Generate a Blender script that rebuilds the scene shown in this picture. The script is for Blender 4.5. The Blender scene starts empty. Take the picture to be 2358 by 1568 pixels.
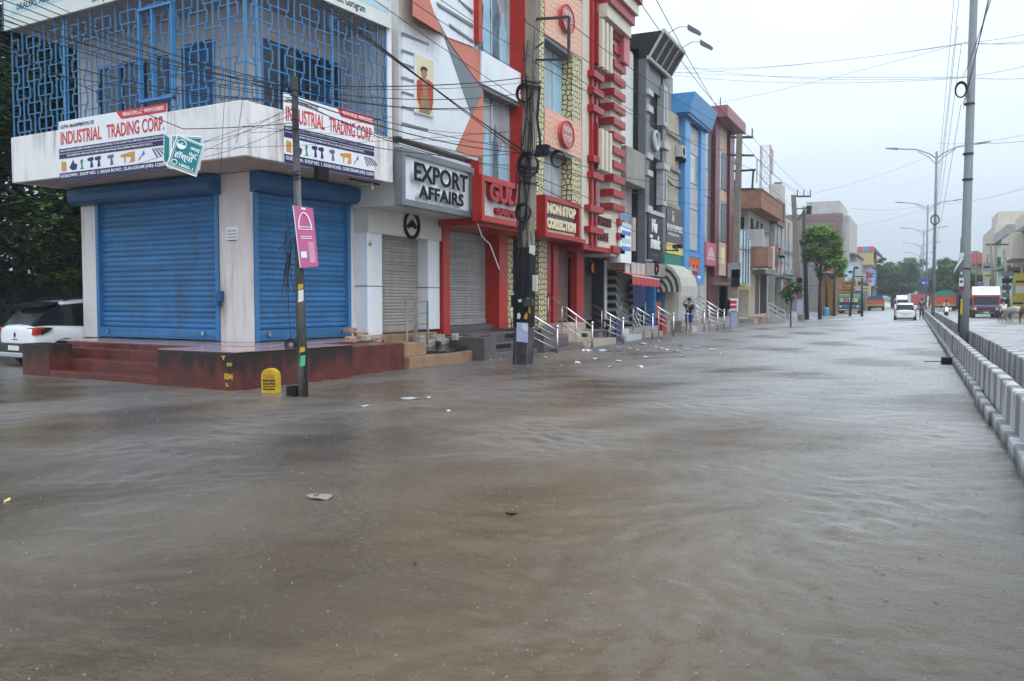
import bpy, bmesh, math, random
from mathutils import Vector, Matrix
rad = math.radians
S = bpy.context.scene
COL = S.collection
random.seed(7)

# ------------------------------------------------------------------ camera
EYE = Vector((0, 0, 1.65)); YAW = rad(24.73); PIT = rad(2.69); FPX = 2000.0
cam = bpy.data.cameras.new('camera'); cam.sensor_width = 36; cam.lens = 36 * FPX / 2358
cam.clip_start = .05; cam.clip_end = 4000
co = bpy.data.objects.new('camera', cam); COL.objects.link(co)
co.location = EYE; co.rotation_euler = (rad(90) - PIT, 0, YAW)
cam.dof.use_dof = True; cam.dof.focus_distance = 17; cam.dof.aperture_fstop = 2.8
S.camera = co

# ------------------------------------------------------------------ overcast sky
W = bpy.data.worlds.new('World'); S.world = W; W.use_nodes = True
wt = W.node_tree; wn = wt.nodes; wl = wt.links; wn.clear()
SUN_EL, SUN_ROT = rad(55), rad(120)
sky = wn.new('ShaderNodeTexSky'); sky.sky_type = 'NISHITA'; sky.sun_disc = False
sky.sun_elevation = SUN_EL; sky.sun_rotation = SUN_ROT; sky.dust_density = 6; sky.air_density = 1
bg1 = wn.new('ShaderNodeBackground'); bg1.inputs[1].default_value = .05
hs = wn.new('ShaderNodeHueSaturation'); hs.inputs['Saturation'].default_value = .35
wl.new(sky.outputs[0], hs.inputs['Color']); wl.new(hs.outputs[0], bg1.inputs[0])
tc = wn.new('ShaderNodeTexCoord'); sx = wn.new('ShaderNodeSeparateXYZ'); wl.new(tc.outputs['Generated'], sx.inputs[0])
mr = wn.new('ShaderNodeMapRange'); mr.inputs[1].default_value = 0; mr.inputs[2].default_value = 1
mr.inputs[3].default_value = .76; mr.inputs[4].default_value = 2.27; wl.new(sx.outputs[2], mr.inputs[0])
cn = wn.new('ShaderNodeTexNoise'); cn.inputs['Scale'].default_value = 2.2; cn.inputs['Detail'].default_value = 5
cmap = wn.new('ShaderNodeMapping'); cmap.inputs['Scale'].default_value = (1, 1, 3.5)
wl.new(tc.outputs['Generated'], cmap.inputs[0]); wl.new(cmap.outputs[0], cn.inputs['Vector'])
cr = wn.new('ShaderNodeMapRange'); cr.inputs[1].default_value = .3; cr.inputs[2].default_value = .7
cr.inputs[3].default_value = .88; cr.inputs[4].default_value = 1.09; wl.new(cn.outputs[0], cr.inputs[0])
mm = wn.new('ShaderNodeMath'); mm.operation = 'MULTIPLY'; wl.new(mr.outputs[0], mm.inputs[0]); wl.new(cr.outputs[0], mm.inputs[1])
bg2 = wn.new('ShaderNodeBackground'); bg2.inputs[0].default_value = (.745, .868, 1.0, 1); wl.new(mm.outputs[0], bg2.inputs[1])
ad = wn.new('ShaderNodeAddShader'); wl.new(bg1.outputs[0], ad.inputs[0]); wl.new(bg2.outputs[0], ad.inputs[1])
wo = wn.new('ShaderNodeOutputWorld'); wl.new(ad.outputs[0], wo.inputs[0])
sl = bpy.data.lights.new('sun', 'SUN'); sl.energy = .5; sl.angle = rad(40); sl.color = (1, .97, .93)
so = bpy.data.objects.new('sun', sl); COL.objects.link(so)
so.rotation_euler = (rad(90) - SUN_EL, 0, math.pi - SUN_ROT)
S.view_settings.view_transform = 'Standard'; S.view_settings.look = 'None'
S.view_settings.exposure = 0; S.view_settings.gamma = 1

# ------------------------------------------------------------------ measuring helpers (pixel of the photo on a real plane -> metres)
FH = Vector((-math.sin(YAW), math.cos(YAW), 0)); RT = Vector((math.cos(YAW), math.sin(YAW), 0))
FW = FH * math.cos(PIT) - Vector((0, 0, 1)) * math.sin(PIT); UPV = Vector((0, 0, 1)) * math.cos(PIT) + FH * math.sin(PIT)
def ray(x, y): return FW + RT * ((x - 1179) / FPX) - UPV * ((y - 784) / FPX)
def ong(x, y, z=0.0):
    d = ray(x, y); return EYE + d * ((z - EYE.z) / d.z)
def onX(x, y, X):
    d = ray(x, y); return EYE + d * (X / d.x)
def onY(x, y, Y):
    d = ray(x, y); return EYE + d * (Y / d.y)
def ond(x, y, D): return EYE + ray(x, y) * D
def onP(x, y, P, dr):
    n = Vector((-dr[1], dr[0], 0)); d = ray(x, y); return EYE + d * (n.dot(Vector((P[0], P[1], 0)) - Vector((EYE.x, EYE.y, 0))) / n.dot(d))
def RX(X, xl, yt, xr, yb):
    a = onX(xl, yt, X); b = onX(xr, yb, X); return a.y, b.y, b.z, a.z      # Y0,Y1,Z0,Z1

# ------------------------------------------------------------------ materials
MATS = {}
def M(key, col=(.5, .5, .5), rough=.6, metal=0., var=.14, scale=3., bump=0., streak=0., dirt=(.06, .055, .05), spec=.32, coat=0., fine=0., slat=0.):
    if key in MATS: return MATS[key]
    m = bpy.data.materials.new(key); m.use_nodes = True; t = m.node_tree; n = t.nodes; l = t.links
    b = n['Principled BSDF']; b.inputs['Roughness'].default_value = rough; b.inputs['Metallic'].default_value = metal
    b.inputs['Specular IOR Level'].default_value = spec; b.inputs['Coat Weight'].default_value = coat
    g = n.new('ShaderNodeTexCoord')
    nz = n.new('ShaderNodeTexNoise'); nz.inputs['Scale'].default_value = scale; nz.inputs['Detail'].default_value = 6; nz.inputs['Roughness'].default_value = .65
    l.new(g.outputs['Object'], nz.inputs['Vector'])
    mx = n.new('ShaderNodeMix'); mx.data_type = 'RGBA'
    mr_ = n.new('ShaderNodeMapRange'); mr_.inputs[1].default_value = .3; mr_.inputs[2].default_value = .7; l.new(nz.outputs[0], mr_.inputs[0])
    l.new(mr_.outputs[0], mx.inputs[0])
    mx.inputs[6].default_value = (*[c * (1 - var) for c in col], 1); mx.inputs[7].default_value = (*[min(1, c * (1 + var)) for c in col], 1)
    out = mx.outputs[2]
    if slat:                                                   # every slat faded a little differently
        mp = n.new('ShaderNodeMapping'); mp.inputs['Scale'].default_value = (.25, .25, 8.5); l.new(g.outputs['Object'], mp.inputs[0])
        ns = n.new('ShaderNodeTexNoise'); ns.inputs['Scale'].default_value = 1; ns.inputs['Detail'].default_value = 2; l.new(mp.outputs[0], ns.inputs['Vector'])
        rs_ = n.new('ShaderNodeMapRange'); rs_.inputs[1].default_value = .3; rs_.inputs[2].default_value = .7; rs_.inputs[3].default_value = 1 - slat; rs_.inputs[4].default_value = 1 + slat; l.new(ns.outputs[0], rs_.inputs[0])
        vs_ = n.new('ShaderNodeVectorMath'); vs_.operation = 'SCALE'; l.new(out, vs_.inputs[0]); l.new(rs_.outputs[0], vs_.inputs['Scale']); out = vs_.outputs[0]
    if streak:
        mp = n.new('ShaderNodeMapping'); mp.inputs['Scale'].default_value = (2.4, 2.4, .28); l.new(g.outputs['Object'], mp.inputs[0])
        n2 = n.new('ShaderNodeTexNoise'); n2.inputs['Scale'].default_value = 1.7; n2.inputs['Detail'].default_value = 8; n2.inputs['Roughness'].default_value = .68; n2.inputs['Distortion'].default_value = .4; l.new(mp.outputs[0], n2.inputs['Vector'])
        n3 = n.new('ShaderNodeTexNoise'); n3.inputs['Scale'].default_value = .75; n3.inputs['Detail'].default_value = 3; l.new(g.outputs['Object'], n3.inputs['Vector'])
        r3_ = n.new('ShaderNodeMapRange'); r3_.inputs[1].default_value = .38; r3_.inputs[2].default_value = .62; r3_.inputs[4].default_value = streak; r3_.inputs[3].default_value = streak * .12; l.new(n3.outputs[0], r3_.inputs[0])
        r2 = n.new('ShaderNodeMapRange'); r2.inputs[1].default_value = .46; r2.inputs[2].default_value = .68; l.new(n2.outputs[0], r2.inputs[0]); l.new(r3_.outputs[0], r2.inputs[4])
        m2 = n.new('ShaderNodeMix'); m2.data_type = 'RGBA'; l.new(r2.outputs[0], m2.inputs[0]); l.new(out, m2.inputs[6]); m2.inputs[7].default_value = (*dirt, 1); out = m2.outputs[2]
    l.new(out, b.inputs['Base Color'])
    rr = n.new('ShaderNodeMapRange'); rr.inputs[3].default_value = max(.03, rough - .12); rr.inputs[4].default_value = min(1, rough + .12); l.new(nz.outputs[0], rr.inputs[0]); l.new(rr.outputs[0], b.inputs['Roughness'])
    if bump:
        bn = n.new('ShaderNodeTexNoise'); bn.inputs['Scale'].default_value = fine or scale * 8; bn.inputs['Detail'].default_value = 4; l.new(g.outputs['Object'], bn.inputs['Vector'])
        bp = n.new('ShaderNodeBump'); bp.inputs['Strength'].default_value = bump; bp.inputs['Distance'].default_value = .01; l.new(bn.outputs[0], bp.inputs['Height']); l.new(bp.outputs[0], b.inputs['Normal'])
    MATS[key] = m; return m
def glow(key, col, e):
    m = M(key, col); b = m.node_tree.nodes['Principled BSDF']; b.inputs['Emission Color'].default_value = (*col, 1); b.inputs['Emission Strength'].default_value = e; return m

# ------------------------------------------------------------------ mesh building
class MB:
    def __init__(s): s.v = []; s.f = []; s.sm = False
    def add(s, vs, fs):
        o = len(s.v); s.v += [tuple(p) for p in vs]; s.f += [tuple(i + o for i in f) for f in fs]; return s
    def box(s, x0, x1, y0, y1, z0, z1):
        x0, x1 = sorted((x0, x1)); y0, y1 = sorted((y0, y1)); z0, z1 = sorted((z0, z1))
        return s.add([(x0, y0, z0), (x1, y0, z0), (x1, y1, z0), (x0, y1, z0), (x0, y0, z1), (x1, y0, z1), (x1, y1, z1), (x0, y1, z1)],
                     [(0, 3, 2, 1), (4, 5, 6, 7), (0, 1, 5, 4), (1, 2, 6, 5), (2, 3, 7, 6), (3, 0, 4, 7)])
    def hull(s, bot, top):          # two matching rings
        n = len(bot); return s.add(list(bot) + list(top), [tuple(range(n - 1, -1, -1)), tuple(range(n, 2 * n))] + [(i, (i + 1) % n, n + (i + 1) % n, n + i) for i in range(n)])
    def prism(s, poly, d):          # polygon swept along vector d
        d = Vector(d); return s.hull([Vector(p) for p in poly], [Vector(p) + d for p in poly])
    def bar(s, a, b, w, h=None, up=(0, 0, 1)):
        a, b = Vector(a), Vector(b); h = h or w; t = (b - a).normalized(); u = Vector(up)
        if abs(t.dot(u)) > .95: u = Vector((1, 0, 0))
        x = t.cross(u).normalized(); y = x.cross(t)
        r = [x * w / 2 + y * h / 2, -x * w / 2 + y * h / 2, -x * w / 2 - y * h / 2, x * w / 2 - y * h / 2]
        return s.hull([a + q for q in r], [b + q for q in r])
    def tube(s, pts, r, n=6, caps=True):
        pts = [Vector(p) for p in pts]; k = len(pts); rs = r if isinstance(r, (list, tuple)) else [r] * k; vs = []; prev = None
        for i, p in enumerate(pts):
            t = (pts[min(i + 1, k - 1)] - pts[max(i - 1, 0)]).normalized()
            u = prev if prev is not None else (Vector((0, 0, 1)) if abs(t.z) < .9 else Vector((1, 0, 0)))
            x = t.cross(u).normalized(); y = x.cross(t).normalized(); prev = y
            vs += [p + (x * math.cos(a) + y * math.sin(a)) * rs[i] for a in [2 * math.pi * j / n for j in range(n)]]
        fs = [(i * n + j, i * n + (j + 1) % n, (i + 1) * n + (j + 1) % n, (i + 1) * n + j) for i in range(k - 1) for j in range(n)]
        if caps: fs += [tuple(range(n - 1, -1, -1)), tuple(range((k - 1) * n, k * n))]
        return s.add(vs, fs)
    def lathe(s, prof, c=(0, 0, 0), n=16):   # (r,z) profile about z
        vs = [(c[0] + r * math.cos(a), c[1] + r * math.sin(a), c[2] + z) for r, z in prof for a in [2 * math.pi * j / n for j in range(n)]]
        k = len(prof); return s.add(vs, [(i * n + j, i * n + (j + 1) % n, (i + 1) * n + (j + 1) % n, (i + 1) * n + j) for i in range(k - 1) for j in range(n)] + [tuple(range(n - 1, -1, -1)), tuple(range((k - 1) * n, k * n))])
    def ball(s, c, r, n=10, m=6, sq=(1, 1, 1)):
        pr = [(max(1e-4, r * math.sin(math.pi * i / m)), -r * math.cos(math.pi * i / m)) for i in range(m + 1)]
        o = len(s.v); s.lathe(pr, (0, 0, 0), n); s.v[o:] = [(c[0] + x * sq[0], c[1] + y * sq[1], c[2] + z * sq[2]) for x, y, z in s.v[o:]]; return s
    def disc(s, c, ax, r, d, n=24, ry=None):   # short cylinder, axis ax ('x' or 'y'), thickness d
        ry = ry or r; p = []
        for j in range(n):
            a = 2 * math.pi * j / n; q = (r * math.cos(a), ry * math.sin(a))
            p.append((c[0], c[1] + q[0], c[2] + q[1]) if ax == 'x' else (c[0] + q[0], c[1], c[2] + q[1]) if ax == 'y' else (c[0] + q[0], c[1] + q[1], c[2]))
        return s.prism(p, (d, 0, 0) if ax == 'x' else (0, d, 0) if ax == 'y' else (0, 0, d))
    def torus(s, c, ax, r, t, n=28, m=6, ry=None):
        ry = ry or r; P = []
        for j in range(n + 1):
            a = 2 * math.pi * j / n; q = (r * math.cos(a), ry * math.sin(a))
            P.append((c[0], c[1] + q[0], c[2] + q[1]) if ax == 'x' else (c[0] + q[0], c[1], c[2] + q[1]))
        vs = []
        for j in range(n):
            t0 = (Vector(P[j + 1]) - Vector(P[j - 1] if j else P[n - 1])).normalized(); x = Vector((1, 0, 0)) if ax == 'x' else Vector((0, 1, 0)); y = t0.cross(x)
            vs += [Vector(P[j]) + (x * math.cos(b) + y * math.sin(b)) * t for b in [2 * math.pi * k / m for k in range(m)]]
        return s.add(vs, [(j * m + k, j * m + (k + 1) % m, ((j + 1) % n) * m + (k + 1) % m, ((j + 1) % n) * m + k) for j in range(n) for k in range(m)])
    def build(s, name, mat, parent=None, smooth=False, bevel=0., label=None):
        me = bpy.data.meshes.new(name); me.from_pydata([tuple(p) for p in s.v], [], s.f)
        b = bmesh.new(); b.from_mesh(me); bmesh.ops.recalc_face_normals(b, faces=b.faces); b.to_mesh(me); b.free()
        return link(me, name, mat, parent, smooth, bevel, label)
def link(me, name, mat, parent=None, smooth=False, bevel=0., label=None):
    if mat: me.materials.append(MATS[mat] if isinstance(mat, str) else mat)
    if smooth: me.polygons.foreach_set('use_smooth', [True] * len(me.polygons))
    o = bpy.data.objects.new(name, me); COL.objects.link(o)
    if parent:
        o.parent = parent
        o.matrix_parent_inverse = WINV[parent.name] if parent.get('_w') else Matrix.Identity(4) if parent.parent else Matrix.Translation(-parent.location)
    if bevel:
        md = o.modifiers.new('bevel', 'BEVEL'); md.width = bevel; md.segments = 2; md.limit_method = 'ANGLE'; md.use_clamp_overlap = True
    if label: o['label'] = label
    return o
WINV = {}
def tag(o, label, cat, group=None, kind=None):
    if label: o['label'] = label
    if cat: o['category'] = cat
    if group: o['group'] = group
    if kind: o['kind'] = kind
    return o
def thing(name, label, cat, loc=(0, 0, 0), group=None, rz=0., local=False):
    """Empty at the base of a thing. Parts are modelled in world coordinates unless local."""
    o = bpy.data.objects.new(name, None); COL.objects.link(o); o.location = loc; o.rotation_euler = (0, 0, rz)
    o.empty_display_size = .2; o['_w'] = True
    Mx = Matrix.Translation(Vector(loc)) @ Matrix.Rotation(rz, 4, 'Z')
    WINV[o.name] = Matrix.Identity(4) if local else Mx.inverted()
    return tag(o, label, cat, group)
def solo(mb, name, mat, label, cat, group=None, smooth=False, bevel=0., kind=None):
    """A thing that is one mesh: its origin is put at the middle of its base."""
    xs = [p[0] for p in mb.v]; ys = [p[1] for p in mb.v]; zs = [p[2] for p in mb.v]
    c = ((min(xs) + max(xs)) / 2, (min(ys) + max(ys)) / 2, min(zs)); mb.v = [(x - c[0], y - c[1], z - c[2]) for x, y, z in mb.v]
    o = mb.build(name, mat, None, smooth, bevel); o.location = c; return tag(o, label, cat, group, kind)
def clone(o, parent=None):
    c = o.copy(); COL.objects.link(c)
    if parent is not None: c.parent = parent; c.matrix_parent_inverse = o.matrix_parent_inverse.copy()
    for ch in [k for k in COL.objects if k.parent == o]: clone(ch, c)
    return c
def copy_to(o, loc, rz=0., label=None, sc=1.):
    c = clone(o); c.location = loc; c.rotation_euler.z = rz
    if sc != 1: c.scale = (sc, sc, sc)
    if label: c['label'] = label
    return c
def text(s, size, mat, parent, org, xd, zd, ext=.01, off=0., width=None, name='lettering', align='LEFT', shear=0., height=None):
    """Raised lettering: org = left end of the base line, xd reading direction, zd up direction."""
    cu = bpy.data.curves.new(name, 'FONT'); cu.body = s; cu.size = size; cu.extrude = ext; cu.offset = off; cu.align_x = align; cu.shear = shear; cu.resolution_u = 3
    t = bpy.data.objects.new('tmp', cu); COL.objects.link(t); bpy.context.view_layer.update()
    me = bpy.data.meshes.new_from_object(t.evaluated_get(bpy.context.evaluated_depsgraph_get()))
    bpy.data.objects.remove(t); bpy.data.curves.remove(cu)
    xd = Vector(xd).normalized(); zd = Vector(zd).normalized(); nd = xd.cross(zd)
    xs = [v.co.x for v in me.vertices] or [0, 1]; ys = [v.co.y for v in me.vertices] or [0, 1]
    k = width / (max(xs) - min(xs)) if width else 1; h = height / (max(ys) - min(ys)) if height else 1
    x0 = min(xs) if align == 'LEFT' and width else 0; y0 = min(ys) if height else 0
    o = Vector(org)
    for v in me.vertices: v.co = o + xd * (v.co.x - x0) * k + zd * (v.co.y - y0) * h + nd * v.co.z
    return link(me, name, mat, parent)
def shutter(mb, place, w, h, pitch=.105, depth=.022):
    """Rolling shutter of curved slats; place(u,v,d) -> point (u across, v up, d out)."""
    n = int(h / pitch); p = h / n; prof = []
    for i in range(n): prof += [(i * p, 0), (i * p + p * .12, .004), (i * p + p * .3, depth * .8), (i * p + p * .55, depth), (i * p + p * .8, depth * .75), (i * p + p * .93, .003)]
    prof.append((h, 0)); k = len(prof)
    vs = [place(0, z, d) for z, d in prof] + [place(w, z, d) for z, d in prof]
    mb.add(vs, [(i, k + i, k + i + 1, i + 1) for i in range(k - 1)])
    return mb
# ------------------------------------------------------------------ palette
M('white_wall', (.80, .78, .78), .5, var=.04, scale=1.2, streak=.95, dirt=(.34, .30, .27), bump=.15)
M('pink_wall', (.70, .64, .63), .5, var=.07, scale=1.5, streak=1., dirt=(.30, .24, .20), bump=.15)
M('upper_wall', (.62, .56, .56), .6, var=.05, streak=.2, dirt=(.3, .27, .27))
M('soffit', (.42, .38, .37), .8, var=.12, streak=.2)
M('shutter_blue', (.038, .165, .36), .42, slat=.28, var=.16, scale=2.2, streak=.85, dirt=(.05, .10, .17), bump=.1)
M('frame_blue', (.04, .18, .40), .4, var=.1, scale=3, streak=.2, dirt=(.03, .08, .16))
M('box_blue', (.022, .10, .24), .42, var=.15, streak=.4, dirt=(.02, .04, .08))
M('grille_blue', (.055, .215, .44), .4, var=.12, scale=5)
M('door_blue', (.03, .10, .25), .45, var=.15, scale=4)
M('dark_glass', (.018, .022, .028), .08, var=.3, spec=.6)
M('black', (.010, .010, .011), .65, var=.3, spec=.15)
M('cable', (.012, .012, .014), .55, var=.2)
M('banner_white', (.80, .82, .86), .35, var=.03)
M('banner_red', (.62, .03, .035), .4, var=.06)
M('banner_navy', (.022, .016, .10), .4, var=.06)
M('banner_orange', (.60, .28, .05), .4); M('banner_green', (.05, .22, .14), .4); M('banner_steel', (.16, .13, .17), .4); M('banner_sky', (.08, .22, .55), .4)
M('sign_cream', (.66, .70, .66), .4, var=.05, streak=.15, dirt=(.4, .4, .36)); M('sign_sky', (.42, .62, .70), .4, var=.04)
M('oxide', (.115, .027, .020), .34, var=.4, scale=2.8, streak=.85, dirt=(.022, .015, .012), bump=.2)
M('oxide_top', (.33, .22, .21), .14, var=.2, scale=1.5, bump=.08)

M('yellow_paint', (.55, .34, .015), .6, var=.2, scale=8, streak=.75, dirt=(.20, .15, .05))
M('steel', (.55, .55, .56), .22, metal=1, var=.1)
M('steel_bright', (.80, .80, .82), .16, metal=1, var=.05)
M('teal', (.005, .20, .22), .4, var=.06); M('white_print', (.80, .82, .82), .45, var=.03)
M('mushroom', (.45, .44, .40), .6)

def mould_mat():
    """red oxide paint with black mould creeping down from the top edge"""
    m = M('mould', (.105, .025, .018), .5, var=.35, scale=2.2, bump=.2); t = m.node_tree; n = t.nodes; l = t.links; b = n['Principled BSDF']
    g = n.new('ShaderNodeTexCoord'); s = n.new('ShaderNodeSeparateXYZ'); l.new(g.outputs['Object'], s.inputs[0])
    mp = n.new('ShaderNodeMapping'); mp.inputs['Scale'].default_value = (3, 3, .8); l.new(g.outputs['Object'], mp.inputs[0])
    z = n.new('ShaderNodeTexNoise'); z.inputs['Scale'].default_value = 1.6; z.inputs['Detail'].default_value = 8; z.inputs['Roughness'].default_value = .7; l.new(mp.outputs[0], z.inputs['Vector'])
    a = n.new('ShaderNodeMath'); a.operation = 'MULTIPLY_ADD'; a.inputs[1].default_value = .62; l.new(s.outputs[2], a.inputs[0]); l.new(z.outputs[0], a.inputs[2])
    r = n.new('ShaderNodeMapRange'); r.inputs[1].default_value = .64; r.inputs[2].default_value = .84; r.inputs[4].default_value = .95; l.new(a.outputs[0], r.inputs[0])
    src = b.inputs['Base Color'].links[0].from_socket; x = n.new('ShaderNodeMix'); x.data_type = 'RGBA'; l.new(r.outputs[0], x.inputs[0]); l.new(src, x.inputs[6]); x.inputs[7].default_value = (.016, .012, .010, 1); l.new(x.outputs[2], b.inputs['Base Color'])
mould_mat()
HAZE = .0008
# ------------------------------------------------------------------ flood water over the whole street
import numpy as np
def water_mat():
    m = bpy.data.materials.new('flood_water'); m.use_nodes = True; t = m.node_tree; n = t.nodes; l = t.links; n.remove(n['Principled BSDF'])
    g = n.new('ShaderNodeTexCoord')
    def noise(sc, mscale=(1, 1, 1), det=3, rot=0, rough=.5):
        mp = n.new('ShaderNodeMapping'); mp.inputs['Scale'].default_value = mscale; mp.inputs['Rotation'].default_value = (0, 0, rot); l.new(g.outputs['Object'], mp.inputs[0])
        z = n.new('ShaderNodeTexNoise'); z.inputs['Scale'].default_value = sc; z.inputs['Detail'].default_value = det; z.inputs['Roughness'].default_value = rough; l.new(mp.outputs[0], z.inputs['Vector']); return z.outputs[0]
    # silt: broad muddy patches and drawn-out streaks
    s1 = noise(.22, (1, .5, 1), 6, .5, .6); rmp = n.new('ShaderNodeMapRange'); rmp.inputs[1].default_value = .36; rmp.inputs[2].default_value = .64; l.new(s1, rmp.inputs[0])
    mx = n.new('ShaderNodeMix'); mx.data_type = 'RGBA'; l.new(rmp.outputs[0], mx.inputs[0]); mx.inputs[6].default_value = (.054, .039, .022, 1); mx.inputs[7].default_value = (.122, .087, .050, 1)
    w2 = noise(5, (1, 1.6, 1), 3, .35, .55); w3 = noise(13, (1, 1.5, 1), 3, .9, .6); gz = noise(.30, (1, 1, 1), 3, 0, .5); w4 = noise(42, (1, 1.3, 1), 3, .2, .65); ad = n.new('ShaderNodeMath'); ad.operation = 'MULTIPLY_ADD'; ad.inputs[1].default_value = 2.4; l.new(w3, ad.inputs[0]); l.new(w4, ad.inputs[2]); a2 = n.new('ShaderNodeMath'); a2.operation = 'MULTIPLY_ADD'; a2.inputs[1].default_value = 4.2; l.new(w2, a2.inputs[0]); l.new(ad.outputs[0], a2.inputs[2]); gr = n.new('ShaderNodeMapRange'); gr.inputs[1].default_value = .36; gr.inputs[2].default_value = .64; gr.inputs[3].default_value = .45; gr.inputs[4].default_value = 1.35; l.new(gz, gr.inputs[0]); bp = n.new('ShaderNodeBump'); bp.inputs['Strength'].default_value = 1; bp.inputs['Distance'].default_value = .0019
    def mth(op, a, b_=None):
        q = n.new('ShaderNodeMath'); q.operation = op
        for i, v in enumerate((a, b_)):
            if isinstance(v, (int, float)): q.inputs[i].default_value = v
            elif v is not None: l.new(v, q.inputs[i])
        return q.outputs[0]
    hh = mth('MULTIPLY', a2.outputs[0], gr.outputs[0])
    for sc, amp, rr_, k in ((4.1, .8, .11, 150), (6.7, .8, .075, 210), (10.3, .7, .05, 300), (15.1, .5, .034, 430)):      # rings of raindrops, each at its own age
        v = n.new('ShaderNodeTexVoronoi'); v.voronoi_dimensions = '2D'; v.inputs['Scale'].default_value = sc; v.inputs['Randomness'].default_value = 1; l.new(g.outputs['Object'], v.inputs['Vector'])
        d = mth('DIVIDE', v.outputs['Distance'], sc); sp = n.new('ShaderNodeSeparateColor'); l.new(v.outputs['Color'], sp.inputs[0])
        x = mth('SUBTRACT', d, mth('MULTIPLY', sp.outputs[0], rr_)); env = mth('POWER', 2.718, mth('MULTIPLY', mth('MULTIPLY', x, x), -(k / 4.5) ** 2))
        ring = mth('MULTIPLY', mth('MULTIPLY', mth('COSINE', mth('MULTIPLY', x, k)), env), mth('MULTIPLY', mth('SUBTRACT', 1.0, mth('MULTIPLY', sp.outputs[0], .7)), mth('GREATER_THAN', sp.outputs[1], .45)))
        hh = mth('ADD', hh, mth('MULTIPLY', ring, amp))
    l.new(hh, bp.inputs['Height'])
    df = n.new('ShaderNodeBsdfDiffuse'); l.new(mx.outputs[2], df.inputs[0])
    at = n.new('ShaderNodeAttribute'); at.attribute_name = 'wave_rough'
    gl = n.new('ShaderNodeBsdfGlossy'); gl.distribution = 'MULTI_GGX'; l.new(at.outputs['Fac'], gl.inputs['Roughness']); l.new(bp.outputs[0], gl.inputs['Normal'])
    b2 = n.new('ShaderNodeBump'); b2.inputs['Strength'].default_value = 1; b2.inputs['Distance'].default_value = .0022; l.new(hh, b2.inputs['Height'])
    fr = n.new('ShaderNodeFresnel'); fr.inputs['IOR'].default_value = 1.40; l.new(b2.outputs[0], fr.inputs['Normal'])
    cap = n.new('ShaderNodeMath'); cap.operation = 'MINIMUM'; cap.inputs[1].default_value = .82; l.new(fr.outputs[0], cap.inputs[0])
    ms = n.new('ShaderNodeMixShader'); l.new(cap.outputs[0], ms.inputs[0]); l.new(df.outputs[0], ms.inputs[1]); l.new(gl.outputs[0], ms.inputs[2]); l.new(ms.outputs[0], n['Material Output'].inputs['Surface'])
    MATS['flood_water'] = m
water_mat()
M('ground', (.09, .075, .06), .9)
tag(MB().add([(-1500, -60, -.45), (1500, -60, -.45), (1500, 2600, -.45), (-1500, 2600, -.45)], [(0, 1, 2, 3)]).build('ground', 'ground'), None, None, kind='structure')
def water_mesh():
    """One sheet with real waves: a fan that is fine near the junction and coarser down the street, and a flat skirt round it."""
    R = np.random.default_rng(3); r0, q, nr, nt, half = 1.4, 1.0060, 1050, 860, .66
    rr = r0 * q ** np.arange(nr); th = np.linspace(-half, half, nt); A = th + YAW                     # bearing left of +y
    Rg, Tg = np.meshgrid(rr, A, indexing='ij'); X = -np.sin(Tg) * Rg; Y = np.cos(Tg) * Rg; Z = np.zeros_like(X); lost = np.zeros_like(X)
    cell = np.maximum(Rg * (q - 1), Rg * (th[1] - th[0])) * 1.0
    def low(sc, k):
        f = np.zeros_like(X)
        for _ in range(k): a = R.uniform(0, 6.28); w = 6.28 / (sc * R.uniform(.6, 1.8)); f += np.sin(w * (X * np.cos(a) + Y * np.sin(a)) + R.uniform(0, 6.28))
        return f / math.sqrt(k / 2)
    gust = np.clip(1.0 + .32 * low(4.5, 7) + .14 * low(1.6, 5), .35, 1.8); wx, wy = low(2.2, 5) * .16, low(2.2, 5) * .16
    N = 110; SL = .088
    for i in range(N):
        lam = .055 * (15.0 ** (R.random() ** 1.15)); k = 6.2832 / lam; a = R.normal(1.75, .75) if R.random() < .7 else R.uniform(0, 6.28)
        sl = SL * math.sqrt(2 / N); amp = sl / k
        f = np.clip((lam / cell - 2.4) / 2.0, 0, 1); gm = gust if lam < .5 else 1.0
        Z += amp * f * gm * np.sin(k * ((X + wx) * math.cos(a) + (Y + wy) * math.sin(a)) + R.uniform(0, 6.28)); lost += (sl * (1 - f) * gm) ** 2 / 2
    Z -= Z.mean(); edge = np.ones_like(X); edge[:, :12] = np.linspace(0, 1, 12); edge[:, -12:] = np.linspace(1, 0, 12); Z *= edge
    co = np.stack([X, Y, Z], -1).reshape(-1, 3); idx = np.arange(nr * nt).reshape(nr, nt)
    F = np.stack([idx[:-1, :-1], idx[1:, :-1], idx[1:, 1:], idx[:-1, 1:]], -1).reshape(-1, 4)
    sk = np.array([(-260, -15, -.045), (160, -15, -.045), (160, 760, -.045), (-260, 760, -.045)]); nv = len(co); co = np.vstack([co, sk]); F = np.vstack([F, [[nv, nv + 1, nv + 2, nv + 3]]])
    me = bpy.data.meshes.new('flood_water'); me.vertices.add(len(co)); me.vertices.foreach_set('co', co.astype(np.float32).ravel()); me.loops.add(F.size); me.loops.foreach_set('vertex_index', F.astype(np.int32).ravel())
    me.polygons.add(len(F)); me.polygons.foreach_set('loop_start', np.arange(0, F.size, 4, dtype=np.int32)); me.polygons.foreach_set('loop_total', np.full(len(F), 4, np.int32)); me.update(calc_edges=True)
    at = me.attributes.new('wave_rough', 'FLOAT', 'POINT'); rg = np.sqrt(np.clip(np.sqrt(lost) * 1.25, 0, .3)); rg = np.clip(np.hypot(rg, .06), .06, .36); at.data.foreach_set('value', np.append(rg.ravel(), [.3] * 4).astype(np.float32))
    o = link(me, 'flood_water', 'flood_water', smooth=True); o['kind'] = 'structure'
water_mesh()

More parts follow.
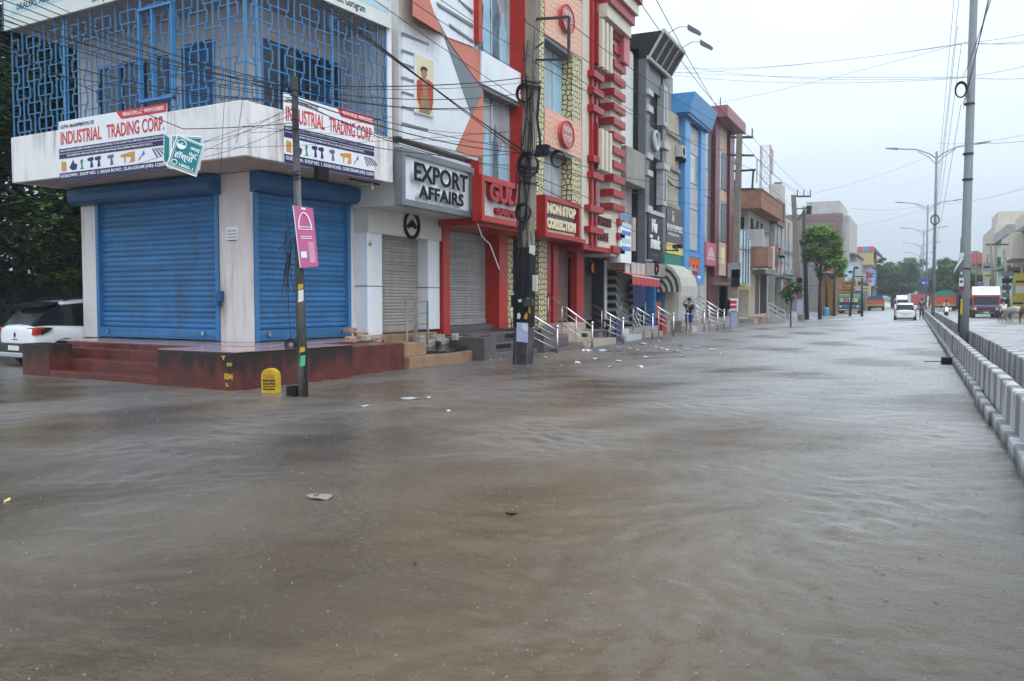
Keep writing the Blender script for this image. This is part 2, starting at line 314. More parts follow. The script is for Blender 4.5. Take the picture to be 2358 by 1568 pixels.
# ------------------------------------------------------------------ rainy air
hm = bpy.data.materials.new('rain_haze'); hm.use_nodes = True; hm.node_tree.nodes.clear()
ho = hm.node_tree.nodes.new('ShaderNodeOutputMaterial'); hv = hm.node_tree.nodes.new('ShaderNodeVolumePrincipled')
hv.inputs['Color'].default_value = (.90, .95, 1, 1); hv.inputs['Density'].default_value = HAZE; hv.inputs['Anisotropy'].default_value = .2
hm.node_tree.links.new(hv.outputs[0], ho.inputs['Volume'])
hz = MB().box(-120, 120, -20, 720, -1.5, 40).build('haze', hm); tag(hz, None, None, kind='stuff')
# ================================================================== CORNER BUILDING (turned 5.7 degrees against the street)
CB = Vector((-11.7, 13.15, 0)); TH = rad(5.7)
CU = Vector((math.sin(TH), math.cos(TH), 0)); CV = Vector((-CU.y, CU.x, 0))
def PA(p): return CB + CU * p[0] + CV * p[1] + Vector((0, 0, p[2]))
def LA(p): d = Vector(p) - CB; return d.dot(CU), d.dot(CV), d.z
def pL(x, y, a=0.):
    q = LA(onP(x, y, PA((a, 0, 0)), CV)); return q[1], q[2]
def pR(x, y, b=0.):
    q = LA(onP(x, y, PA((0, b, 0)), CU)); return q[0], q[2]
def XF(mb, f=PA):
    mb.v = [tuple(f(p)) for p in mb.v]; return mb
A0, B0, AE, BE = 1.51, 1.457, 4.55, 7.85      # wall planes, balcony ends
ZP, ZS, ZB, ZT, ZR = .71, 4.42, 4.42, 5.49, 8.0
bl = thing('corner_building', 'white two storey corner building with blue shutters and blue grille balcony', 'building', CB)
# --- ground floor walls
w = MB()
w.box(A0, A0 + .035, B0, 2.50, ZP, ZS)                       # corner pier
w.box(A0, A0 + .3, 6.87, 7.50, ZP, ZS)                     # left pier
w.box(A0 + .02, A0 + .25, 2.50, 6.87, 4.02, ZS)            # lintels
w.box(A0 + .04, 4.62, B0 + .02, B0 + .25, 4.02, ZS); w.box(4.62, 4.92, B0, B0 + .3, ZP, ZS)
w.box(A0 + .05, 4.9, 7.25, 7.5, ZP, ZS)
XF(w).build('wall', 'pink_wall', bl, bevel=.012)
# --- first floor wall, floor and roof slabs
w = MB()
w.box(A0, A0 + .25, B0, 7.5, 4.56, ZR); w.box(A0 + .25, 4.9, B0, B0 + .25, 4.56, ZR); w.box(A0 + .25, 4.9, 7.25, 7.5, ZS, ZR + 1.4)
XF(w).build('upper_wall', 'upper_wall', bl)
fl = MB().box(  .10, AE - .1, .10, BE - .1, ZS + .005, 4.56); XF(fl).build('balcony_floor', 'soffit', bl)
fl = MB().box(  .02, AE - .02, .02, BE, ZR, ZR + .14); XF(fl).build('roof', 'soffit', bl)
w = MB()
w.box(0, .12, 0, BE, ZB, ZT); w.box(.12, AE, 0, .12, ZB, ZT - .02); w.box(.12, A0 + .2, BE - .12, BE, ZB, ZT + .02); w.box(AE - .12, AE, .12, B0, ZB, ZT - .03)
XF(w).build('parapet', 'white_wall', bl, bevel=.015)
w = MB().box(AE - .16, AE, .02, .16, ZT, ZR).box(AE - .1, AE - .02, .16, B0, ZT, ZR); XF(w).build('end_pilaster', 'white_wall', bl)
# --- rolling shutters
def sh(side, u0, u1, z0, z1, mat, name='shutter'):
    m = MB()
    place = (lambda u, v, d: PA((A0 + .10 - d, u1 - u, z0 + v))) if side == 'L' else (lambda u, v, d: PA((u0 + u, B0 + .10 - d, z0 + v)))
    shutter(m, place, u1 - u0, z1 - z0, .118, .03); s_ = m.build(name, mat, bl, smooth=False)
    for q in (u0, u1):
        g = MB()
        if side == 'L': g.box(A0 - .03, A0 + .14, q - .055, q + .055, z0, z1)
        else: g.box(q - .055, q + .055, B0 - .03, B0 + .14, z0, z1)
        XF(g).build('guide_rail', 'frame_blue', bl)
    g = MB()
    if side == 'L': g.box(A0 - .03, A0 + .09, u0 + .06, u1 - .06, z0 + .01, z0 + .24)
    else: g.box(u0 + .06, u1 - .06, B0 - .03, B0 + .09, z0 + .01, z0 + .24)
    XF(g).build('bottom_rail', 'shutter_blue', s_, bevel=.01)
    for f in (.1, .9):
        g = MB(); q = u0 + (u1 - u0) * f
        if side == 'L': g.disc((0, 0, 0), 'y', .05, .06); o = len(g.v); g.v[o - 48:] = [(A0 - .09 + y, q + x, z0 + .16 + z) for x, y, z in g.v[o - 48:]]
        else: g.disc((q, B0 - .09, z0 + .16), 'y', .05, .06)
        XF(g).build('lock', 'steel', s_)
sh('L', 2.56, 6.84, ZP + .02, 4.02, 'shutter_blue'); sh('R', 1.60, 4.62, ZP + .02, 4.02, 'shutter_blue')
m = MB()                                                   # roller boxes with a rounded lower edge
prof = [(0, 0), (-.30, 0), (-.36, -.06), (-.37, -.20), (-.34, -.33), (-.26, -.40), (0, -.42)]
m.prism([(A0 + d, 2.42, 4.40 + z) for d, z in prof], (0, 5.08, 0)); XF(m).build('roller_box', 'box_blue', bl)
m = MB().prism([(1.45, B0 + d, 4.40 + z) for d, z in prof], (3.45, 0, 0)); XF(m).build('roller_box', 'box_blue', bl)
m = MB().box(A0 - .13, A0 + .02, 2.36, 2.50, 1.62, 1.84).box(A0 - .15, A0 - .02, 2.42, 2.52, 1.5, 1.62); XF(m).build('lock_box', 'box_blue', bl, bevel=.01)
# --- windows and door behind the grille
def opening(side, x0, x1, y0, y1, name, mat, div=2):
    if side == 'L': u1, z1 = pL(x0, y0, A0); u0, z2 = pL(x1, y1, A0)
    else: u0, z1 = pR(x0, y0, B0); u1, z2 = pR(x1, y1, B0)
    zt = (z1 + z2) / 2; zb = 5.2 if name == 'window' else 4.57; f = MB(); p = MB()
    bx = (lambda q, a0, a1, c0, c1, d: q.box(A0 - d, A0 + .03, a0, a1, c0, c1)) if side == 'L' else (lambda q, a0, a1, c0, c1, d: q.box(a0, a1, B0 - d, B0 + .03, c0, c1))
    bx(p, u0, u1, zb, zt, .012)
    for i in range(div + 1):
        q = u0 + (u1 - u0) * i / div; bx(f, q - .03, q + .03, zb, zt, .05)
    bx(f, u0, u1, zt, zt + .05, .05); bx(f, u0, u1, zb - .05, zb, .05)
    fo = XF(f).build(name, 'door_blue', bl); XF(p).build('pane' if name == 'window' else 'leaf', mat, fo)
opening('L', 230, 388, 159, 139, 'window', 'dark_glass', 3); opening('L', 423, 492, 110, 98, 'balcony_door', 'door_blue', 2)
opening('R', 604, 779, 103, 144, 'window', 'dark_glass', 4)
m = MB().box(3.25, 3.29, .75, B0 - .06, 5.2, 6.75); XF(m).build('open_sash', 'door_blue', bl)
# --- blue ornamental grille: staggered boxes strung on upright bars
def grille(L, zlo, zhi, sp, place, posts):
    g = MB(); n = round(L / sp); sp = L / n; t = .015; per = .76; rh = .26
    def bar(u0, u1, z0, z1): g.add([place(u, d, z) for u, d, z in ((u0, -t, z0), (u1, -t, z0), (u1, t, z0), (u0, t, z0), (u0, -t, z1), (u1, -t, z1), (u1, t, z1), (u0, t, z1))], [(0, 3, 2, 1), (4, 5, 6, 7), (0, 1, 5, 4), (1, 2, 6, 5), (2, 3, 7, 6), (3, 0, 4, 7)])
    for i in range(n + 1):
        u = i * sp; bar(u - .011, u + .011, zlo, zhi)
        off = per / 2 if i % 2 else 0.; z = zhi - .25 - off
        hw = sp * .61
        while z > zlo + .05:
            l, r = max(0, u - hw), min(L, u + hw); zb = max(zlo, z - rh)
            bar(l, r, z - .010, z + .010)
            if zb > zlo: bar(l, r, zb - .010, zb + .010)
            if l > 0: bar(l - .010, l + .010, zb, z)
            if r < L: bar(r - .010, r + .010, zb, z)
            for e in (-1, 1):
                q = u + e * sp / 2
                if 0 < q < L: bar(q - .009, q + .009, max(zlo, zb - (per / 2 - rh)), zb)
            z -= per
    for u in posts: bar(u - .03, u + .03, zlo, zhi)
    return g
grille(BE - .1, ZT + .02, ZR, .42, lambda u, d, z: PA((.06 + d, .05 + u, z)), (.42, 2.0, 3.05, 5.72)).build('window_grille', 'grille_blue', bl)
grille(AE - .12, ZT, ZR, .455, lambda u, d, z: PA((.08 + u, .06 + d, z)), (.02, .30, 2.46, 4.3)).build('window_grille', 'grille_blue', bl)
m = MB()
for z in (5.75, 7.62): m.box(-.06, .05, 2.0, 3.05, z, z + .05)
for b in (2.0, 2.6, 3.02): m.box(-.05, .05, b, b + .045, 5.75, 7.65)
XF(m).build('grille_gate', 'grille_blue', bl)

# ---- big shop sign wrapped round the top of the balcony
sg = thing('shop_sign', 'wide cream and pale blue sign board wrapped round the corner above the grille', 'sign', PA((0, 0, ZR)))
XF(MB().box(-.06, .0, -.06, BE + .05, ZR - .02, ZR + 1.45).box(0, AE - .1, -.06, 0, ZR - .02, ZR + 1.45)).build('panel', 'sign_cream', sg)
m = MB()
for k in range(4):
    z = ZR + .30 + k * .30
    m.box(-.064, -.06, .1, BE - .25, z, z + .15).box(.05, AE - .2, -.064, -.06, z, z + .15)
XF(m).build('sky_stripes', 'sign_sky', sg)
XF(MB().box(-.075, .02, BE + .05, BE + .09, ZR - .03, ZR + 1.45)).build('edge_trim', 'door_blue', sg)
b1, z1 = pL(212, 55, -.066)
text('Shop No. 1, New Market, Basai Road, Gurugram', .25, 'black', sg, PA((-.067, b1, ZR + .07)), -CV, (0, 0, 1), .002)
b1, z1 = pL(38, 23, -.066); text('DEALERS, ADDITIONAL SUPPLIERS', .2, 'black', sg, PA((-.067, b1, z1)), -CV, (0, 0, 1), .002)
text('Shop No. 1, New Market, Basai Road, Gurugram', .23, 'black', sg, PA((.3, -.067, ZR + .09)), CU, (0, 0, 1), .002, width=3.2)

# ---- printed banners on the parapet
def banner(lab, org, xd, Wd, Hh):
    up = Vector((0, 0, 1)); nd = Vector(xd).cross(up); org = Vector(org)
    t = thing('shop_banner', lab, 'banner', org + Vector(xd) * Wd / 2)
    q = lambda u, v, d=0.: org + Vector(xd) * (u * Wd) + up * (v * Hh) + nd * d
    def poly(name, pts, mat, d=.004, th=.006): return MB().prism([q(u, v, d) for u, v in pts], -nd * th).build(name, mat, t)
    poly('sheet', [(0, 0), (1, 0), (1, 1), (0, 1)], 'banner_white', 0, .02)
    poly('red_ribbon', [(.56, 1), (.60, .885), (.615, .87), (1, .87), (1, 1)], 'banner_red')
    T = lambda s, u, v, w, h, mat, off=0.: text(s, 1, mat, t, q(u, v, .006), xd, up, .002, off, width=w * Wd, height=h * Hh)
    T('9810139220, 9999102882', .62, .90, .36, .07, 'white_print', .01)
    T('GSTIN: 06AHKPB8733G1ZE', .02, .875, .33, .055, 'black')
    T('INDUSTRIAL', .02, .60, .40, .22, 'banner_red', .012); T('TRADING CORP.', .47, .60, .51, .22, 'banner_red', .012)
    poly('navy_stripe', [(0, .455), (1, .455), (1, .535), (0, .535)], 'banner_navy'); poly('navy_stripe', [(0, .365), (1, .365), (1, .445), (0, .445)], 'banner_navy')
    T('DEALS IN: INDUSTRIAL MACHINERY, WELDING ELECTRODES & ACCESSORIES, CUTTING & HAND TOOLS, WIRE ROPES & TACKLES, NUT BOLTS & ALL', .012, .478, .975, .036, 'white_print')
    T('OILS & LUBRICANTS, V-BELTS, ELECTRIC POWER TOOLS, PNEUMATIC AIR TOOLS, GRINDING WHEELS & SAFETY ITEMS ETC.', .08, .388, .80, .036, 'white_print')
    poly('navy_stripe', [(0, 0), (1, 0), (1, .125), (0, .125)], 'banner_navy'); T('GODOWN : SHOP NO. 1, BASAI ROAD, GURUGRAM (HR)-122001', .012, .03, .975, .07, 'white_print', .012)
    ps = lambda pts, mat: poly('tool_picture', pts, mat)
    ps([(.02, .16), (.07, .155), (.07, .31), (.02, .325)], 'banner_orange')
    ps([(.10, .20), (.14, .33), (.15, .27), (.18, .24), (.17, .16), (.13, .15)], 'banner_navy')
    ps([(.21, .31), (.24, .31), (.23, .24), (.235, .18), (.25, .155), (.20, .155), (.22, .18), (.215, .24)], 'banner_green')
    for u, c in ((.28, 'banner_navy'), (.35, 'banner_navy'), (.47, 'banner_steel')):
        ps([(u, .32), (u + .055, .335), (u + .06, .28), (u + .045, .27), (u + .055, .165), (u + .025, .155), (u + .03, .26), (u, .28)], c)
    ps([(.60, .26), (.59, .30), (.68, .33), (.72, .33), (.72, .17), (.67, .16), (.69, .25), (.64, .26), (.635, .16), (.625, .16), (.625, .26)], 'banner_orange')
    ps([(.775, .25), (.80, .33), (.81, .27), (.79, .24)], 'banner_sky'); ps([(.75, .18), (.77, .245), (.78, .24), (.757, .175)], 'banner_steel')
    for k in range(5): ps([(.87 + k * .022, .335), (.885 + k * .022, .335), (.925 + k * .03, .19 + k * .012), (.912 + k * .03, .18 + k * .012)], 'banner_steel')
    return t
b0, z1 = pL(139, 417, -.02); b1, z2 = pL(381, 388, -.02); b2, z3 = pL(384, 235, -.02)
banner('white trade banner hung on the left face of the corner balcony', PA((-.03, b0, (z1 + z2) / 2)), -CV, b0 - b2, z3 - z2 - .02)
a0, z1 = pR(654, 375, -.02); a1, z2 = pR(861, 411, -.02); a2, z3 = pR(861, 270, -.02)
banner('white trade banner behind the leaning pole on the street face of the balcony', PA((a0, -.03, (z1 + z2) / 2)), CU, a1 - a0, z3 - z2)

# ---- small things on the corner building
n = thing('paper_notice', 'white paper notice pasted on the pillar between the blue shutters', 'notice', PA((A0 - .01, 1.9, 2.7)))
b0, z0 = pL(521, 553, A0); b1, z1 = pL(549, 521, A0)
XF(MB().box(A0 - .012, A0 - .002, b1, b0, z0, z1)).build('sheet', 'white_print', n)
for k in range(4): XF(MB().box(A0 - .014, A0 - .012, b1 + .05, b0 - .05, z1 - .1 - k * .07, z1 - .085 - k * .07)).build('printed_line', 'banner_navy', n)
fl = thing('flood_light', 'black flood light under the balcony beside the leaning pole', 'lamp', PA((1.9, 0, 4.3)))
p = PA((pR(737, 400, -.12)[0], -.12, pR(737, 400, -.12)[1]))
m = MB().box(-.02, .10, -.17, .17, -.14, .14); m.v = [tuple(p + CU * y - CV * x + Vector((0, 0, z - .02 * x))) for x, y, z in m.v]; m.build('housing', 'black', fl, bevel=.01)
MB().tube([p + Vector((0, 0, .1)), p + CV * .25 + Vector((0, 0, .22))], .015).build('bracket', 'black', fl)
cm = thing('bulb_holder', 'old bulb holder on an arm under the right end of the balcony', 'lamp', PA((4.2, .3, 4.3)))
XF(MB().tube([(3.4, .35, 4.40), (4.3, .2, 4.36)], .02)).build('arm', 'black', cm); XF(MB().ball((4.05, .24, 4.26), .06).tube([(4.05, .24, 4.25), (4.05, .24, 4.38)], .03)).build('bulb', 'mushroom', cm, smooth=True)

# ---- red oxide plinth with its steps
pl = thing('shop_plinth', 'red oxide plinth with steps running round the corner shop', 'plinth', (-11.12, 12.13, 0))
P1, P2, P3 = Vector((-17.85, 12.87, 0)), Vector((-11.12, 12.13, 0)), Vector((-10.95, 17.63, 0))
dL = (P1 - P2).normalized(); nL = Vector((-dL.y, dL.x, 0)); nL = nL if nL.y > 0 else -nL
dR = (P3 - P2).normalized(); nR = Vector((-dR.y, dR.x, 0)); nR = nR if nR.x < 0 else -nR
LL = (P1 - P2).length; LR = (P3 - P2).length
def PL(u, d, z): return P2 + dL * u + nL * d + Vector((0, 0, z))
def PR(u, d, z): return P2 + dR * u + nR * d + Vector((0, 0, z))
def slab(f, u0, u1, d0, d1, z0, z1, mb=None):
    m = mb or MB(); v = [f(u, d, z) for z in (z0, z1) for u, d in ((u0, d0), (u1, d0), (u1, d1), (u0, d1))]
    return m.add(v, [(0, 3, 2, 1), (4, 5, 6, 7), (0, 1, 5, 4), (1, 2, 6, 5), (2, 3, 7, 6), (3, 0, 4, 7)])
uA, uB = 2.15, 5.75                                          # stair recess on the left face
m = MB(); slab(PL, 0, uA, 0, 3.2, -.4, .69, m); m.build('corner_block', 'mould', pl, bevel=.02); slab(PL, uB, LL, 0, .55, -.4, .69).build('corner_block', 'mould', pl, bevel=.02)
m = MB(); slab(PL, uA, LL + .0, 1.05, 3.4, -.4, .70, m); m.build('platform', 'oxide', pl, bevel=.02)
for k, (z, d0) in enumerate(((.13, .0), (.36, .42), (.58, .80))):
    slab(PL, uA + .002, uB + (.0 if k < 2 else .5) - .002, d0 + .003, 1.06, -.4, z).build('step', 'oxide', pl, bevel=.015)
uC, uD = 1.45, 3.0
m = MB(); slab(PR, .3, uC, .003, 2.1, -.4, .687, m); m.build('corner_block', 'mould', pl, bevel=.02)
m = MB(); slab(PR, uD, LR, 0, 2.2, -.4, .63, m); m.build('end_block', 'oxide', pl, bevel=.02)
m = MB(); slab(PR, uC, uD, .62, 2.9, -.4, .67, m); slab(PR, uD, LR + .5, .9, 2.2, -.4, .66, m); m.build('platform', 'oxide', pl, bevel=.015)
for z, d0 in ((.14, .0), (.40, .33)): slab(PR, uC + .002, uD - .002, d0 + .003, .63, -.4, z).build('step', 'oxide', pl, bevel=.015)
m = MB()
slab(PL, -.02, uA, .02, 3.1, .69, .706, m); slab(PL, uA, 7.3, 1.08, 3.3, .70, .712, m); slab(PR, .3, uC, .03, 2.0, .690, .708, m); slab(PR, uC, LR + .6, .95, 2.4, .672, .716, m)
m.build('wet_floor', 'oxide_top', pl)
for s, u, z, h in (('534', .16, .20, .11), ('10', .10, .44, .07), ('T', .22, .55, .08), ('L', .12, .07, .07)):
    text(s, .15, 'yellow_paint', pl, PL(u + .1, -.006, z), -dL, (0, 0, 1), .001, .012, height=h, name='painted_mark')

# ---- yellow cable marker stone
mk = thing('marker_stone', 'yellow round topped cable marker stone standing in the water', 'marker stone', ong(620, 905))
c = ong(620, 905); dx = Vector((.965, .26, 0)).normalized(); dy = Vector((-dx.y, dx.x, 0)); prof = [(-.155, -.4), (.155, -.4), (.155, .30)] + [(.155 * math.cos(a), .30 + .135 * math.sin(a)) for a in [math.pi * k / 12 for k in range(1, 12)]] + [(-.155, .30)]
MB().prism([c + dx * u + Vector((0, 0, v)) for u, v in prof], dy * .16).build('stone', 'yellow_paint', mk, bevel=.015)
M('red_faded', (.5, .12, .03), .6)
for s, z, h, mt in (('GAIL', .26, .07, 'red_faded'), ('BEFORE', .20, .04, 'black'), ('EXCAVATION', .145, .04, 'black'), ('CONTACT', .10, .03, 'black'), ('0124-4086000', .055, .03, 'black')):
    text(s, .05, mt, mk, c + dx * -.115 - dy * .004 + Vector((0, 0, z)), dx, (0, 0, 1), .001, .002, width=.23, height=h)
# ================================================================== ROW OF SHOPS ALONG THE STREET (fronts face +x)
M('acp_white', (.74, .78, .82), .3, var=.04, scale=.8, streak=.4, dirt=(.45, .46, .46))
M('acp_grey', (.58, .58, .56), .35, var=.06, streak=.5, dirt=(.4, .4, .38))
M('acp_orange', (.56, .165, .10), .35, var=.05, scale=.7); M('acp_slate', (.16, .18, .20), .35, var=.18, scale=1.5)
M('shutter_beige', (.36, .325, .29), .45, var=.1, slat=.16, streak=.7, dirt=(.2, .17, .14)); M('shutter_grey', (.32, .31, .30), .45, var=.12, slat=.16, streak=.75, dirt=(.2, .18, .16)); M('shutter_brown', (.17, .11, .09), .5, var=.12, streak=.3, dirt=(.06, .04, .035))
M('red_acp', (.42, .020, .011), .32, var=.08, streak=.55, dirt=(.22, .03, .02)); M('red_deep', (.34, .011, .013), .35, var=.1, streak=.55, dirt=(.16, .02, .02)); M('red_pale', (.50, .11, .13), .35, var=.06)
M('glass_shop', (.34, .385, .40), .12, var=.4, scale=.8, spec=.8); M('curtain', (.40, .42, .43), .7, var=.2, scale=1.2, streak=.2, dirt=(.2, .22, .24)); M('curtain_blue', (.30, .50, .60), .5, var=.2, scale=1); M('print_blue', (.10, .15, .20), .5, var=.5, scale=2.5)
M('cream_acp', (.62, .57, .47), .45, var=.07, streak=.55, dirt=(.4, .36, .3)); M('sign_ivory', (.70, .62, .42), .45, var=.06); M('slate_back', (.13, .13, .14), .5)
M('granite', (.10, .085, .085), .3, var=.25, scale=9, streak=.2, dirt=(.16, .14, .13)); M('sandstone', (.29, .175, .105), .5, var=.28, scale=2.5, streak=.3, dirt=(.22, .14, .09)); M('beige_stone', (.40, .33, .27), .4, var=.12, scale=3, streak=.25, dirt=(.2, .16, .13))
M('maroon_letter', (.10, .012, .014), .4); M('shade_grey', (.20, .19, .185), .8, var=.2); M('rubble', (.35, .31, .27), .85, var=.35, scale=9, bump=.6); M('brick', (.33, .22, .16), .85, var=.35, scale=8, bump=.5); M('black_slab', (.02, .018, .02), .1, var=.4)
M('dark_room', (.018, .017, .016), .8); M('shade_dark', (.06, .056, .052), .7, var=.2)  # shade_dark puts recess shade into lower wall and shutter colour
def cells(key, a, b, sc, th, edge_dark=True):
    m = M(key, a, .35, var=.1); t = m.node_tree; n = t.nodes; l = t.links
    g = n.new('ShaderNodeTexCoord'); v = n.new('ShaderNodeTexVoronoi'); v.feature = 'DISTANCE_TO_EDGE'; v.inputs['Scale'].default_value = sc; v.inputs['Randomness'].default_value = .6
    v.voronoi_dimensions = '2D'; sp = n.new('ShaderNodeSeparateXYZ'); l.new(g.outputs['Object'], sp.inputs[0]); sm = n.new('ShaderNodeMath'); l.new(sp.outputs[0], sm.inputs[0]); l.new(sp.outputs[1], sm.inputs[1]); cb = n.new('ShaderNodeCombineXYZ'); l.new(sm.outputs[0], cb.inputs[0]); l.new(sp.outputs[2], cb.inputs[1])
    l.new(cb.outputs[0], v.inputs['Vector']); q = n.new('ShaderNodeMath'); q.operation = 'LESS_THAN'; q.inputs[1].default_value = th; l.new(v.outputs[0], q.inputs[0])
    b_ = n['Principled BSDF']; src = b_.inputs['Base Color'].links[0].from_socket
    x = n.new('ShaderNodeMix'); x.data_type = 'RGBA'; l.new(q.outputs[0], x.inputs[0]); l.new(src, x.inputs[6]); x.inputs[7].default_value = (*b, 1); l.new(x.outputs[2], b_.inputs['Base Color'])
cells('honeycomb', (.62, .55, .30), (.012, .011, .012), 5.4, .10); cells('pebble_orange', (.66, .30, .18), (.72, .50, .40), 5.0, .10)
def FB(mb, X0, X1, y0, y1, z0, z1): return mb.box(X0, X1, y0, y1, z0, z1)
def onface(pts, X): return [onX(x, y, X) for x, y in pts]
def plate(name, pts, X, mat, par, th=.03): return MB().prism(onface(pts, X), (-th, 0, 0)).build(name, mat, par)
def sheet_shutter(par, X, y0, y1, z0, z1, mat, pitch=.085):
    m = MB(); shutter(m, lambda u, v, d: Vector((X + d, y0 + u, z0 + v)), y1 - y0, z1 - z0, pitch, .022); o = m.build('shutter', mat, par)
    MB().box(X - .005, X + .035, y0 + .02, y1 - .02, z0, z0 + .16).build('bottom_rail', mat, o)
    return o

# ---------------------------------------------------------------- white clothing shop with the slatted panels
XU, XG = -11.15, -12.3
bx = thing('clothing_shop', 'white panelled clothing shop with orange and slate zigzag beside the corner building', 'shop', (-12.3, 20, 0))
MB().box(-22, XG - .55, 18.25, 22.1, 0, 13).build('wall', 'acp_grey', bx)
y0 = 17.85; y1 = 22.0
MB().box(XG - .6, XU - .03, y0, y1, 5.55, 13).build('upper_front', 'acp_grey', bx)
plate('white_panel', [(928, 52), (1021, 80), (1085, 266), (1049, 347), (928, 318)], XU, 'acp_white', bx)
plate('orange_panel', [(1026, 84), (1113, 119), (1113, 206)], XU, 'acp_orange', bx)
plate('slate_panel', [(1023, 84), (1113, 209), (1099, 237), (1086, 265)], XU + .012, 'acp_slate', bx)
plate('orange_panel', [(1113, 211), (1113, 364), (1051, 347), (1086, 267), (1099, 239)], XU, 'acp_orange', bx)
XB = XU + .35                                               # upper bay stands further out
MB().hull(onface([(950, 36), (1019, 78), (1000, 30), (950, -120)], XB) , onface([(950, 36), (1019, 78), (1000, 30), (950, -120)], XU - .02)).build('orange_bay', 'acp_orange', bx)
MB().prism(onface([(982, 0), (1027, 84), (1092, 108), (1092, -160), (950, -160)], XU + .03), (-.05, 0, 0)).build('white_panel', 'acp_white', bx)
plate('slate_edge', [(975, 0), (984, 0), (1030, 85), (1021, 82)], XU + .045, 'acp_slate', bx, .02)
for pts in ([(927, 73), (985, 99), (990, 106), (927, 82)], [(927, 113), (958, 124), (958, 131), (927, 120)], [(927, 144), (958, 154), (958, 161), (927, 151)], [(927, 175), (958, 186), (958, 193), (927, 182)], [(927, 209), (958, 219), (958, 225), (927, 215)], [(927, 243), (958, 252), (958, 258), (927, 249)], [(927, 281), (988, 297), (985, 302), (927, 287)]):
    plate('slate_slat', pts, XU + .01, 'acp_slate', bx, .02)
for pts in ([(1007, 5), (1090, 56), (1090, 64), (1012, 15)], [(1035, 54), (1090, 92), (1090, 98), (1040, 63)], [(1050, -8), (1090, 24), (1090, 33), (1058, 0)]):
    plate('slate_slat', pts, XU + .06, 'acp_slate', bx, .02)
MB().box(XG - .3, XU - .25, y0 + .02, y1, 5.40, 5.55).build('drip_ledge', 'slate_back', bx)
MB().box(XG - .3, XU - .06, y0 + .06, y1 - .03, 3.92, 5.4).build('sign_box', 'acp_grey', bx)
# street level
MB().box(XG - .55, XG + .05, 18.1, 22.05, 3.32, 3.92).build('lintel', 'acp_grey', bx)
MB().box(XG - .45, XG, 18.12, 18.78, .62, 3.32).build('column', 'acp_white', bx); MB().box(XG - .45, XG, 21.1, 21.75, .82, 3.32).build('column', 'acp_white', bx)
[MB().box(XG - .46, XG + .004, a_, b_, 1.98, 2.0).build('panel_joint', 'black', bx) for a_, b_ in ((18.11, 18.79), (21.09, 21.76))]
sheet_shutter(bx, XG - .35, 18.7, 21.15, .78, 3.34, 'shutter_beige')
e = onX(948, 518, XG + .06)
eb = thing('round_emblem', 'black ring emblem with a dark crest above the beige shutter', 'emblem', e)
MB().torus(e, 'x', .36, .055, 28, 8, .34).build('ring', 'black', eb, smooth=True)
MB().prism([(e.x, e.y + u, e.z + v) for u, v in ((-.26, -.05), (-.16, .03), (0, .14), (.16, .04), (.26, -.05), (.18, -.10), (0, -.04), (-.18, -.10))], (.03, 0, 0)).build('crest', 'black', eb)
sg = thing('shop_sign', 'white box sign reading EXPORT AFFAIRS in a grey frame', 'sign', (XU, 20, 3.95))
ya, yb, za, zb = onX(926, 400, XU + .1).y, onX(1093, 440, XU + .1).y, onX(926, 471, XU + .1).z, onX(926, 337, XU + .1).z; ew = onX(1076, 420, XU + .1).y - onX(953, 400, XU + .1).y; hz_ = (zb - za) / 1.37
MB().box(XU - .08, XU + .0, ya + .05, yb - .05, za + .05, zb - .05).build('panel', 'acp_white', sg)
f = MB(); fw = .16
f.box(XU - .12, XU + .10, ya, yb, za, za + fw).box(XU - .12, XU + .10, ya, yb, zb - fw, zb).box(XU - .12, XU + .10, ya, ya + fw, za + fw, zb - fw).box(XU - .12, XU + .10, yb - fw, yb, za + fw, zb - fw)
f.build('frame', 'acp_slate', sg, bevel=.01)
for s, yl, w, z, h in (('EXPORT', onX(953, 400, XU + .1).y, ew, za + .64 * hz_, .46 * hz_), ('AFFAIRS', onX(963, 440, XU + .1).y, ew * .84, za + .24 * hz_, .33 * hz_)):
    text(s, 1, 'acp_white', sg, (XU + .05, yl, z), (0, 1, 0), (0, 0, 1), .05, .03, width=w, height=h, name='letter_side')
    text(s, 1, 'black', sg, (XU + .115, yl, z), (0, 1, 0), (0, 0, 1), .006, .022, width=w, height=h)
po = thing('fashion_poster', 'tall poster of a man in a red jacket on the white slatted shop front', 'poster', onX(978, 268, XU))
plate('frame', [(956.5, 121), (1000.5, 139), (1000.5, 270.5), (956.5, 258.5)], XU + .06, 'acp_white', po, .06)
plate('sheet', [(959, 125), (998.5, 141.5), (998.5, 267), (959, 255.5)], XU + .066, 'sign_ivory', po, .006)
M('skin', (.36, .19, .12), .5, var=.06); M('hair', (.015, .012, .01), .5); M('jacket_red', (.45, .06, .03), .6); M('trouser', (.30, .18, .09), .6)
for nm, pts, mt in (('printed_trouser', [(970, 216), (988, 220), (991, 264.5), (966, 257.5)], 'trouser'), ('printed_shirt', [(974, 181), (983, 184), (985, 222), (972, 218)], 'skin'), ('printed_jacket', [(972, 178), (960, 186), (960.5, 222), (968, 252), (974, 214)], 'jacket_red'), ('printed_jacket', [(983, 181), (997.5, 193), (997.5, 236), (993, 260), (985, 217)], 'jacket_red'), ('printed_face', [(971, 158), (982, 161), (984, 172), (979, 184), (974, 182), (970, 169)], 'skin'), ('printed_hair', [(968, 160), (971, 153), (979, 153.5), (984.5, 159), (984, 166), (981, 162), (972, 160), (970, 166)], 'hair')):
    plate(nm, pts, XU + .07 + .001 * len(nm) * .1, mt, po, .004)
hc = thing('lemon_charm', 'green and yellow lemon and chilli charm hanging at the white column', 'charm', onX(853, 568, XG + .03))
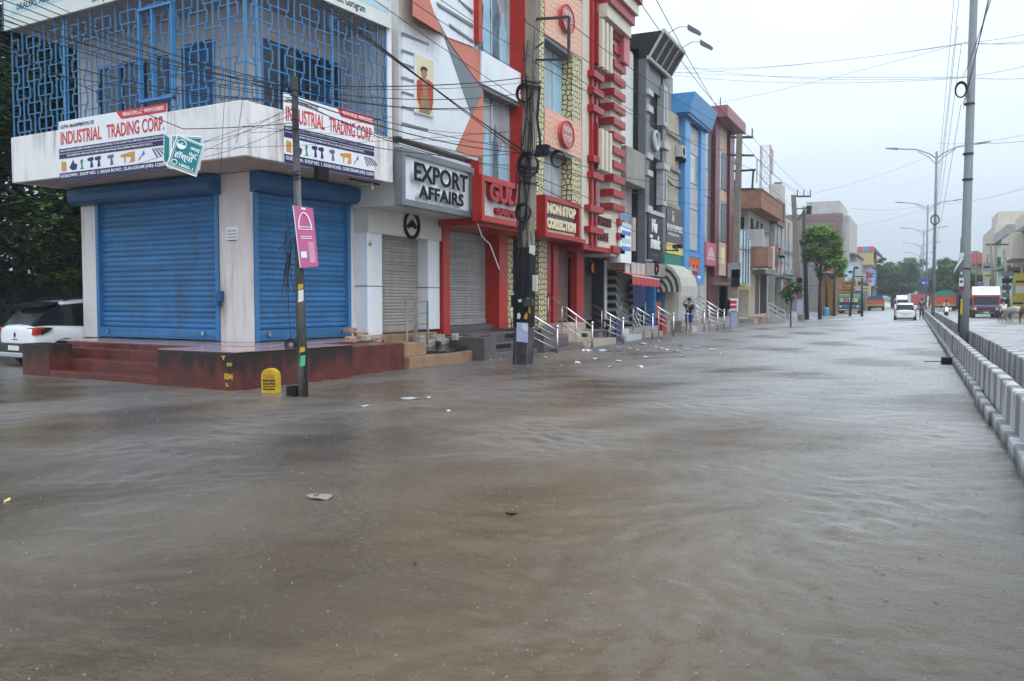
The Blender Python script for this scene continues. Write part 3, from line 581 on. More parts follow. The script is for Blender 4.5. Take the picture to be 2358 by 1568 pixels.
p = onX(853, 552, XG + .03); MB().tube([p, p - Vector((0, 0, .1))], .004).build('thread', 'black', hc); MB().ball(p - Vector((0, 0, .12)), .035).build('lemon', 'yellow_paint', hc, smooth=True)
for a in range(4): MB().tube([p - Vector((0, 0, .07)), p + Vector((0, -.05 + a * .033, -.12 + .01 * a))], [.012, .004]).build('chilli', 'banner_green', hc)

# ---------------------------------------------------------------- garment shop in red frames
XA = -11.0
gx = thing('garment_shop', 'red framed garment shop with tall glazed fronts behind the wired concrete pole', 'shop', (-12.3, 23.8, 0))
MB().box(-22, -12.9, 22.15, 26.2, 0, 13.5).build('wall', 'shade_grey', gx)
MB().box(-13, XA - .5, 22.0, 25.95, 3.95, 4.1).box(-13, XA - .55, 22.05, 25.9, 4.1, 13.4).build('floor_block', 'curtain', gx)
for z0, z1, s_ in ((5.2, 7.65, 'lower'), (8.75, 12, 'upper')):
    a, b = 22.4, 25.5
    MB().box(XA - .55, XA - .5, a, b, z0, z1).build('glazing', 'glass_shop', gx)
    for q in (a, a + 1.05, a + 2.35, b): MB().box(XA - .5, XA - .46, q - .025, q + .025, z0, z1).build('mullion', 'steel', gx)
    # pale printed figures on the film of the glass
    r2 = random.Random(3 if s_ == 'lower' else 5)
    for k in range(4):
        yy = a + .25 + k * .55; hh = (z1 - z0) * r2.uniform(.5, .8); w_ = r2.uniform(.22, .34)
        pts = [(-w_, 0), (-w_ * .9, hh * .35), (-w_ * 1.1, hh * .6), (-w_ * .4, hh * .78), (-w_ * .35, hh * .93), (0, hh), (w_ * .35, hh * .92), (w_ * .4, hh * .78), (w_ * 1.05, hh * .62), (w_ * .8, hh * .3), (w_, 0)]
        MB().prism([(XA - .499, yy + u, z0 + .02 + v) for u, v in pts], (.004, 0, 0)).build('printed_figure', ('print_blue', 'curtain_blue')[k % 2], gx)
MB().box(XA - .56, XA - .1, 22.05, 25.6, 7.72, 8.62).build('white_band', 'acp_white', gx); MB().box(XA - .56, XA - .14, 22.06, 25.6, 7.60, 7.72).build('band_soffit', 'slate_back', gx)
for q, w_, zz in ((21.62, .34, ((3.75, 5.5), (8.75, 13.4))), (24.75, .66, ((3.75, 13.4),))):
    for za_, zb_ in zz: MB().box(XA - .6, XA + .04, q, q + w_ * .5, za_, zb_).box(XA - .6, XA - .02, q + w_ * .5, q + w_, za_, zb_).build('red_pilaster', 'red_acp', gx)
MB().box(-12.6, XA, 21.6, 25.9, 3.72, 3.9).build('red_soffit', 'red_acp', gx)
sg = thing('shop_sign', 'red framed sign with raised red GULATI GARMENTS letters half hidden by the pole', 'sign', (XA, 23.7, 3.8))
ya, yb, za, zb = onX(1110, 450, XA + .3).y, onX(1227, 450, XA + .3).y, onX(1110, 508, XA + .3).z, onX(1110, 400, XA + .3).z
MB().box(XA + .02, XA + .14, ya + .1, yb - .1, za + .1, zb - .1).build('panel', 'acp_grey', sg)
f = MB(); fw = .17
f.box(XA + .0, XA + .30, ya, yb, za, za + fw).box(XA, XA + .30, ya, yb, zb - fw, zb).box(XA, XA + .30, ya, ya + fw, za + fw, zb - fw).box(XA, XA + .30, yb - fw, yb, za + fw, zb - fw); f.build('frame', 'red_acp', sg, bevel=.01)
text('GULATI', 1, 'red_deep', sg, (XA + .22, onX(1128, 450, XA + .28).y, za + .60), (0, 1, 0), (0, 0, 1), .07, .05, width=onX(1223, 450, XA + .28).y - onX(1128, 450, XA + .28).y, height=.56)
text('GARMENTS', 1, 'red_deep', sg, (XA + .20, onX(1146, 490, XA + .28).y, za + .27), (0, 1, 0), (0, 0, 1), .05, .03, width=2.15, height=.21)
# street level
sheet_shutter(gx, -12.62, 22.3, 25.35, .88, 3.72, 'shutter_grey')
MB().box(-12.75, -12.2, 21.8, 22.2, .45, 3.72).build('red_column', 'red_acp', gx); MB().box(-12.75, -12.1, 25.3, 25.95, .7, 3.72).build('red_column', 'red_acp', gx)
MB().box(-13, -12.3, 22.2, 25.3, .4, .86).build('granite_sill', 'granite', gx)

# ---------------------------------------------------------------- shop with honeycomb columns
nx = thing('collection_shop', 'shop with black and cream honeycomb columns and orange pebbled bands', 'shop', (-12.3, 28, 0))
MB().box(-22, -12.9, 26.2, 30.15, 0, 13.5).build('wall', 'shade_grey', nx)
MB().box(-13, XA - .42, 26.0, 30.0, 3.85, 13.4).build('floor_block', 'curtain', nx)
MB().box(XA - .5, XA, 25.52, 26.38, 3.72, 13.4).build('honeycomb_column', 'honeycomb', nx); MB().box(XA - .42, XA, 28.95, 29.82, 3.85, 13.4).build('honeycomb_column', 'honeycomb', nx)
for z0, z1, mt in ((5.2, 6.72, 'glass_shop'), (7.95, 10.2, 'curtain_blue')):
    MB().box(XA - .42, XA - .40, 26.38, 28.95, z0, z1).build('glazing', mt, nx); [MB().box(XA - .40, XA - .37, q_, q_ + .04, z0, z1).build('mullion', 'steel', nx) for q_ in (28.0, 26.4)]
    cu = MB()
    for k in range(9): cu.prism([(XA - .398, 26.5 + k * .16, z0), (XA - .398, 26.58 + k * .16, z0), (XA - .398, 26.58 + k * .16 + .02, z1), (XA - .398, 26.5 + k * .16, z1)], (.002, 0, 0))
    cu.build('curtain_folds', 'curtain', nx)
for z0, z1 in ((6.72, 7.92), (10.25, 12.2)):
    MB().box(XA - .42, XA + .03, 26.38, 29.82, z0, z1).build('pebbled_band', 'pebble_orange', nx); MB().box(XA - .42, XA + .0, 26.4, 28.95, z0 - .13, z0 - .003).build('band_soffit', 'slate_back', nx)
for yc, zc, lines in ((28.1, 7.30, ('NON', 'STOP')), (28.1, 11.2, ('NON', 'STOP'))):
    ds = thing('round_sign', 'round red NON STOP sign on the %s pebbled band' % ('lower' if zc < 9 else 'upper'), 'sign', (XA, yc, zc - .4))
    MB().disc((XA + .03, yc, zc), 'x', .62, .13, 36, .46).build('disc', 'red_pale', ds); MB().torus((XA + .16, yc, zc), 'x', .60, .03, 36, 6, .44).build('rim', 'red_deep', ds)
    for s, dz in zip(lines, (.06, -.24)): text(s, 1, 'cream_acp', ds, (XA + .165, yc - .36, zc + dz), (0, 1, 0), (0, 0, 1), .006, .02, width=.72, height=.2)
sg = thing('shop_sign', 'red framed sign with chunky ivory NON STOP COLLECTION letters', 'sign', (XA, 28.2, 3.75))
ya, yb, za, zb = onX(1256, 500, XA + .32).y, onX(1337, 500, XA + .32).y, onX(1256, 544, XA + .32).z, onX(1256, 447, XA + .32).z
MB().box(XA + .02, XA + .12, ya + .1, yb - .1, za + .1, zb - .1).build('panel', 'slate_back', sg)
f = MB(); fw = .17
f.box(XA, XA + .32, ya, yb, za, za + fw).box(XA, XA + .32, ya, yb, zb - fw, zb).box(XA, XA + .32, ya, ya + fw, za + fw, zb - fw).box(XA, XA + .32, yb - fw, yb, za + fw, zb - fw); f.build('frame', 'red_deep', sg, bevel=.01)
[MB().box(XA + .12, XA + .16, ya + fw, yb - fw, q_, q_ + .1).build('ivory_strip', 'sign_ivory', sg) for q_ in (zb - fw - .1, za + fw)]
text('NON STOP', 1, 'sign_ivory', sg, (XA + .20, ya + .3, za + .78), (0, 1, 0), (0, 0, 1), .06, .06, width=yb - ya - .6, height=.36); text('COLLECTION', 1, 'sign_ivory', sg, (XA + .20, ya + .3, za + .30), (0, 1, 0), (0, 0, 1), .06, .06, width=yb - ya - .6, height=.34)
MB().box(-13, XA + .1, 26.0, 30.1, 3.7, 3.84).build('red_soffit', 'red_deep', nx)
# street level
MB().box(-12.8, -12.2, 25.98, 26.55, .7, 3.7).build('honeycomb_column', 'honeycomb', nx); MB().box(-12.3, -11.7, 27.6, 28.36, .75, 3.7).build('honeycomb_column', 'honeycomb', nx)
sheet_shutter(nx, -12.65, 26.5, 27.6, .85, 3.7, 'shutter_brown'); sheet_shutter(nx, -12.1, 29.45, 31.4, .85, 3.66, 'shutter_brown')
for a_, b_ in ((28.4, 28.76), (29.0, 29.45), (31.4, 32.2)): MB().box(-11.98, -11.72, a_, b_, .75, 3.66).build('red_column', 'red_deep', nx)

# ---------------------------------------------------------------- striped shop with stacked red blocks
dx_ = thing('choice_shop', 'cream and red shop with a column of stacked red blocks and slatted balconies', 'shop', (-12.3, 32.5, 0))
MB().box(-22, -13, 30.15, 35.0, 0, 14.6).build('wall', 'cream_acp', dx_)
MB().box(-13, XA - .02, 30.0, 31.0, 3.72, 14.4).build('cream_pier', 'cream_acp', dx_)
MB().box(-13, XA - .45, 31.0, 34.7, 3.72, 14.4).build('floor_block', 'curtain', dx_)
for q in (30.75, 31.2): MB().box(XA - .1, XA + .10, q, q + .22, 3.6, 14.3).build('red_strip', 'red_deep', dx_)
for z in (4.12, 4.9, 6.15, 6.75, 8.6, 9.25, 9.85): MB().box(XA - .15, XA + .24, 30.55 if z > 5.5 else 30.25, 31.75, z, z + .24).build('red_bracket', 'red_deep', dx_, bevel=.01)
for z0, z1, mt in ((5.15, 6.9, 'print_blue'), (7.9, 10.3, 'dark_glass')):
    MB().box(XA - .45, XA - .42, 31.45, 33.2, z0, z1).build('glazing', 'glass_shop' if z0 < 6 else mt, dx_)
    MB().prism([(XA - .418, 31.75 + u, z0 + .05 + v) for u, v in ((0, 0), (.5, 0), (.6, .5), (.45, .95), (.5, 1.2), (.3, 1.4), (.1, 1.15), (.12, .9), (-.05, .5))], (.004, 0, 0)).build('printed_figure', 'print_blue' if z0 < 6 else 'curtain_blue', dx_)
MB().box(-13, XA - .0, 33.3, 34.6, 3.4, 14.3).build('cream_column', 'cream_acp', dx_)
z = 3.52; k = 0
while z < 12.4:
    lo = 33.1 if not 4 < z < 5.2 else 33.9
    MB().box(-12.2 if z > 5 else -11.6, XA + .15, lo + .1, 34.74, z, z + .29).build('red_block', 'red_deep', dx_, bevel=.012); z += .565
for z0, z1 in ((6.55, 8.05), (10.35, 12.1)):
    bb = MB().box(XA - .4, XA + .2, 31.2, 32.4, z0, z0 + .2); 
    for q in (31.2, 31.68, 32.16): bb.box(XA - .3, XA + .34, q, q + .26, z0 - .02, z1)
    bb.box(XA - .3, XA + .12, 31.22, 32.38, z0 + .2, z1 - .05); bb.build('slatted_balcony', 'cream_acp', dx_, bevel=.01)
    MB().box(XA - .4, XA + .2, 31.1, 31.19, z0 + .1, z1 + .2).build('red_side', 'red_deep', dx_)
for k, (z0, z1, mt) in enumerate(((12.25, 12.75, 'cream_acp'), (12.75, 13.15, 'red_deep'), (13.15, 13.6, 'cream_acp'), (13.6, 14.0, 'red_deep'), (14.0, 14.5, 'cream_acp'))):
    MB().box(XA - .6, XA + .42 + .13 * k, 31.5 - (.1 * k if k > 2 else 0), 34.55 + .09 * k, z0, z1).build('cornice_course', mt, dx_, bevel=.01)
MB().box(XA - .3, XA + .3, 34.0, 34.76, 11.2, 12.25).build('red_cap', 'red_pale', dx_, bevel=.02)
MB().box(XA - .45, XA + .02, 31.47, 33.28, 3.69, 5.02).build('sign_panel', 'cream_acp', dx_); MB().box(-13, XA + .06, 30.0, 34.5, 3.5, 3.68).build('red_soffit', 'red_deep', dx_)
for s, z, w_ in (('DIFFERENT', 4.50, 2.0), ('CHOICE', 3.92, 1.55)): text(s, 1, 'maroon_letter', dx_, (XA + .05, 31.62, z), (0, 1, 0), (0, 0, 1), .03, .0, width=w_ * .8, height=.34)
# street level: near-black panels stand in for the shade inside the open shop
MB().box(-13, -12.9, 30, 35, .4, 3.5).box(-12.9, -11.75, 34.7, 34.98, .3, 3.5).build('interior_shade', 'dark_room', dx_)
sheet_shutter(dx_, -12.3, 32.25, 34.7, .8, 3.45, M('shutter_dim', (.13, .12, .11), .55, var=.15, streak=.4)); MB().box(-12.0, -11.7, 34.72, 35.0, .5, 3.3).build('pale_post', 'panel_pale_' if 0 else 'acp_grey', dx_)
M('stripe_bw', (.03, .03, .032), .5)
def diag(key, sc):
    m = M(key, (.02, .02, .022), .5); t = m.node_tree; n = t.nodes; l = t.links; g = n.new('ShaderNodeTexCoord'); mp = n.new('ShaderNodeMapping'); mp.inputs['Rotation'].default_value = (rad(35), 0, 0); l.new(g.outputs['Object'], mp.inputs[0])
    w_ = n.new('ShaderNodeTexWave'); w_.bands_direction = 'Z'; w_.inputs['Scale'].default_value = sc; l.new(mp.outputs[0], w_.inputs[0]); q = n.new('ShaderNodeMath'); q.operation = 'GREATER_THAN'; q.inputs[1].default_value = .6; l.new(w_.outputs[0], q.inputs[0])
    x = n.new('ShaderNodeMix'); x.data_type = 'RGBA'; l.new(q.outputs[0], x.inputs[0]); x.inputs[6].default_value = (.015, .015, .017, 1); x.inputs[7].default_value = (.42, .42, .42, 1); l.new(x.outputs[2], n['Principled BSDF'].inputs['Base Color'])
diag('hazard', 1.1)

rs = thing('round_sign', 'round black sign with an orange half over the dark shop entrance', 'sign', onX(1362, 630, -12.1))
c = onX(1362, 617, -12.1); MB().disc(c, 'x', .36, .1, 28, .26).build('disc', 'black', rs); MB().prism([(c.x + .105, c.y - .02 + .28 * math.cos(a), c.z + .21 * math.sin(a)) for a in [math.pi * (.5 + k / 10) for k in range(11)]], (.01, 0, 0)).build('orange_half', 'yellow_paint' if 0 else M('orange_paint', (.62, .2, .02), .5), rs)
# ================================================================== FURTHER ALONG THE LEFT SIDE
M('plaster_grey', (.40, .395, .385), .85, var=.16, scale=.9, streak=.8, dirt=(.16, .155, .15), bump=.2); M('concrete_old', (.30, .28, .26), .85, var=.25, scale=1.5, streak=.5, dirt=(.09, .085, .08), bump=.3)
M('tile_black', (.010, .0105, .012), .4, var=.3, scale=3, spec=.3); M('panel_grey', (.115, .122, .135), .35, var=.08); M('panel_pale', (.44, .45, .46), .4, var=.08, streak=.3)
M('stone_beige', (.42, .37, .29), .7, var=.14, scale=1.4, streak=.4, dirt=(.17, .14, .10)); M('board_grey', (.10, .095, .092), .5, var=.08); M('board_yellow', (.58, .52, .16), .5); M('net_green', (.03, .19, .13), .7, var=.25)
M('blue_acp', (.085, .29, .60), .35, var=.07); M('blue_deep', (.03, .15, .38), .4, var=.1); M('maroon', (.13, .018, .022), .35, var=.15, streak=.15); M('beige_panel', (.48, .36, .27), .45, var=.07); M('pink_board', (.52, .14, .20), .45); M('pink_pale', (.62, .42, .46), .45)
M('plaster_orange', (.29, .145, .085), .85, var=.3, scale=1.4, streak=.95, dirt=(.15, .11, .08), bump=.2); M('plaster_white', (.50, .48, .455), .85, var=.14, streak=.8, dirt=(.22, .20, .18)); M('brick_wall', (.23, .14, .11), .85, var=.25, scale=3, streak=.3, dirt=(.17, .16, .155)); M('cement', (.20, .19, .185), .85, var=.2, streak=.4)
M('tin_yellow', (.30, .165, .035), .5, var=.25, streak=.35, dirt=(.2, .1, .03)); M('yellow_wall', (.50, .40, .17), .6, var=.06); M('mint', (.50, .66, .54), .7, var=.06, streak=.2, dirt=(.25, .3, .26)); M('cream_wall', (.56, .51, .42), .75, var=.08, streak=.3, dirt=(.25, .22, .18)); M('hoarding_blue', (.06, .30, .62), .5)
M('awning_red', (.46, .045, .05), .5, var=.12); M('canvas', (.46, .44, .40), .7, var=.12, scale=2, streak=.25, dirt=(.22, .2, .17)); M('canvas_dark', (.05, .045, .04), .7); M('tarp_blue', (.018, .03, .13), .5, var=.3, scale=2); M('post_blue', (.02, .12, .28), .5); M('brick_red', (.36, .085, .06), .7, var=.2)
# ---------------------------------------------------------------- low grey shop set back between two tall ones
fx = thing('small_shop', 'narrow pale grey shop with a concrete ledge squeezed between striped and black shops', 'shop', (-11.6, 36.5, 0))
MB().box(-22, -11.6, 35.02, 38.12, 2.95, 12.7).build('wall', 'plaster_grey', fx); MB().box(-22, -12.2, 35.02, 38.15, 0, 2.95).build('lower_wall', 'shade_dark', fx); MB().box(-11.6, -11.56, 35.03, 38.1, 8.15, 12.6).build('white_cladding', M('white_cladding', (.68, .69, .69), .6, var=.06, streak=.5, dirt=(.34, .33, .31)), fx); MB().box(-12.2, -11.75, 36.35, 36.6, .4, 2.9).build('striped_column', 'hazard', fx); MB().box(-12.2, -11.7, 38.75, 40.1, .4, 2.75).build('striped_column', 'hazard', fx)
MB().box(-11.6, -10.95, 35.2, 38.0, 6.6, 8.1).build('concrete_ledge', 'concrete_old', fx, bevel=.03)
MB().box(-11.6, -11.0, 35.1, 37.9, 2.9, 3.2).build('slab', 'concrete_old', fx)
sheet_shutter(fx, -11.9, 36.7, 38.7, .6, 2.85, 'shutter_grey')
sb = thing('shop_board', 'white and sky blue printed sign board beside the stacked red blocks', 'sign', onX(1430, 600, -10.9))
q = RX(-10.85, 1416, 532, 1447, 606); MB().box(-10.97, -10.85, q[0] + .75, q[1] + .4, q[2], q[3] + .4).build('panel', 'banner_white', sb)
for k in range(5): MB().box(-10.85, -10.843, q[0] + .9, q[1] + .3, q[2] + .5 + k * .32, q[2] + .68 + k * .32).build('printed_band', 'sign_sky' if k % 2 else 'banner_sky', sb)
MB().box(-10.97, -10.8, q[1] + .42, q[1] + .9, q[2] + .55, q[3] + .75).build('side_box', 'stone_beige', sb)
for y in (35.0, 35.9, 36.6, 37.3): MB().box(-10.95, -10.9, y, y + .62, 2.75 + .05 * (y % .3), 3.25).build('torn_flap', 'canvas', sb)
# ---------------------------------------------------------------- black fashion shop with flared cornice
gx = thing('trend_shop', 'tall black and grey shop with flared cornice and round blue window', 'shop', (-11, 40, 0))
GX, g0, g1 = -11.0, 38.2, 42.0
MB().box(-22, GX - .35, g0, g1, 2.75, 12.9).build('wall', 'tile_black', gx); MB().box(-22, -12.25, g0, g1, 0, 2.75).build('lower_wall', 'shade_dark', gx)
MB().box(GX - .36, GX, g0 + .004, g0 + .5, 3.0, 12.4).build('pilaster', 'panel_grey', gx); MB().box(GX - .36, GX - .05, g1 - .72, g1 - .004, 3.0, 12.4).build('pilaster', 'panel_grey', gx)
for z0, z1 in ((3.4, 3.46), (5.6, 5.9), (7.25, 7.5), (8.0, 8.25), (10.1, 10.4), (10.85, 11.1)):
    MB().box(GX - .3, GX + .12, g0 + .02, g0 + .85, z0, z1).build('pale_ledge', 'panel_pale', gx)
MB().box(GX - .34, GX - .1, g0 + .75, g1 - .95, 8.3, 9.6).build('grey_panel', 'panel_grey', gx); MB().box(GX - .34, GX - .1, g0 + .75, g1 - .95, 11.3, 12.4).build('grey_panel', 'panel_grey', gx)
for z0, z1 in ((6.0, 8.25), (9.65, 11.25)): MB().box(GX - .34, GX - .25, g0 + .76, g0 + 1.5, z0, z1).build('window', 'dark_glass', gx)
MB().box(GX - .34, GX - .22, g0 + .76, g0 + 1.3, 5.95, 7.9).build('glass_strip', M('glass_teal', (.10, .17, .19), .15), gx)
MB().torus((GX - .02, 40.0, 9.05), 'x', .42, .09, 26, 8).build('round_frame', 'panel_pale', gx, smooth=True); MB().disc((GX - .1, 40.0, 9.05), 'x', .40, .05).build('round_window', 'sign_sky', gx)
[MB().box(GX - .3, GX + .12, g1 - 1.0, g1 + .1, a_, b_).build('pale_ledge', 'panel_pale', gx) for a_, b_ in ((8.9, 9.25), (7.9, 8.2))]
for z in (6.2, 10.0): 
    MB().box(GX - .3, GX + .04, g1 - .85, g1 - .15, z, z + 1.9).build('side_window', 'panel_pale', gx); MB().box(GX - .2, GX + .05, g1 - .62, g1 - .38, z + .2, z + 1.7).build('pane', 'dark_glass', gx)
zt = 13.55
MB().hull([(GX - .6, g0, 12.4), (GX + .1, g0, 12.4), (GX + .1, g1, 12.4), (GX - .6, g1, 12.4)], [(GX - 1.6, g0, zt), (GX + .78, g0, zt), (GX + .78, g1, zt), (GX - 1.6, g1, zt)]).build('cornice', 'tile_black', gx)
MB().box(-22, GX - .6, g0 + .002, g1, 12.9, 13.5).build('parapet', 'tile_black', gx)
tr = MB().box(GX + .7, GX + .84, g0 - .03, g1 + .03, zt - .1, zt + .06).box(GX + .02, GX + .16, g0 - .03, g1 + .03, 12.36, 12.52)
for k in range(5):
    y = g0 + (g1 - g0) * k / 4; tr.bar((GX + .13, y, 12.45), (GX + .80, y, zt - .03), .09)
tr.build('cornice_rib', 'panel_pale', gx)
MB().box(GX - .3, GX + .06, g0 + .35, g1 - .95, 3.45, 5.55).build('sign_panel', 'tile_black', gx); MB().box(GX - .3, GX + .14, g0 + .32, g1 - .9, 5.56, 5.75).build('sign_edge', 'panel_pale', gx)
text('Nu', 1, 'white_print', gx, (GX + .07, 39.0, 4.75), (0, 1, 0), (0, 0, 1), .03, .03, width=.95, height=.62, shear=.2); text('Trendz', 1, 'white_print', gx, (GX + .07, 38.75, 4.0), (0, 1, 0), (0, 0, 1), .03, .03, width=1.75, height=.62, shear=.2)
text('FASHION', 1, 'panel_grey', gx, (GX + .07, 39.0, 3.62), (0, 1, 0), (0, 0, 1), .01, 0, width=1.1, height=.16)
MB().box(GX - .5, GX + .05, g0 + .05, g1 - .1, 2.75, 3.35).build('under_box', 'concrete_old', gx); MB().torus((GX + .07, 39.9, 3.1), 'x', .24, .06, 20, 6).build('round_vent', 'black', gx)
MB().disc((GX + .06, 39.95, 3.1), 'x', .05, .02).build('pilot_lamp', glow('lamp_red', (.8, .02, .02), 2), gx)
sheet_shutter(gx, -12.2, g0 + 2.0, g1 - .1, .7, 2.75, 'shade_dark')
for y in (38.9, 41.4):
    fl = thing('flood_light', 'flood light on an arm above the flared cornice, the %s one' % ('nearer' if y < 40 else 'farther'), 'lamp', (GX + .8, y, zt))
    MB().tube([(GX + .75, y, zt + .02), (GX + 1.3, y, zt + .28), (GX + 1.75, y, zt + .22)], .025).build('arm', 'steel', fl); MB().hull([(GX + 1.7, y - .16, zt + .08), (GX + 1.7, y + .16, zt + .08), (GX + 1.72, y + .16, zt + .3), (GX + 1.72, y - .16, zt + .3)], [(GX + 2.2, y - .2, zt - .2), (GX + 2.2, y + .2, zt - .2), (GX + 2.26, y + .2, zt - .08), (GX + 2.26, y - .2, zt - .08)]).build('housing', 'panel_grey', fl)
# ---------------------------------------------------------------- beige shop with dark billboard
hx = thing('billboard_shop', 'weathered beige building carrying a dark grey billboard with a yellow strip', 'shop', (-11.2, 43.6, 0))
MB().box(-22, -11.25, 42.02, 45.3, 0, 11.2).build('wall', 'stone_beige', hx); MB().box(-22, -11.6, 42.1, 45.3, 11.2, 13.2).build('upper_wall', 'concrete_old', hx)
for z in (6.3, 8.2, 9.9): MB().box(-11.3, -11.12, 42.4, 45.2, z, z + .2).build('ledge', 'concrete_old', hx)
bb = thing('billboard', 'dark grey shop billboard with yellow emblem above the striped awning', 'sign', (-11.1, 43.9, 4.3))
MB().box(-11.2, -11.05, 42.2, 45.55, 4.5, 6.25).build('panel', 'board_grey', bb); MB().box(-11.2, -11.03, 42.2, 45.6, 3.95, 4.49).build('yellow_strip', 'board_yellow', bb)
text('G', 1, 'board_yellow', bb, (-11.045, 43.2, 5.72), (0, 1, 0), (0, 0, 1), .005, .02, width=.4, height=.4); text('E', 1, 'white_print', bb, (-11.045, 43.3, 5.6), (0, 1, 0), (0, 0, 1), .006, .02, width=.3, height=.22)
text('ER ENTERPRISES', 1, 'white_print', bb, (-11.045, 42.3, 5.12), (0, 1, 0), (0, 0, 1), .005, .015, width=3.1, height=.3); text('Clothing & more', 1, 'white_print', bb, (-11.045, 42.5, 4.85), (0, 1, 0), (0, 0, 1), .005, 0, width=2.2, height=.16)
text('OPEN', 1, 'black', bb, (-11.025, 43.4, 4.12), (0, 1, 0), (0, 0, 1), .005, 0, width=1.1, height=.18)
MB().box(-11.22, -11.0, 41.6, 45.0, 3.35, 3.9).build('net_strip', 'net_green', hx)
sheet_shutter(hx, -11.5, 42.2, 45.1, .6, 2.9, 'shutter_grey')
ca = thing('flood_light', 'black flood light on a long boom in front of the grey billboard', 'lamp', onX(1530, 680, -10.6))
p0 = onX(1532, 576, -11.0); p1 = onX(1560, 577, -10.2); MB().tube([p0, p1], .03).build('boom', 'black', ca); c = p1 + Vector((0, 0, .12)); MB().box(c.x - .2, c.x + .2, c.y - .18, c.y + .25, c.z, c.z + .16).build('housing', 'black', ca)
# ---------------------------------------------------------------- blue shop
ix = thing('blue_shop', 'shop framed by two sky blue pilasters under a projecting blue canopy', 'shop', (-11, 48, 0)); BX = -11.0
MB().box(-22, BX - .3, 45.6, 50.9, 0, 12.0).build('wall', 'plaster_grey', ix)
MB().box(BX - .35, BX + .05, 45.45, 46.6, 2.6, 11.6).build('pilaster', 'blue_acp', ix); MB().box(BX - .35, BX + .05, 49.2, 50.3, 2.5, 11.6).build('pilaster', 'blue_acp', ix)
MB().hull([(BX - 1.1, 45.0, 11.35), (BX + .35, 45.0, 11.35), (BX + .35, 50.6, 11.35), (BX - 1.1, 50.6, 11.35)], [(BX - 1.1, 45.0, 12.35), (BX + .65, 45.0, 12.35), (BX + .65, 50.6, 12.35), (BX - 1.1, 50.6, 12.35)]).build('canopy', 'blue_acp', ix)
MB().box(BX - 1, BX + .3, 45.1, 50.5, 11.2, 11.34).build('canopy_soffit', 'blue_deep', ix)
for z0, z1, mt in ((4.4, 6.6, 'curtain'), (6.65, 8.0, 'panel_pale'), (8.05, 9.6, 'glass_shop'), (9.65, 11.1, 'panel_pale')): MB().box(BX - .3, BX - .12, 46.6, 49.2, z0, z1).build('infill_panel' if 'panel' in mt else 'window', mt, ix)
[MB().box(BX - .3, BX + .06, 46.6, 49.2, a_, b_).build('crossbeam', 'blue_acp', ix) for a_, b_ in ((3.98, 4.3), (2.5, 3.0))]
MB().box(BX - .2, BX - .02, 46.6, 49.2, 3.0, 3.98).build('sign_panel', 'panel_pale', ix)
text('BAJAJ', 1, M('orange_red', (.72, .11, .02), .45), ix, (BX + .0, 46.7, 3.35), (0, 1, 0), (0, 0, 1), .05, .05, width=2.3, height=.55, name='letters'); MB().box(BX - .02, BX + .03, 47.6, 48.9, 3.03, 3.25).build('red_strip', 'red_deep', ix)
sheet_shutter(ix, BX - .45, 46.2, 50.6, .6, 2.6, 'shutter_grey')
lamp = thing('bulb', 'bright round bulb under the blue shop sign', 'lamp', onX(1612, 650, BX + .3)); p = onX(1609, 640, BX + .2); MB().ball(p, .11).build('globe', 'banner_white', lamp, smooth=True); MB().tube([p, p + Vector((-.3, 0, .15))], .02).build('stem', 'black', lamp)
# ---------------------------------------------------------------- glazed shop and maroon shop
jx = thing('glazed_shop', 'narrow grey glazed shop with a pink sign between blue and maroon shops', 'shop', (-11, 52, 0))
MB().box(-22, -11.3, 50.95, 53.2, 0, 12.4).build('wall', 'plaster_white', jx)
for z0, z1, mt in ((5.0, 7.7, 'glass_shop'), (7.75, 9.3, 'panel_pale'), (9.35, 11.6, 'glass_shop')):
    MB().box(-11.3, -11.15, 50.4, 52.0, z0, z1).build('window' if mt[0] == 'g' else 'infill_panel', mt, jx); MB().box(-11.3, -11.14, 52.05, 52.8, z0, z1).build('dark_strip', 'panel_grey', jx)
pk = thing('shop_board', 'pink and white shop sign between the blue and the maroon fronts', 'sign', (-10.9, 51.7, 3.6))
MB().box(-11.1, -10.85, 50.35, 53.0, 3.65, 5.0).build('panel', 'pink_board', pk); MB().prism([(-10.85, 50.5 + 2.4 * k / 12, 4.0 + .75 * math.sin(math.pi * k / 12)) for k in range(13)], (.01, 0, 0)).build('pale_arch', 'pink_pale', pk)
sheet_shutter(jx, -11.4, 50.7, 53.0, .6, 3.0, 'shutter_grey'); MB().box(-11.5, -11.2, 52.6, 53.1, .6, 3.6).build('maroon_post', 'maroon', jx)
kx = thing('maroon_shop', 'tall maroon framed shop with beige panels beside the leaning concrete pole', 'shop', (-11, 56, 0))
MB().box(-22, -11.3, 53.25, 59.4, 0, 13.1).build('wall', 'maroon', kx)
for a, b in ((52.9, 54.2), (57.4, 58.9)): MB().box(-11.3, -10.9, a, b, 3.1, 12.6).build('pilaster', 'maroon', kx)
MB().box(-12.0, -10.2, 52.8, 59.0, 12.55, 13.25).build('cornice', M('maroon_pale', (.28, .10, .10), .4), kx, bevel=.03); MB().box(-11.3, -11.1, 54.2, 57.4, 11.0, 12.5).build('infill_panel', 'beige_panel', kx)
for z0, z1, mt in ((3.2, 5.3, 'beige_panel'), (5.35, 7.8, 'glass_shop'), (7.85, 8.6, 'beige_panel'), (8.65, 10.95, 'glass_shop')): MB().box(-11.3, -11.08, 54.2, 57.4, z0, z1).build('window' if mt[0] == 'g' else 'infill_panel', mt, kx); 
for z0, z1 in ((5.4, 7.75), (8.7, 10.9)): MB().box(-11.08, -11.04, 55.6, 57.3, z0, z1).build('dark_pane', 'panel_grey', kx)
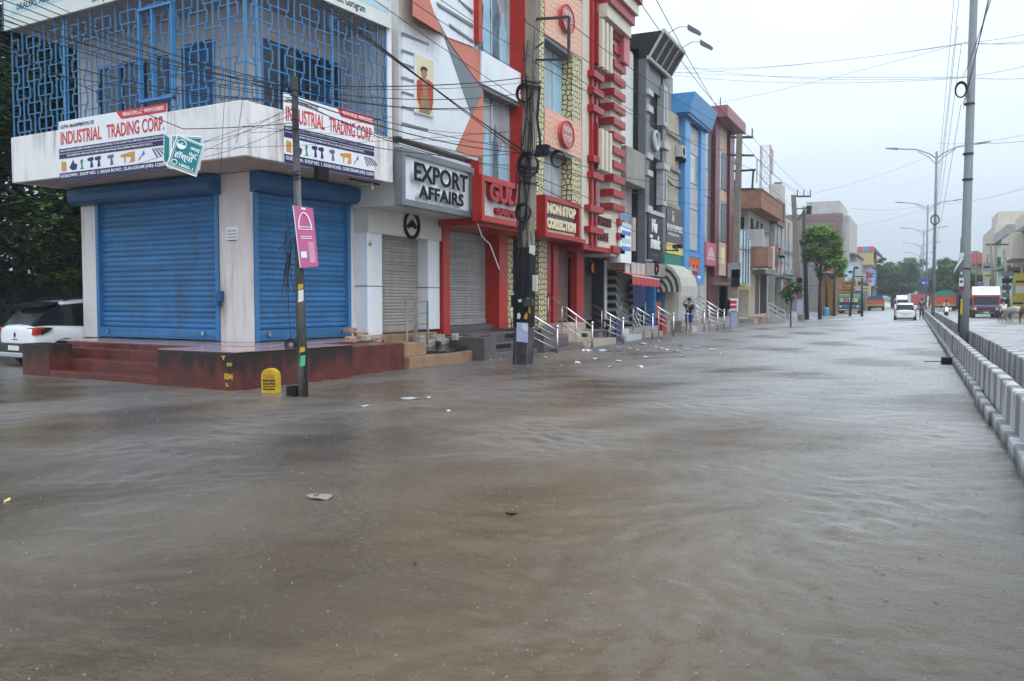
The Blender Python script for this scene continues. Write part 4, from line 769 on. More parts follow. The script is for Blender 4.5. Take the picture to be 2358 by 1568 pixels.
MB().tube([(-11.0, 55.0, 4.9), (-11.0, 55.0, 3.9)], .28, 10).build('capsule_plate', 'sign_ivory', kx)
MB().box(-12, -9.9, 53.6, 59.0, 2.55, 2.7).build('awning_slab', 'concrete_old', kx); sheet_shutter(kx, -11.4, 53.6, 56.2, .6, 2.5, 'shutter_grey'); MB().box(-11.4, -11.3, 56.4, 59.0, .4, 2.5).build('beige_wall', 'beige_panel', kx)
MB().tube([(-11, 54.6, 13.25), (-11, 54.6, 14.1)], .03).build('rooftop_rod', 'black', kx)
# ---------------------------------------------------------------- awnings
aw = thing('red_awning', 'sloping red canvas awning over a shuttered shop front', 'awning', (-11, 36, 2.2))
F0, F1 = Vector((-10.35, 34.1, 2.62)), Vector((-10.35, 38.3, 2.55)); B0_, B1_ = Vector((-12.0, 36.6 - 1.6, 3.06)), Vector((-12.0, 40.4 - 1.8, 3.03))
MB().hull([B0_, F0, F1, B1_], [v + Vector((0, 0, .02)) for v in (B0_, F0, F1, B1_)]).build('cloth', 'awning_red', aw)
v0 = MB(); n = 22
for i in range(n):
    a = F0.lerp(F1, i / n); b = F0.lerp(F1, (i + 1) / n); wv = .03 * math.sin(i * 1.9); w2 = .03 * math.sin((i + 1) * 1.9)
    v0.add([a + Vector((.02, 0, 0)), b + Vector((.02, 0, 0)), b + Vector((.02 + w2, 0, -.34 - .02 * (i % 2))), a + Vector((.02 + wv, 0, -.34 - .02 * ((i + 1) % 2)))], [(0, 1, 2, 3)])
v0.build('valance', 'awning_red', aw); MB().tube([F0, F1], .035).build('front_bar', 'steel_bright', aw)
sa = thing('striped_awning', 'quarter round cream awning with dark striped side over blue tarpaulin', 'awning', (-11, 43, 2))
prof = [(0, 1.42), (.42, 1.36), (.80, 1.12), (1.08, .72), (1.2, .28), (1.2, 0)]; A0y, A1y, zx = 41.6, 45.1, 2.03; xb = -11.35
K = len(prof); m = MB(); m.add([(xb + x, y, zx + z) for y in (A0y, A1y) for x, z in prof], [(i, i + 1, K + i + 1, K + i) for i in range(K - 1)]); m.build('cloth', 'canvas', sa)
for k in range(9):                                           # striped gable built of nested bands
    s0, s1 = 1 - k * .11, 1 - (k + 1) * .11
    a = [(xb + x * s0, A0y - .003, zx + z * s0) for x, z in prof]; b = [(xb + x * s1, A0y - .003, zx + z * s1) for x, z in prof]
    MB().add(a + b, [(i, i + 1, K + i + 1, K + i) for i in range(K - 1)]).build('stripe', 'canvas_dark' if k % 2 else 'canvas', sa)
MB().add([(xb + x, y, zx + z) for x, z in ((1.19, 0),) for y in (A0y, A1y)] + [(xb + 1.2, A1y, zx - .18), (xb + 1.2, A0y, zx - .18)], [(0, 1, 2, 3)]).build('valance', 'canvas', sa)
ts = thing('tarpaulin', 'dark blue tarpaulin hanging below the striped awning', 'tarpaulin', (-11.3, 43, 1.2)); m = MB(); n = 24
tp = [(-11.5, 37.9 + 7.0 * i / n) for i in range(n + 1)]
m.add([(x + .12 * math.sin(i * 1.3), y, 2.5) for i, (x, y) in enumerate(tp)] + [(x + .18 * math.sin(i * 1.3 + .4), y, 1.35 - .12 * math.sin(i * .5)) for i, (x, y) in enumerate(tp)], [(i, i + 1, n + 2 + i, n + 1 + i) for i in range(n)]); m.build('cloth', 'tarp_blue', ts, smooth=True)
kb = thing('kiosk', 'small red brick kiosk front between blue posts under the tarpaulin', 'kiosk', (-11, 41.5, 0))
MB().box(-11.6, -11.2, 40.5, 41.8, 0, 1.55).build('brick_panel', 'brick_red', kb)
for y in (40.2, 41.85): MB().box(-11.5, -11.1, y, y + .3, -.1, 2.3).build('post', 'post_blue', kb)
MB().box(-11.15, -10.8, 40.55, 41.4, -.1, .8).build('red_crate_panel', 'red_deep', kb)

# ---------------------------------------------------------------- old orange plastered house on the bend
lx = thing('plaster_house', 'old two storey house with stained orange balcony and roof band', 'house', (-10.5, 70, 0))
MB().box(-24, -11.4, 67.5, 78, 0, 8.4).build('wall', 'plaster_white', lx)
MB().box(-24, -10.25, 66, 77.8, 8.4, 9.75).build('roof_band', 'plaster_orange', lx); MB().box(-24, -10.2, 65.95, 77.85, 9.75, 9.85).build('roof_edge', 'cement', lx)
MB().box(-13.2, -9.75, 66.3, 69.5, 4.1, 5.55).build('balcony', 'plaster_orange', lx); MB().box(-9.9, -9.7, 68.6, 69.5, 3.9, 5.75).build('white_fin', 'plaster_white', lx)
for y in (68.6, 71.2, 73.4): MB().box(-11.45, -11.35, y, y + .9, 5.8, 7.9).build('door', 'dark_room', lx)
MB().box(-12.2, -11.7, 67.42, 67.5, 6.2, 7.9).build('window', 'dark_glass', lx)
MB().box(-12.3, -10.2, 66.6, 67.4, 5.6, 6.9).build('tin_sheet', 'panel_pale', lx)
MB().box(-11.6, -10.4, 69.6, 77, 3.7, 4.0).build('canopy', 'concrete_old', lx); MB().box(-11.5, -11.38, 70, 73, .5, 3.7).build('shutter', M('shutter_plum', (.12, .06, .065), .6), lx); MB().box(-11.5, -11.38, 73.5, 77, .5, 3.7).build('interior_shade', 'dark_room', lx); MB().box(-11.9, -11.2, 66.9, 69.8, 0, 3.6).build('pillar_wall', 'stone_beige', lx)  # one near-black panel stands in for the unlit shop inside
MB().box(-24, -13.5, 66.5, 72, 9.85, 12.6).build('stair_room', 'stone_beige', lx); MB().box(-24, -13.2, 66.2, 72.3, 12.6, 13.0).build('stair_roof', 'concrete_old', lx)
rb = thing('shop_board', 'red framed sign on the old plastered house', 'sign', (-10, 74, 4.3)); MB().box(-10.3, -10.1, 71.5, 74.5, 4.3, 6.0).build('frame', 'red_deep', rb); MB().box(-10.1, -10.06, 72.0, 74.2, 4.5, 5.4).build('panel', 'board_grey', rb)
hd = thing('torn_hoarding', 'torn sky blue and white hoarding beside the orange balcony', 'hoarding', (-10.8, 61.5, 2.6))
r3 = random.Random(4)
for k in range(9): 
    y = 60.4 + k * .55; MB().box(-10.95, -10.85, y, y + .53, 2.6 + r3.uniform(0, .3), 6.6 - abs(k - 3) * .12).build('torn_strip', ('sign_sky', 'panel_pale', 'glass_teal', 'sign_cream')[r3.randrange(4)], hd)
pl_ = thing('tall_poster', 'tall narrow pink and white poster strip beside the concrete pole', 'poster', (-10.6, 59.3, 2.5)); MB().box(-10.9, -10.6, 58.95, 59.75, 2.9, 7.3).build('panel', 'pink_pale', pl_)
for k in range(6): MB().box(-10.6, -10.59, 59.05, 59.65, 3.2 + k * .7, 3.5 + k * .7).build('printed_band', ('banner_red', 'print_blue')[k % 2], pl_)
yp = thing('shop_board', 'faded yellow and white printed panel under the orange balcony', 'sign', (-11, 66.5, 2.4)); MB().box(-12.0, -11.0, 66.2, 66.3, 2.4, 3.8).build('panel', 'board_yellow', yp); MB().box(-11.95, -11.05, 66.18, 66.2, 2.8, 3.7).build('printed_band', 'panel_pale', yp)
mx_ = thing('grey_house', 'grim grey narrow house with drain pipes behind the leaning pole', 'house', (-10.6, 83, 0))
MB().box(-24, -10.9, 78.1, 90, 0, 9.3).build('wall', 'plaster_grey', mx_); MB().box(-24, -10.7, 78.1, 83, 8.2, 10.4).build('upper_room', 'brick_wall', mx_); MB().box(-10.75, -10.68, 79, 82, 8.6, 10.1).build('window', 'dark_room', mx_)
for y in (79.5, 82, 84.6, 87): MB().box(-10.95, -10.85, y, y + 1.1, 4.9, 7.1).build('window', 'dark_glass', mx_); MB().tube([(-10.84, y - .4, .3), (-10.84, y - .4, 9)], .06).build('drain_pipe', 'concrete_old', mx_)
MB().box(-11.2, -10.3, 78.2, 90, 3.6, 3.8).build('canopy', 'concrete_old', mx_)
bs = thing('shop_board', 'sky blue shop board low on the grey house', 'sign', (-10.5, 82, 2.4)); MB().box(-10.8, -10.6, 79.5, 83.0, 2.3, 3.5).build('panel', 'sign_sky', bs); MB().box(-10.6, -10.58, 80, 82.5, 2.5, 2.9).build('printed_band', 'board_yellow', bs)
wt_ = thing('water_tank', 'white box shaped water tank on the roof behind the orange band', 'tank', (-12.5, 80, 10)); q0 = onY(1773, 474, 82); q1 = onY(1798, 422, 82); MB().box(q0.x, q1.x, 82, 85, 9.3, q1.z).build('tank', 'plaster_white', wt_); MB().box(q0.x + .3, q0.x + .9, 82.3, 83, q1.z, q1.z + .15).build('lid', 'black', wt_)
# ---------------------------------------------------------------- lattice mast
tw = thing('lattice_mast', 'red and grey lattice phone mast rising behind the orange roof band', 'mast', onY(1762, 470, 100)); TY = 100; c0 = onY(1762, 475, TY); c1 = onY(1762, 336, TY); wd = 1.0
m1, m2 = MB(), MB(); nseg = 8; zb, zt2 = 0, c1.z
for i in range(nseg * 2):
    za = zb + (zt2 - zb) * i / (nseg * 2); zc = zb + (zt2 - zb) * (i + 1) / (nseg * 2); mm_ = m1 if (i // 2) % 2 else m2
    cs = [(c0.x + sx_ * wd / 2 * (1.25 - .25 * i / (nseg * 2)), TY + sy_ * wd / 2) for sx_, sy_ in ((-1, -1), (1, -1), (1, 1), (-1, 1))]
    for j in range(4):
        a, b = cs[j], cs[(j + 1) % 4]; mm_.bar((*a, za), (*a, zc), .06); mm_.bar((*a, za), (*b, zc), .025); mm_.bar((*b, za), (*a, zc), .025); mm_.bar((*a, zc), (*b, zc), .03)
m1.build('mast_bands', M('mast_red', (.30, .10, .09), .6), tw); m2.build('mast_frame', M('mast_grey', (.22, .23, .25), .6), tw)
for sx_, z in ((-1.0, .78), (.95, .83), (-.75, .6)): MB().box(c0.x + sx_ * .85 - .08, c0.x + sx_ * .85 + .08, TY - .7, TY - .5, zt2 * z, zt2 * z + 2.6).build('panel_antenna', 'plaster_white', tw)
# ---------------------------------------------------------------- brick building, shacks, yellow building
bk = thing('brick_building', 'unplastered brick and cement building with white parapet behind the street tree', 'building', (-9, 135, 0))
a = onY(1850, 470, 130); b = onY(1940, 470, 130); zb_ = onY(1940, 490, 130).z; zt_ = onY(1925, 462, 130).z
MB().box(a.x - 6, b.x, 130, 150, 0, zb_).build('wall', 'cement', bk); MB().box(a.x, b.x + .004, 129.95, 130.0, zb_ - 1.1, zb_ - .3).build('brick_infill', 'brick_wall', bk); MB().box(b.x - 1.7, b.x - .3, 129.95, 130, 4.0, zb_ - 1.3).build('brick_infill', 'brick_wall', bk)
MB().box(a.x + .4, b.x - .3, 130.2, 145, zb_, zt_).build('white_parapet', 'plaster_white', bk); MB().box(a.x - .2, a.x + 1.1, 130.2, 132, zb_, zb_ + 1.2).build('stair_top', 'plaster_white', bk); MB().box(b.x, b.x + .9, 131, 150, 0, zb_ - .3).build('white_side', 'plaster_white', bk); MB().box(b.x + .9, b.x + 1.6, 132, 137, 8.0, 8.3).build('ledge', 'cement', bk)
def shed(nm, lab, cat, xl, yt, xr, Y, dep, mt, mt2=None, zb=0):
    p = onY(xl, yt, Y); q = onY(xr, yt, Y); t = thing(nm, lab, cat, ((p.x + q.x) / 2, Y, zb)); MB().box(p.x, q.x, Y, Y + dep, zb, p.z).build('wall', mt, t)
    if mt2: MB().box(p.x - .3, q.x + .3, Y - .6, Y + dep, p.z, p.z + .18).build('roof', mt2, t)
    return t, p, q
t, p, q = shed('tin_shack', 'ochre corrugated tin shack under the street tree', 'shack', 1892, 632, 1927, 96, 1.6, 'tin_yellow', 'shade_grey'); rb_ = MB()
for k in range(14): rb_.box(p.x + (q.x - p.x) * k / 14, p.x + (q.x - p.x) * k / 14 + .06, 95.95, 96.0, 0, p.z)
rb_.build('corrugation', 'tin_yellow', t)
t, p, q = shed('shop_board', 'white and pale red printed board above the tin shack', 'sign', 1888, 595, 1924, 97, .4, 'banner_white', None, onY(1900, 630, 97).z)
for k in range(2): MB().box(p.x + .1 + k * .75, p.x + .7 + k * .75, 96.96, 97, onY(1900, 626, 97).z, p.z - .1).build('printed_band', 'red_pale', t)
t, p, q = shed('shop_board', 'upright yellow and white board above the tin shack', 'sign', 1922, 600, 1933, 97, .4, 'board_yellow', None, onY(1925, 632, 97).z); MB().box(p.x + .1, q.x - .1, 96.95, 97, p.z - .5, p.z - .2).build('printed_band', 'panel_pale', t)
t, p, q = shed('red_banner', 'tall narrow red banner with a wide foot behind the green truck', 'banner', 1940, 600, 1947, 125, .5, 'red_deep', None, 1.0); MB().box(p.x, q.x + .9, 124.9, 125, 1.0, 3.4).build('foot_panel', 'red_deep', t)
fr = [('grey_house', 'grey house with sign boards beyond the brick building', 1945, 588, 1972, 135, 'plaster_grey'), ('white_house', 'white house below the yellow building', 1965, 612, 2004, 160, 'plaster_white'), ('brown_shop', 'low brown shop behind the green truck', 1955, 650, 1985, 140, 'brick_wall'), ('grey_shop', 'low grey shop beside the far orange truck', 1978, 660, 2010, 165, 'cement')]
for nm, lab, xl, yt, xr, Y, mt in fr:
    t, p, q = shed(nm, lab, 'house', xl, yt, xr, Y, 18, mt, 'concrete_old')
    for k in range(3): 
        w_ = (q.x - p.x) / 3; MB().box(p.x + w_ * (k + .25), p.x + w_ * (k + .75), Y - .06, Y, p.z * .55, p.z * .85).build('window', 'dark_glass', t)
    MB().box(p.x + .2, q.x - .2, Y - .3, Y - .1, p.z * .32, p.z * .45).build('shop_board', ('sign_sky', 'board_yellow', 'red_pale', 'panel_pale')[len(lab) % 4], t)
t, p, q = shed('yellow_building', 'large ochre yellow building with a red and blue striped roof edge', 'building', 1950, 580, 2012, 190, 25, 'yellow_wall'); 
for k in range(5): MB().box(p.x + (q.x - p.x) * k / 5, p.x + (q.x - p.x) * (k + 1) / 5 - .05, 189.8, 190.2, p.z, p.z + 1.0).build('roof_edge', ('red_pale', 'blue_acp')[k % 2], t)
MB().box(p.x + .5, q.x - 1.0, 189.7, 190, 1.5, onY(1980, 622, 190).z).build('white_front', 'plaster_white', t); MB().box(q.x - .9, q.x + .6, 189.6, 189.9, onY(1990, 655, 190).z, onY(1990, 622, 190).z).build('blue_hoarding', 'hoarding_blue', t); MB().hull([(q.x, 190, p.z), (q.x, 205, p.z), (q.x, 205, p.z + 1), (q.x, 190, p.z + 1)], [(q.x + 1.6, 190, p.z - 1.2), (q.x + 1.6, 205, p.z - 1.2), (q.x + 1.6, 205, p.z - .9), (q.x + 1.6, 190, p.z - .9)]).build('side_eave', 'panel_grey', t)
# ================================================================== RIGHT SIDE OF THE ROAD
RXF = 9.5
def rblock(nm, lab, y0, y1, z0, z1, mt, dx=0., wins=()):
    t = thing(nm, lab, 'building', (RXF + dx, (y0 + y1) / 2, z0)); MB().box(RXF + dx, RXF + 14, y0, y1, z0, z1).build('wall', mt, t)
    for (a, b, c, d) in wins: f = MB().box(RXF + dx - .06, RXF + dx + .02, a, b, c, d).build('window', 'panel_grey', t); MB().box(RXF + dx - .07, RXF + dx - .055, a + .1, b - .1, c + .1, d - .1).build('pane', 'dark_glass', f)
    return t
cr_ = rblock('cream_building', 'cream building with a jutting upper storey at the right edge', 88, 108, 0, 7.4, 'cream_wall', .6, ((94, 96, 4.2, 6), (99, 101, 4.2, 6)))
MB().box(RXF - .9, RXF + 10, 96, 107.5, 5.6, 8.1).build('jutting_storey', 'cream_wall', cr_); MB().box(RXF + .4, RXF + 10, 96, 108, 8.6, 10.2).build('top_storey', 'cream_wall', cr_); MB().box(RXF - .2, RXF + 10, 92, 108.5, 8.1, 8.55).build('roof_slab', 'cement', cr_)
for y, z0, z1, lab in ((96.5, 6.6, 7.6, 'upper'), (97.5, 3.0, 4.2, 'middle'), (99.5, .9, 2.3, 'lowest')):
    yb_ = thing('yellow_board', '%s yellow sign board at the right edge of the road' % lab, 'sign', (RXF, y, z0)); MB().box(RXF - .5, RXF + .75, y, y + .25, z0, z1).build('panel', M('yellow_sign', (.62, .50, .05), .5), yb_); MB().box(RXF - .4, RXF + .5, y - .02, y, z0 + .3, z0 + .5).build('printed_band', 'black', yb_)
mb_ = rblock('mint_building', 'pale mint green building behind the leaning poles on the right', 109, 128, 0, 8.8, 'mint', .3, ((112, 113.2, 3.2, 5), (117, 118.2, 3.2, 5), (112, 113.2, 6, 7.6), (117, 118.2, 6, 7.6)))
MB().box(RXF - .2, RXF + 10, 109.2, 128, 8.8, 9.9).build('grey_band', 'plaster_grey', mb_); MB().box(RXF - .4, RXF + .3, 110, 126, 5.2, 5.5).build('balcony_slab', 'concrete_old', mb_)
b3 = rblock('cream_house', 'tall cream house with roof rooms beyond the mint building', 129, 150, 0, 11.3, 'cream_wall', 0, ((132, 134, 6, 8), (138, 140, 6, 8), (132, 134, 2.5, 4.5))); MB().box(RXF + .5, RXF + 8, 131, 141, 11.3, 13.2).build('roof_room', 'cream_wall', b3)
b4 = rblock('grey_building', 'long grey building with a red end panel far down the right side', 165, 210, 0, 9.5, 'plaster_grey', -.5, ((170, 173, 5, 8), (178, 181, 5, 8))); MB().box(RXF - .8, RXF + 3, 163.5, 165, 7.6, 9.4).build('red_panel', 'red_pale', b4)
# ================================================================== STEPS AND PLATFORMS IN FRONT OF THE SHOPS
def boxes(t, parts):
    for nm, mt, b in parts: MB().box(*b).build(nm, mt, t, bevel=.015)
st = thing('stone_steps', 'tan sandstone steps between the red plinth and the grey granite block', 'steps', (-10.8, 19.5, 0))
boxes(st, [('step', 'sandstone', (-12.3, -10.84, 17.72, 20.98, -.4, .27)), ('step', 'sandstone', (-12.3, -10.98, 17.72, 18.75, .272, .60)), ('sill', 'sandstone', (-12.3, -11.95, 18.2, 21.0, .272, .76))])
ss = thing('stone_slab', 'cracked black polished slab lying askew on the tan steps', 'slab', (-11.2, 20, .3))
MB().hull([(-11.75, 18.8, .30), (-10.87, 19.5, .28), (-10.95, 20.9, .33), (-11.8, 20.9, .42)], [(-11.75, 18.8, .36), (-10.87, 19.5, .34), (-10.95, 20.9, .39), (-11.8, 20.9, .48)]).build('slab', 'black_slab', ss)
r4 = random.Random(11)
def rock(c, sx_, sy_, sz_, mt, name, lab, cat, grp=None):
    m = MB(); m.box(-1, 1, -1, 1, 0, 1); me = bpy.data.meshes.new(name); b = bmesh.new(); vs = [b.verts.new(v) for v in m.v]; [b.faces.new([vs[i] for i in f]) for f in m.f]
    bmesh.ops.subdivide_edges(b, edges=b.edges[:], cuts=2, use_grid_fill=True)
    for v in b.verts: v.co = Vector((v.co.x * sx_, v.co.y * sy_, v.co.z * sz_)) + Vector((r4.uniform(-1, 1) * sx_, r4.uniform(-1, 1) * sy_, r4.uniform(-1, 1) * sz_)) * .10
    b.to_mesh(me); b.free(); me.materials.append(MATS[mt]); o = bpy.data.objects.new(name, me); COL.objects.link(o); o.location = c; o.rotation_euler.z = r4.uniform(-.6, .6)
    md = o.modifiers.new('bevel', 'BEVEL'); md.width = .02; md.segments = 1
    return tag(o, lab, cat, grp)
for i, (x, y, z, a, b, c) in enumerate([(-11.75, 20.2, .5, .12, .35, .12), (-11.7, 20.9, .5, .13, .3, .14), (-11.6, 21.35, .45, .13, .3, .22), (-11.75, 19.7, .62, .11, .14, .13), (-11.7, 20.6, .66, .1, .2, .09), (-11.5, 21.2, .68, .1, .3, .08)]):
    rock((x, y, z - .15), a, b, c + .1, 'rubble' if i != 2 else 'plaster_white', 'rubble_block', 'broken masonry block in the low heap behind the black slab', 'block', 'blocks of the low rubble heap')
for i, (px_, py_, s, lb) in enumerate([(808, 788, .11, 'brick stub at the right foot of the blue shutter, lower of its pair'), (807, 779, .10, 'brick stub at the right foot of the blue shutter, upper of its pair'), (832, 777, .11, 'loose brick at the foot of the white column, left of a pale stone'), (846, 784, .10, 'pale stone lying between two bricks on the plinth'), (868, 787, .10, 'dark brick lying on the plinth before the beige shutter')]):
    p = ong(px_, py_, .72); rock((p.x, p.y, .715 + (.13 if i == 1 else 0)), s, s * 1.5, .13, 'brick' if i != 3 else 'rubble', 'loose_brick', lb, 'brick')
st = thing('stone_steps', 'dark granite steps with vent slots behind the wired concrete pole', 'steps', (-10.6, 23, 0))
boxes(st, [('side_block', 'granite', (-12.6, -10.5, 21.02, 21.75, -.4, .62)), ('step', 'granite', (-12.6, -10.55, 21.75, 24.9, -.4, .16)), ('step', 'granite', (-12.6, -10.95, 21.75, 24.9, .162, .40)), ('step', 'granite', (-12.6, -11.3, 21.75, 25.2, .402, .66))])
for y0, y1, X, z0, z1 in ((22.0, 22.9, -11.295, .47, .6), (22.1, 23.7, -10.945, .22, .34), (24.0, 24.7, -11.295, .47, .6)): MB().box(X - .02, X, y0, y1, z0, z1).build('vent_slot', 'black', st)
st = thing('stone_steps', 'brown granite steps between the first two steel handrails', 'steps', (-10.4, 26.5, 0))
boxes(st, [('side_block', 'granite', (-12.3, -10.4, 24.95, 25.5, -.4, .58)), ('step', 'granite', (-12.3, -10.15, 25.5, 28.0, -.4, .10)), ('step', 'granite', (-12.3, -10.6, 25.5, 27.6, .102, .42)), ('step', 'granite', (-12.3, -11.2, 25.0, 28.2, .422, .74))])
MB().box(-11.195, -11.18, 25.7, 26.6, .50, .66).build('vent_slot', 'black', st)
st = thing('stone_steps', 'beige stone steps under the second steel handrail', 'steps', (-10.4, 29.5, 0))
boxes(st, [('step', 'beige_stone', (-12.3, -10.2, 28.02, 31.6, -.4, .22)), ('step', 'beige_stone', (-12.3, -10.75, 28.02, 30.4, .222, .50)), ('step', 'beige_stone', (-12.3, -11.2, 28.22, 31.0, .502, .80))]); MB().box(-10.76, -10.73, 29.3, 29.9, .3, .44).build('vent_slot', 'black', st)
st = thing('stone_steps', 'worn grey platform with broken slabs before the red awning shop', 'steps', (-10.6, 36, 0))
boxes(st, [('platform', 'concrete_old', (-12.6, -10.9, 31.7, 40.4, -.4, .42)), ('broken_slab', 'panel_pale', (-10.9, -10.3, 33.2, 35.3, -.4, .22)), ('broken_slab', 'panel_pale', (-10.95, -10.6, 33.0, 34.6, .222, .46)), ('step', 'concrete_old', (-12, -10.5, 36, 39.5, -.4, .2))])
st = thing('stone_steps', 'grey stepped platform before the blue and maroon shops', 'steps', (-10.4, 50, 0))
boxes(st, [('platform', 'concrete_old', (-12.6, -10.7, 44.0, 59, -.4, .55)), ('step', 'panel_pale', (-10.7, -10.2, 44.2, 45.6, -.4, .28)), ('step', 'concrete_old', (-10.7, -10.3, 46, 58, -.4, .22))])
st = thing('stone_steps', 'weedy concrete platform at the foot of the old plastered house', 'steps', (-10, 68, 0))
boxes(st, [('platform', 'concrete_old', (-12, -9.9, 61.5, 80, -.4, .35)), ('block', 'brick', (-10.6, -9.6, 63, 68, -.4, .45))])
tb = thing('shop_table', 'low black table with bottles at the dark shop entrance', 'table', (-10.6, 32, 0)); MB().box(-11.1, -10.4, 31.3, 33.0, .82, .87).build('table_top', 'dark_room', tb)
for x in (-11.05, -10.45):
    for y in (31.35, 32.95): MB().tube([(x, y, -.2), (x, y, .82)], .03).build('leg', 'black', tb)
cl = thing('dark_cloth', 'dark blue cloth hanging at the low black table', 'cloth', (-10.4, 32.6, .1)); MB().box(-10.42, -10.36, 32.1, 32.8, .1, .9).build('cloth', 'tarp_blue', cl)

# ------------------------------------------------------------------ steel handrails
def rail(lab, Y, Xa, za, Xb, zb, posts=(0., 1.), nb=3, drop=.32, ball=True, ymid=None, base=.0):
    t = thing('handrail', lab, 'handrail', (Xb, Y, 0), 'steel handrails on the shop steps')
    MB().tube([(Xa, Y, za), (Xb, Y, zb)], .028, 10).build('top_rail', 'steel_bright', t, smooth=True)
    for k in range(1, nb + 1): MB().tube([(Xa, Y, za - drop * k * .8), (Xb, Y, zb - drop * k * .6)], .014, 6).build('lower_rail', 'steel', t, smooth=True)
    for f in posts:
        x = Xa + (Xb - Xa) * f; z = za + (zb - za) * f; end = f == 1
        o = MB().tube([(x + (.05 if end else 0), Y, -.2 if f > .45 else z - 1.05), (x + (.05 if end else 0), Y, z + (.06 if end else 0))], .036 if end else .02, 8).build('post', 'steel', t, smooth=True)
        if end and ball: MB().ball((x + .05, Y, z + .10), .055).build('ball_cap', 'steel_bright', o, smooth=True)
rail('short steel handrail nearest the wired concrete pole', 24.94, -11.5, 1.55, -10.0, .72, (0, .5, 1)); rail('long steel handrail rising to the honeycomb column', 28.4, -11.68, 1.85, -10.08, .75, (0, .33, .66, 1))
rail('steel handrail beside the low black table', 31.12, -10.95, 1.46, -9.83, .85, (.3, .6, 1)); rail('steel handrail in front of the striped column', 35.8, -11.35, 1.70, -10.0, .92, (0, .4, .75, 1)); rail('steel handrail leading down beside the brick kiosk', 38.3, -11.0, 1.66, -9.74, .92, (0, .5, 1))
for i, (pb, pt, lb) in enumerate((((1619, 763), (1591, 691), 'steel handrail right behind the man, first of three'), ((1650, 761), (1618, 698), 'steel handrail below the maroon post, middle of three'), ((1665, 758), (1600, 676), 'steel handrail ending at the leaning concrete pole, last of three'))):
    g = ong(*pb); u = onY(*pt, g.y); rail(lb, g.y, u.x, u.z, g.x, .98, (0, .5, 1), 4)
g = ong(1583, 768); t = thing('rail_post', 'single steel post with a round cap in front of the man', 'post', g); o = MB().tube([(g.x, g.y, -.2), (g.x, g.y, .92)], .036, 8).build('post', 'steel', t); MB().ball((g.x, g.y, .96), .06).build('ball_cap', 'steel_bright', t, smooth=True)
t = thing('handrail', 'grey square steel handrail before the beige shutter', 'handrail', (-11.6, 20.2, .6)); X = -11.62
a = onX(937, 765, X); b = onX(957, 765, X); c = onX(985, 785, -11.3)
for p, zt in ((a, 1.62), (b, 1.62)): MB().bar((p.x, p.y, .6), (p.x, p.y, zt), .04).build('post', 'concrete_old', t)
MB().bar((c.x, c.y, .5), (c.x, c.y, 1.62), .045).build('post', 'steel', t)
for z in (1.60, 1.30, 1.02): MB().bar((a.x, a.y, z), (b.x, b.y, z), .035).bar((b.x, b.y, z), (c.x, c.y, z), .035).build('bar', 'concrete_old', t)
t = thing('handrail', 'white pipe handrail on the platform of the old plastered house', 'handrail', (-9.9, 66, .3)); a = ond(1770, 697, 62); b = ond(1808, 718, 64)
for dz in (0, -.35, -.7): MB().tube([a + Vector((0, 0, dz)), b + Vector((0, 0, dz))], .05).build('pipe', 'panel_pale', t)
for f in (0, .5, 1): p = a.lerp(b, f); MB().tube([p, (p.x, p.y, .2)], .05).build('post', 'panel_pale', t)

# ================================================================== CONCRETE MEDIAN
def barrier_mat():
    m = M('median_paint', (.36, .36, .37), .75, var=.2, scale=2.5, streak=1., dirt=(.05, .05, .052), bump=.25); t = m.node_tree; n = t.nodes; l = t.links
    g = n.new('ShaderNodeTexCoord'); s = n.new('ShaderNodeSeparateXYZ'); l.new(g.outputs['Object'], s.inputs[0]); q = n.new('ShaderNodeMath'); q.operation = 'PINGPONG'; q.inputs[1].default_value = .25; l.new(s.outputs[1], q.inputs[0])
    r0 = n.new('ShaderNodeMapRange'); r0.inputs[1].default_value = .012; r0.inputs[2].default_value = .03; r0.inputs[3].default_value = .66; r0.inputs[4].default_value = 1; l.new(q.outputs[0], r0.inputs[0])
    q2 = n.new('ShaderNodeMath'); q2.operation = 'PINGPONG'; q2.inputs[1].default_value = .5; l.new(s.outputs[1], q2.inputs[0]); r1 = n.new('ShaderNodeMapRange'); r1.inputs[1].default_value = .24; r1.inputs[2].default_value = .26; r1.inputs[3].default_value = .62; r1.inputs[4].default_value = 1.28; l.new(q2.outputs[0], r1.inputs[0])
    r_ = n.new('ShaderNodeMath'); r_.operation = 'MULTIPLY'; l.new(r0.outputs[0], r_.inputs[0]); l.new(r1.outputs[0], r_.inputs[1])
    wn_ = n.new('ShaderNodeTexNoise'); wn_.inputs['Scale'].default_value = 5; wn_.inputs['Detail'].default_value = 5; l.new(g.outputs['Object'], wn_.inputs['Vector']); wa = n.new('ShaderNodeMath'); wa.operation = 'MULTIPLY_ADD'; wa.inputs[1].default_value = -.22; l.new(wn_.outputs[0], wa.inputs[0]); l.new(s.outputs[2], wa.inputs[2])
    wr = n.new('ShaderNodeMapRange'); wr.inputs[1].default_value = -.06; wr.inputs[2].default_value = .03; wr.inputs[3].default_value = .4; l.new(wa.outputs[0], wr.inputs[0]); r = n.new('ShaderNodeMath'); r.operation = 'MULTIPLY'; l.new(r_.outputs[0], r.inputs[0]); l.new(wr.outputs[0], r.inputs[1])
    b = n['Principled BSDF']; src = b.inputs['Base Color'].links[0].from_socket; x = n.new('ShaderNodeVectorMath'); x.operation = 'SCALE'; l.new(src, x.inputs[0]); l.new(r.outputs[0], x.inputs['Scale']); l.new(x.outputs[0], b.inputs['Base Color'])
barrier_mat()
def seg(prof, nm, L):
    me = MB().prism([(x, 0, z) for x, z in prof], (0, L - .03, 0)); o = me.build(nm, 'median_paint', bevel=.012); return o
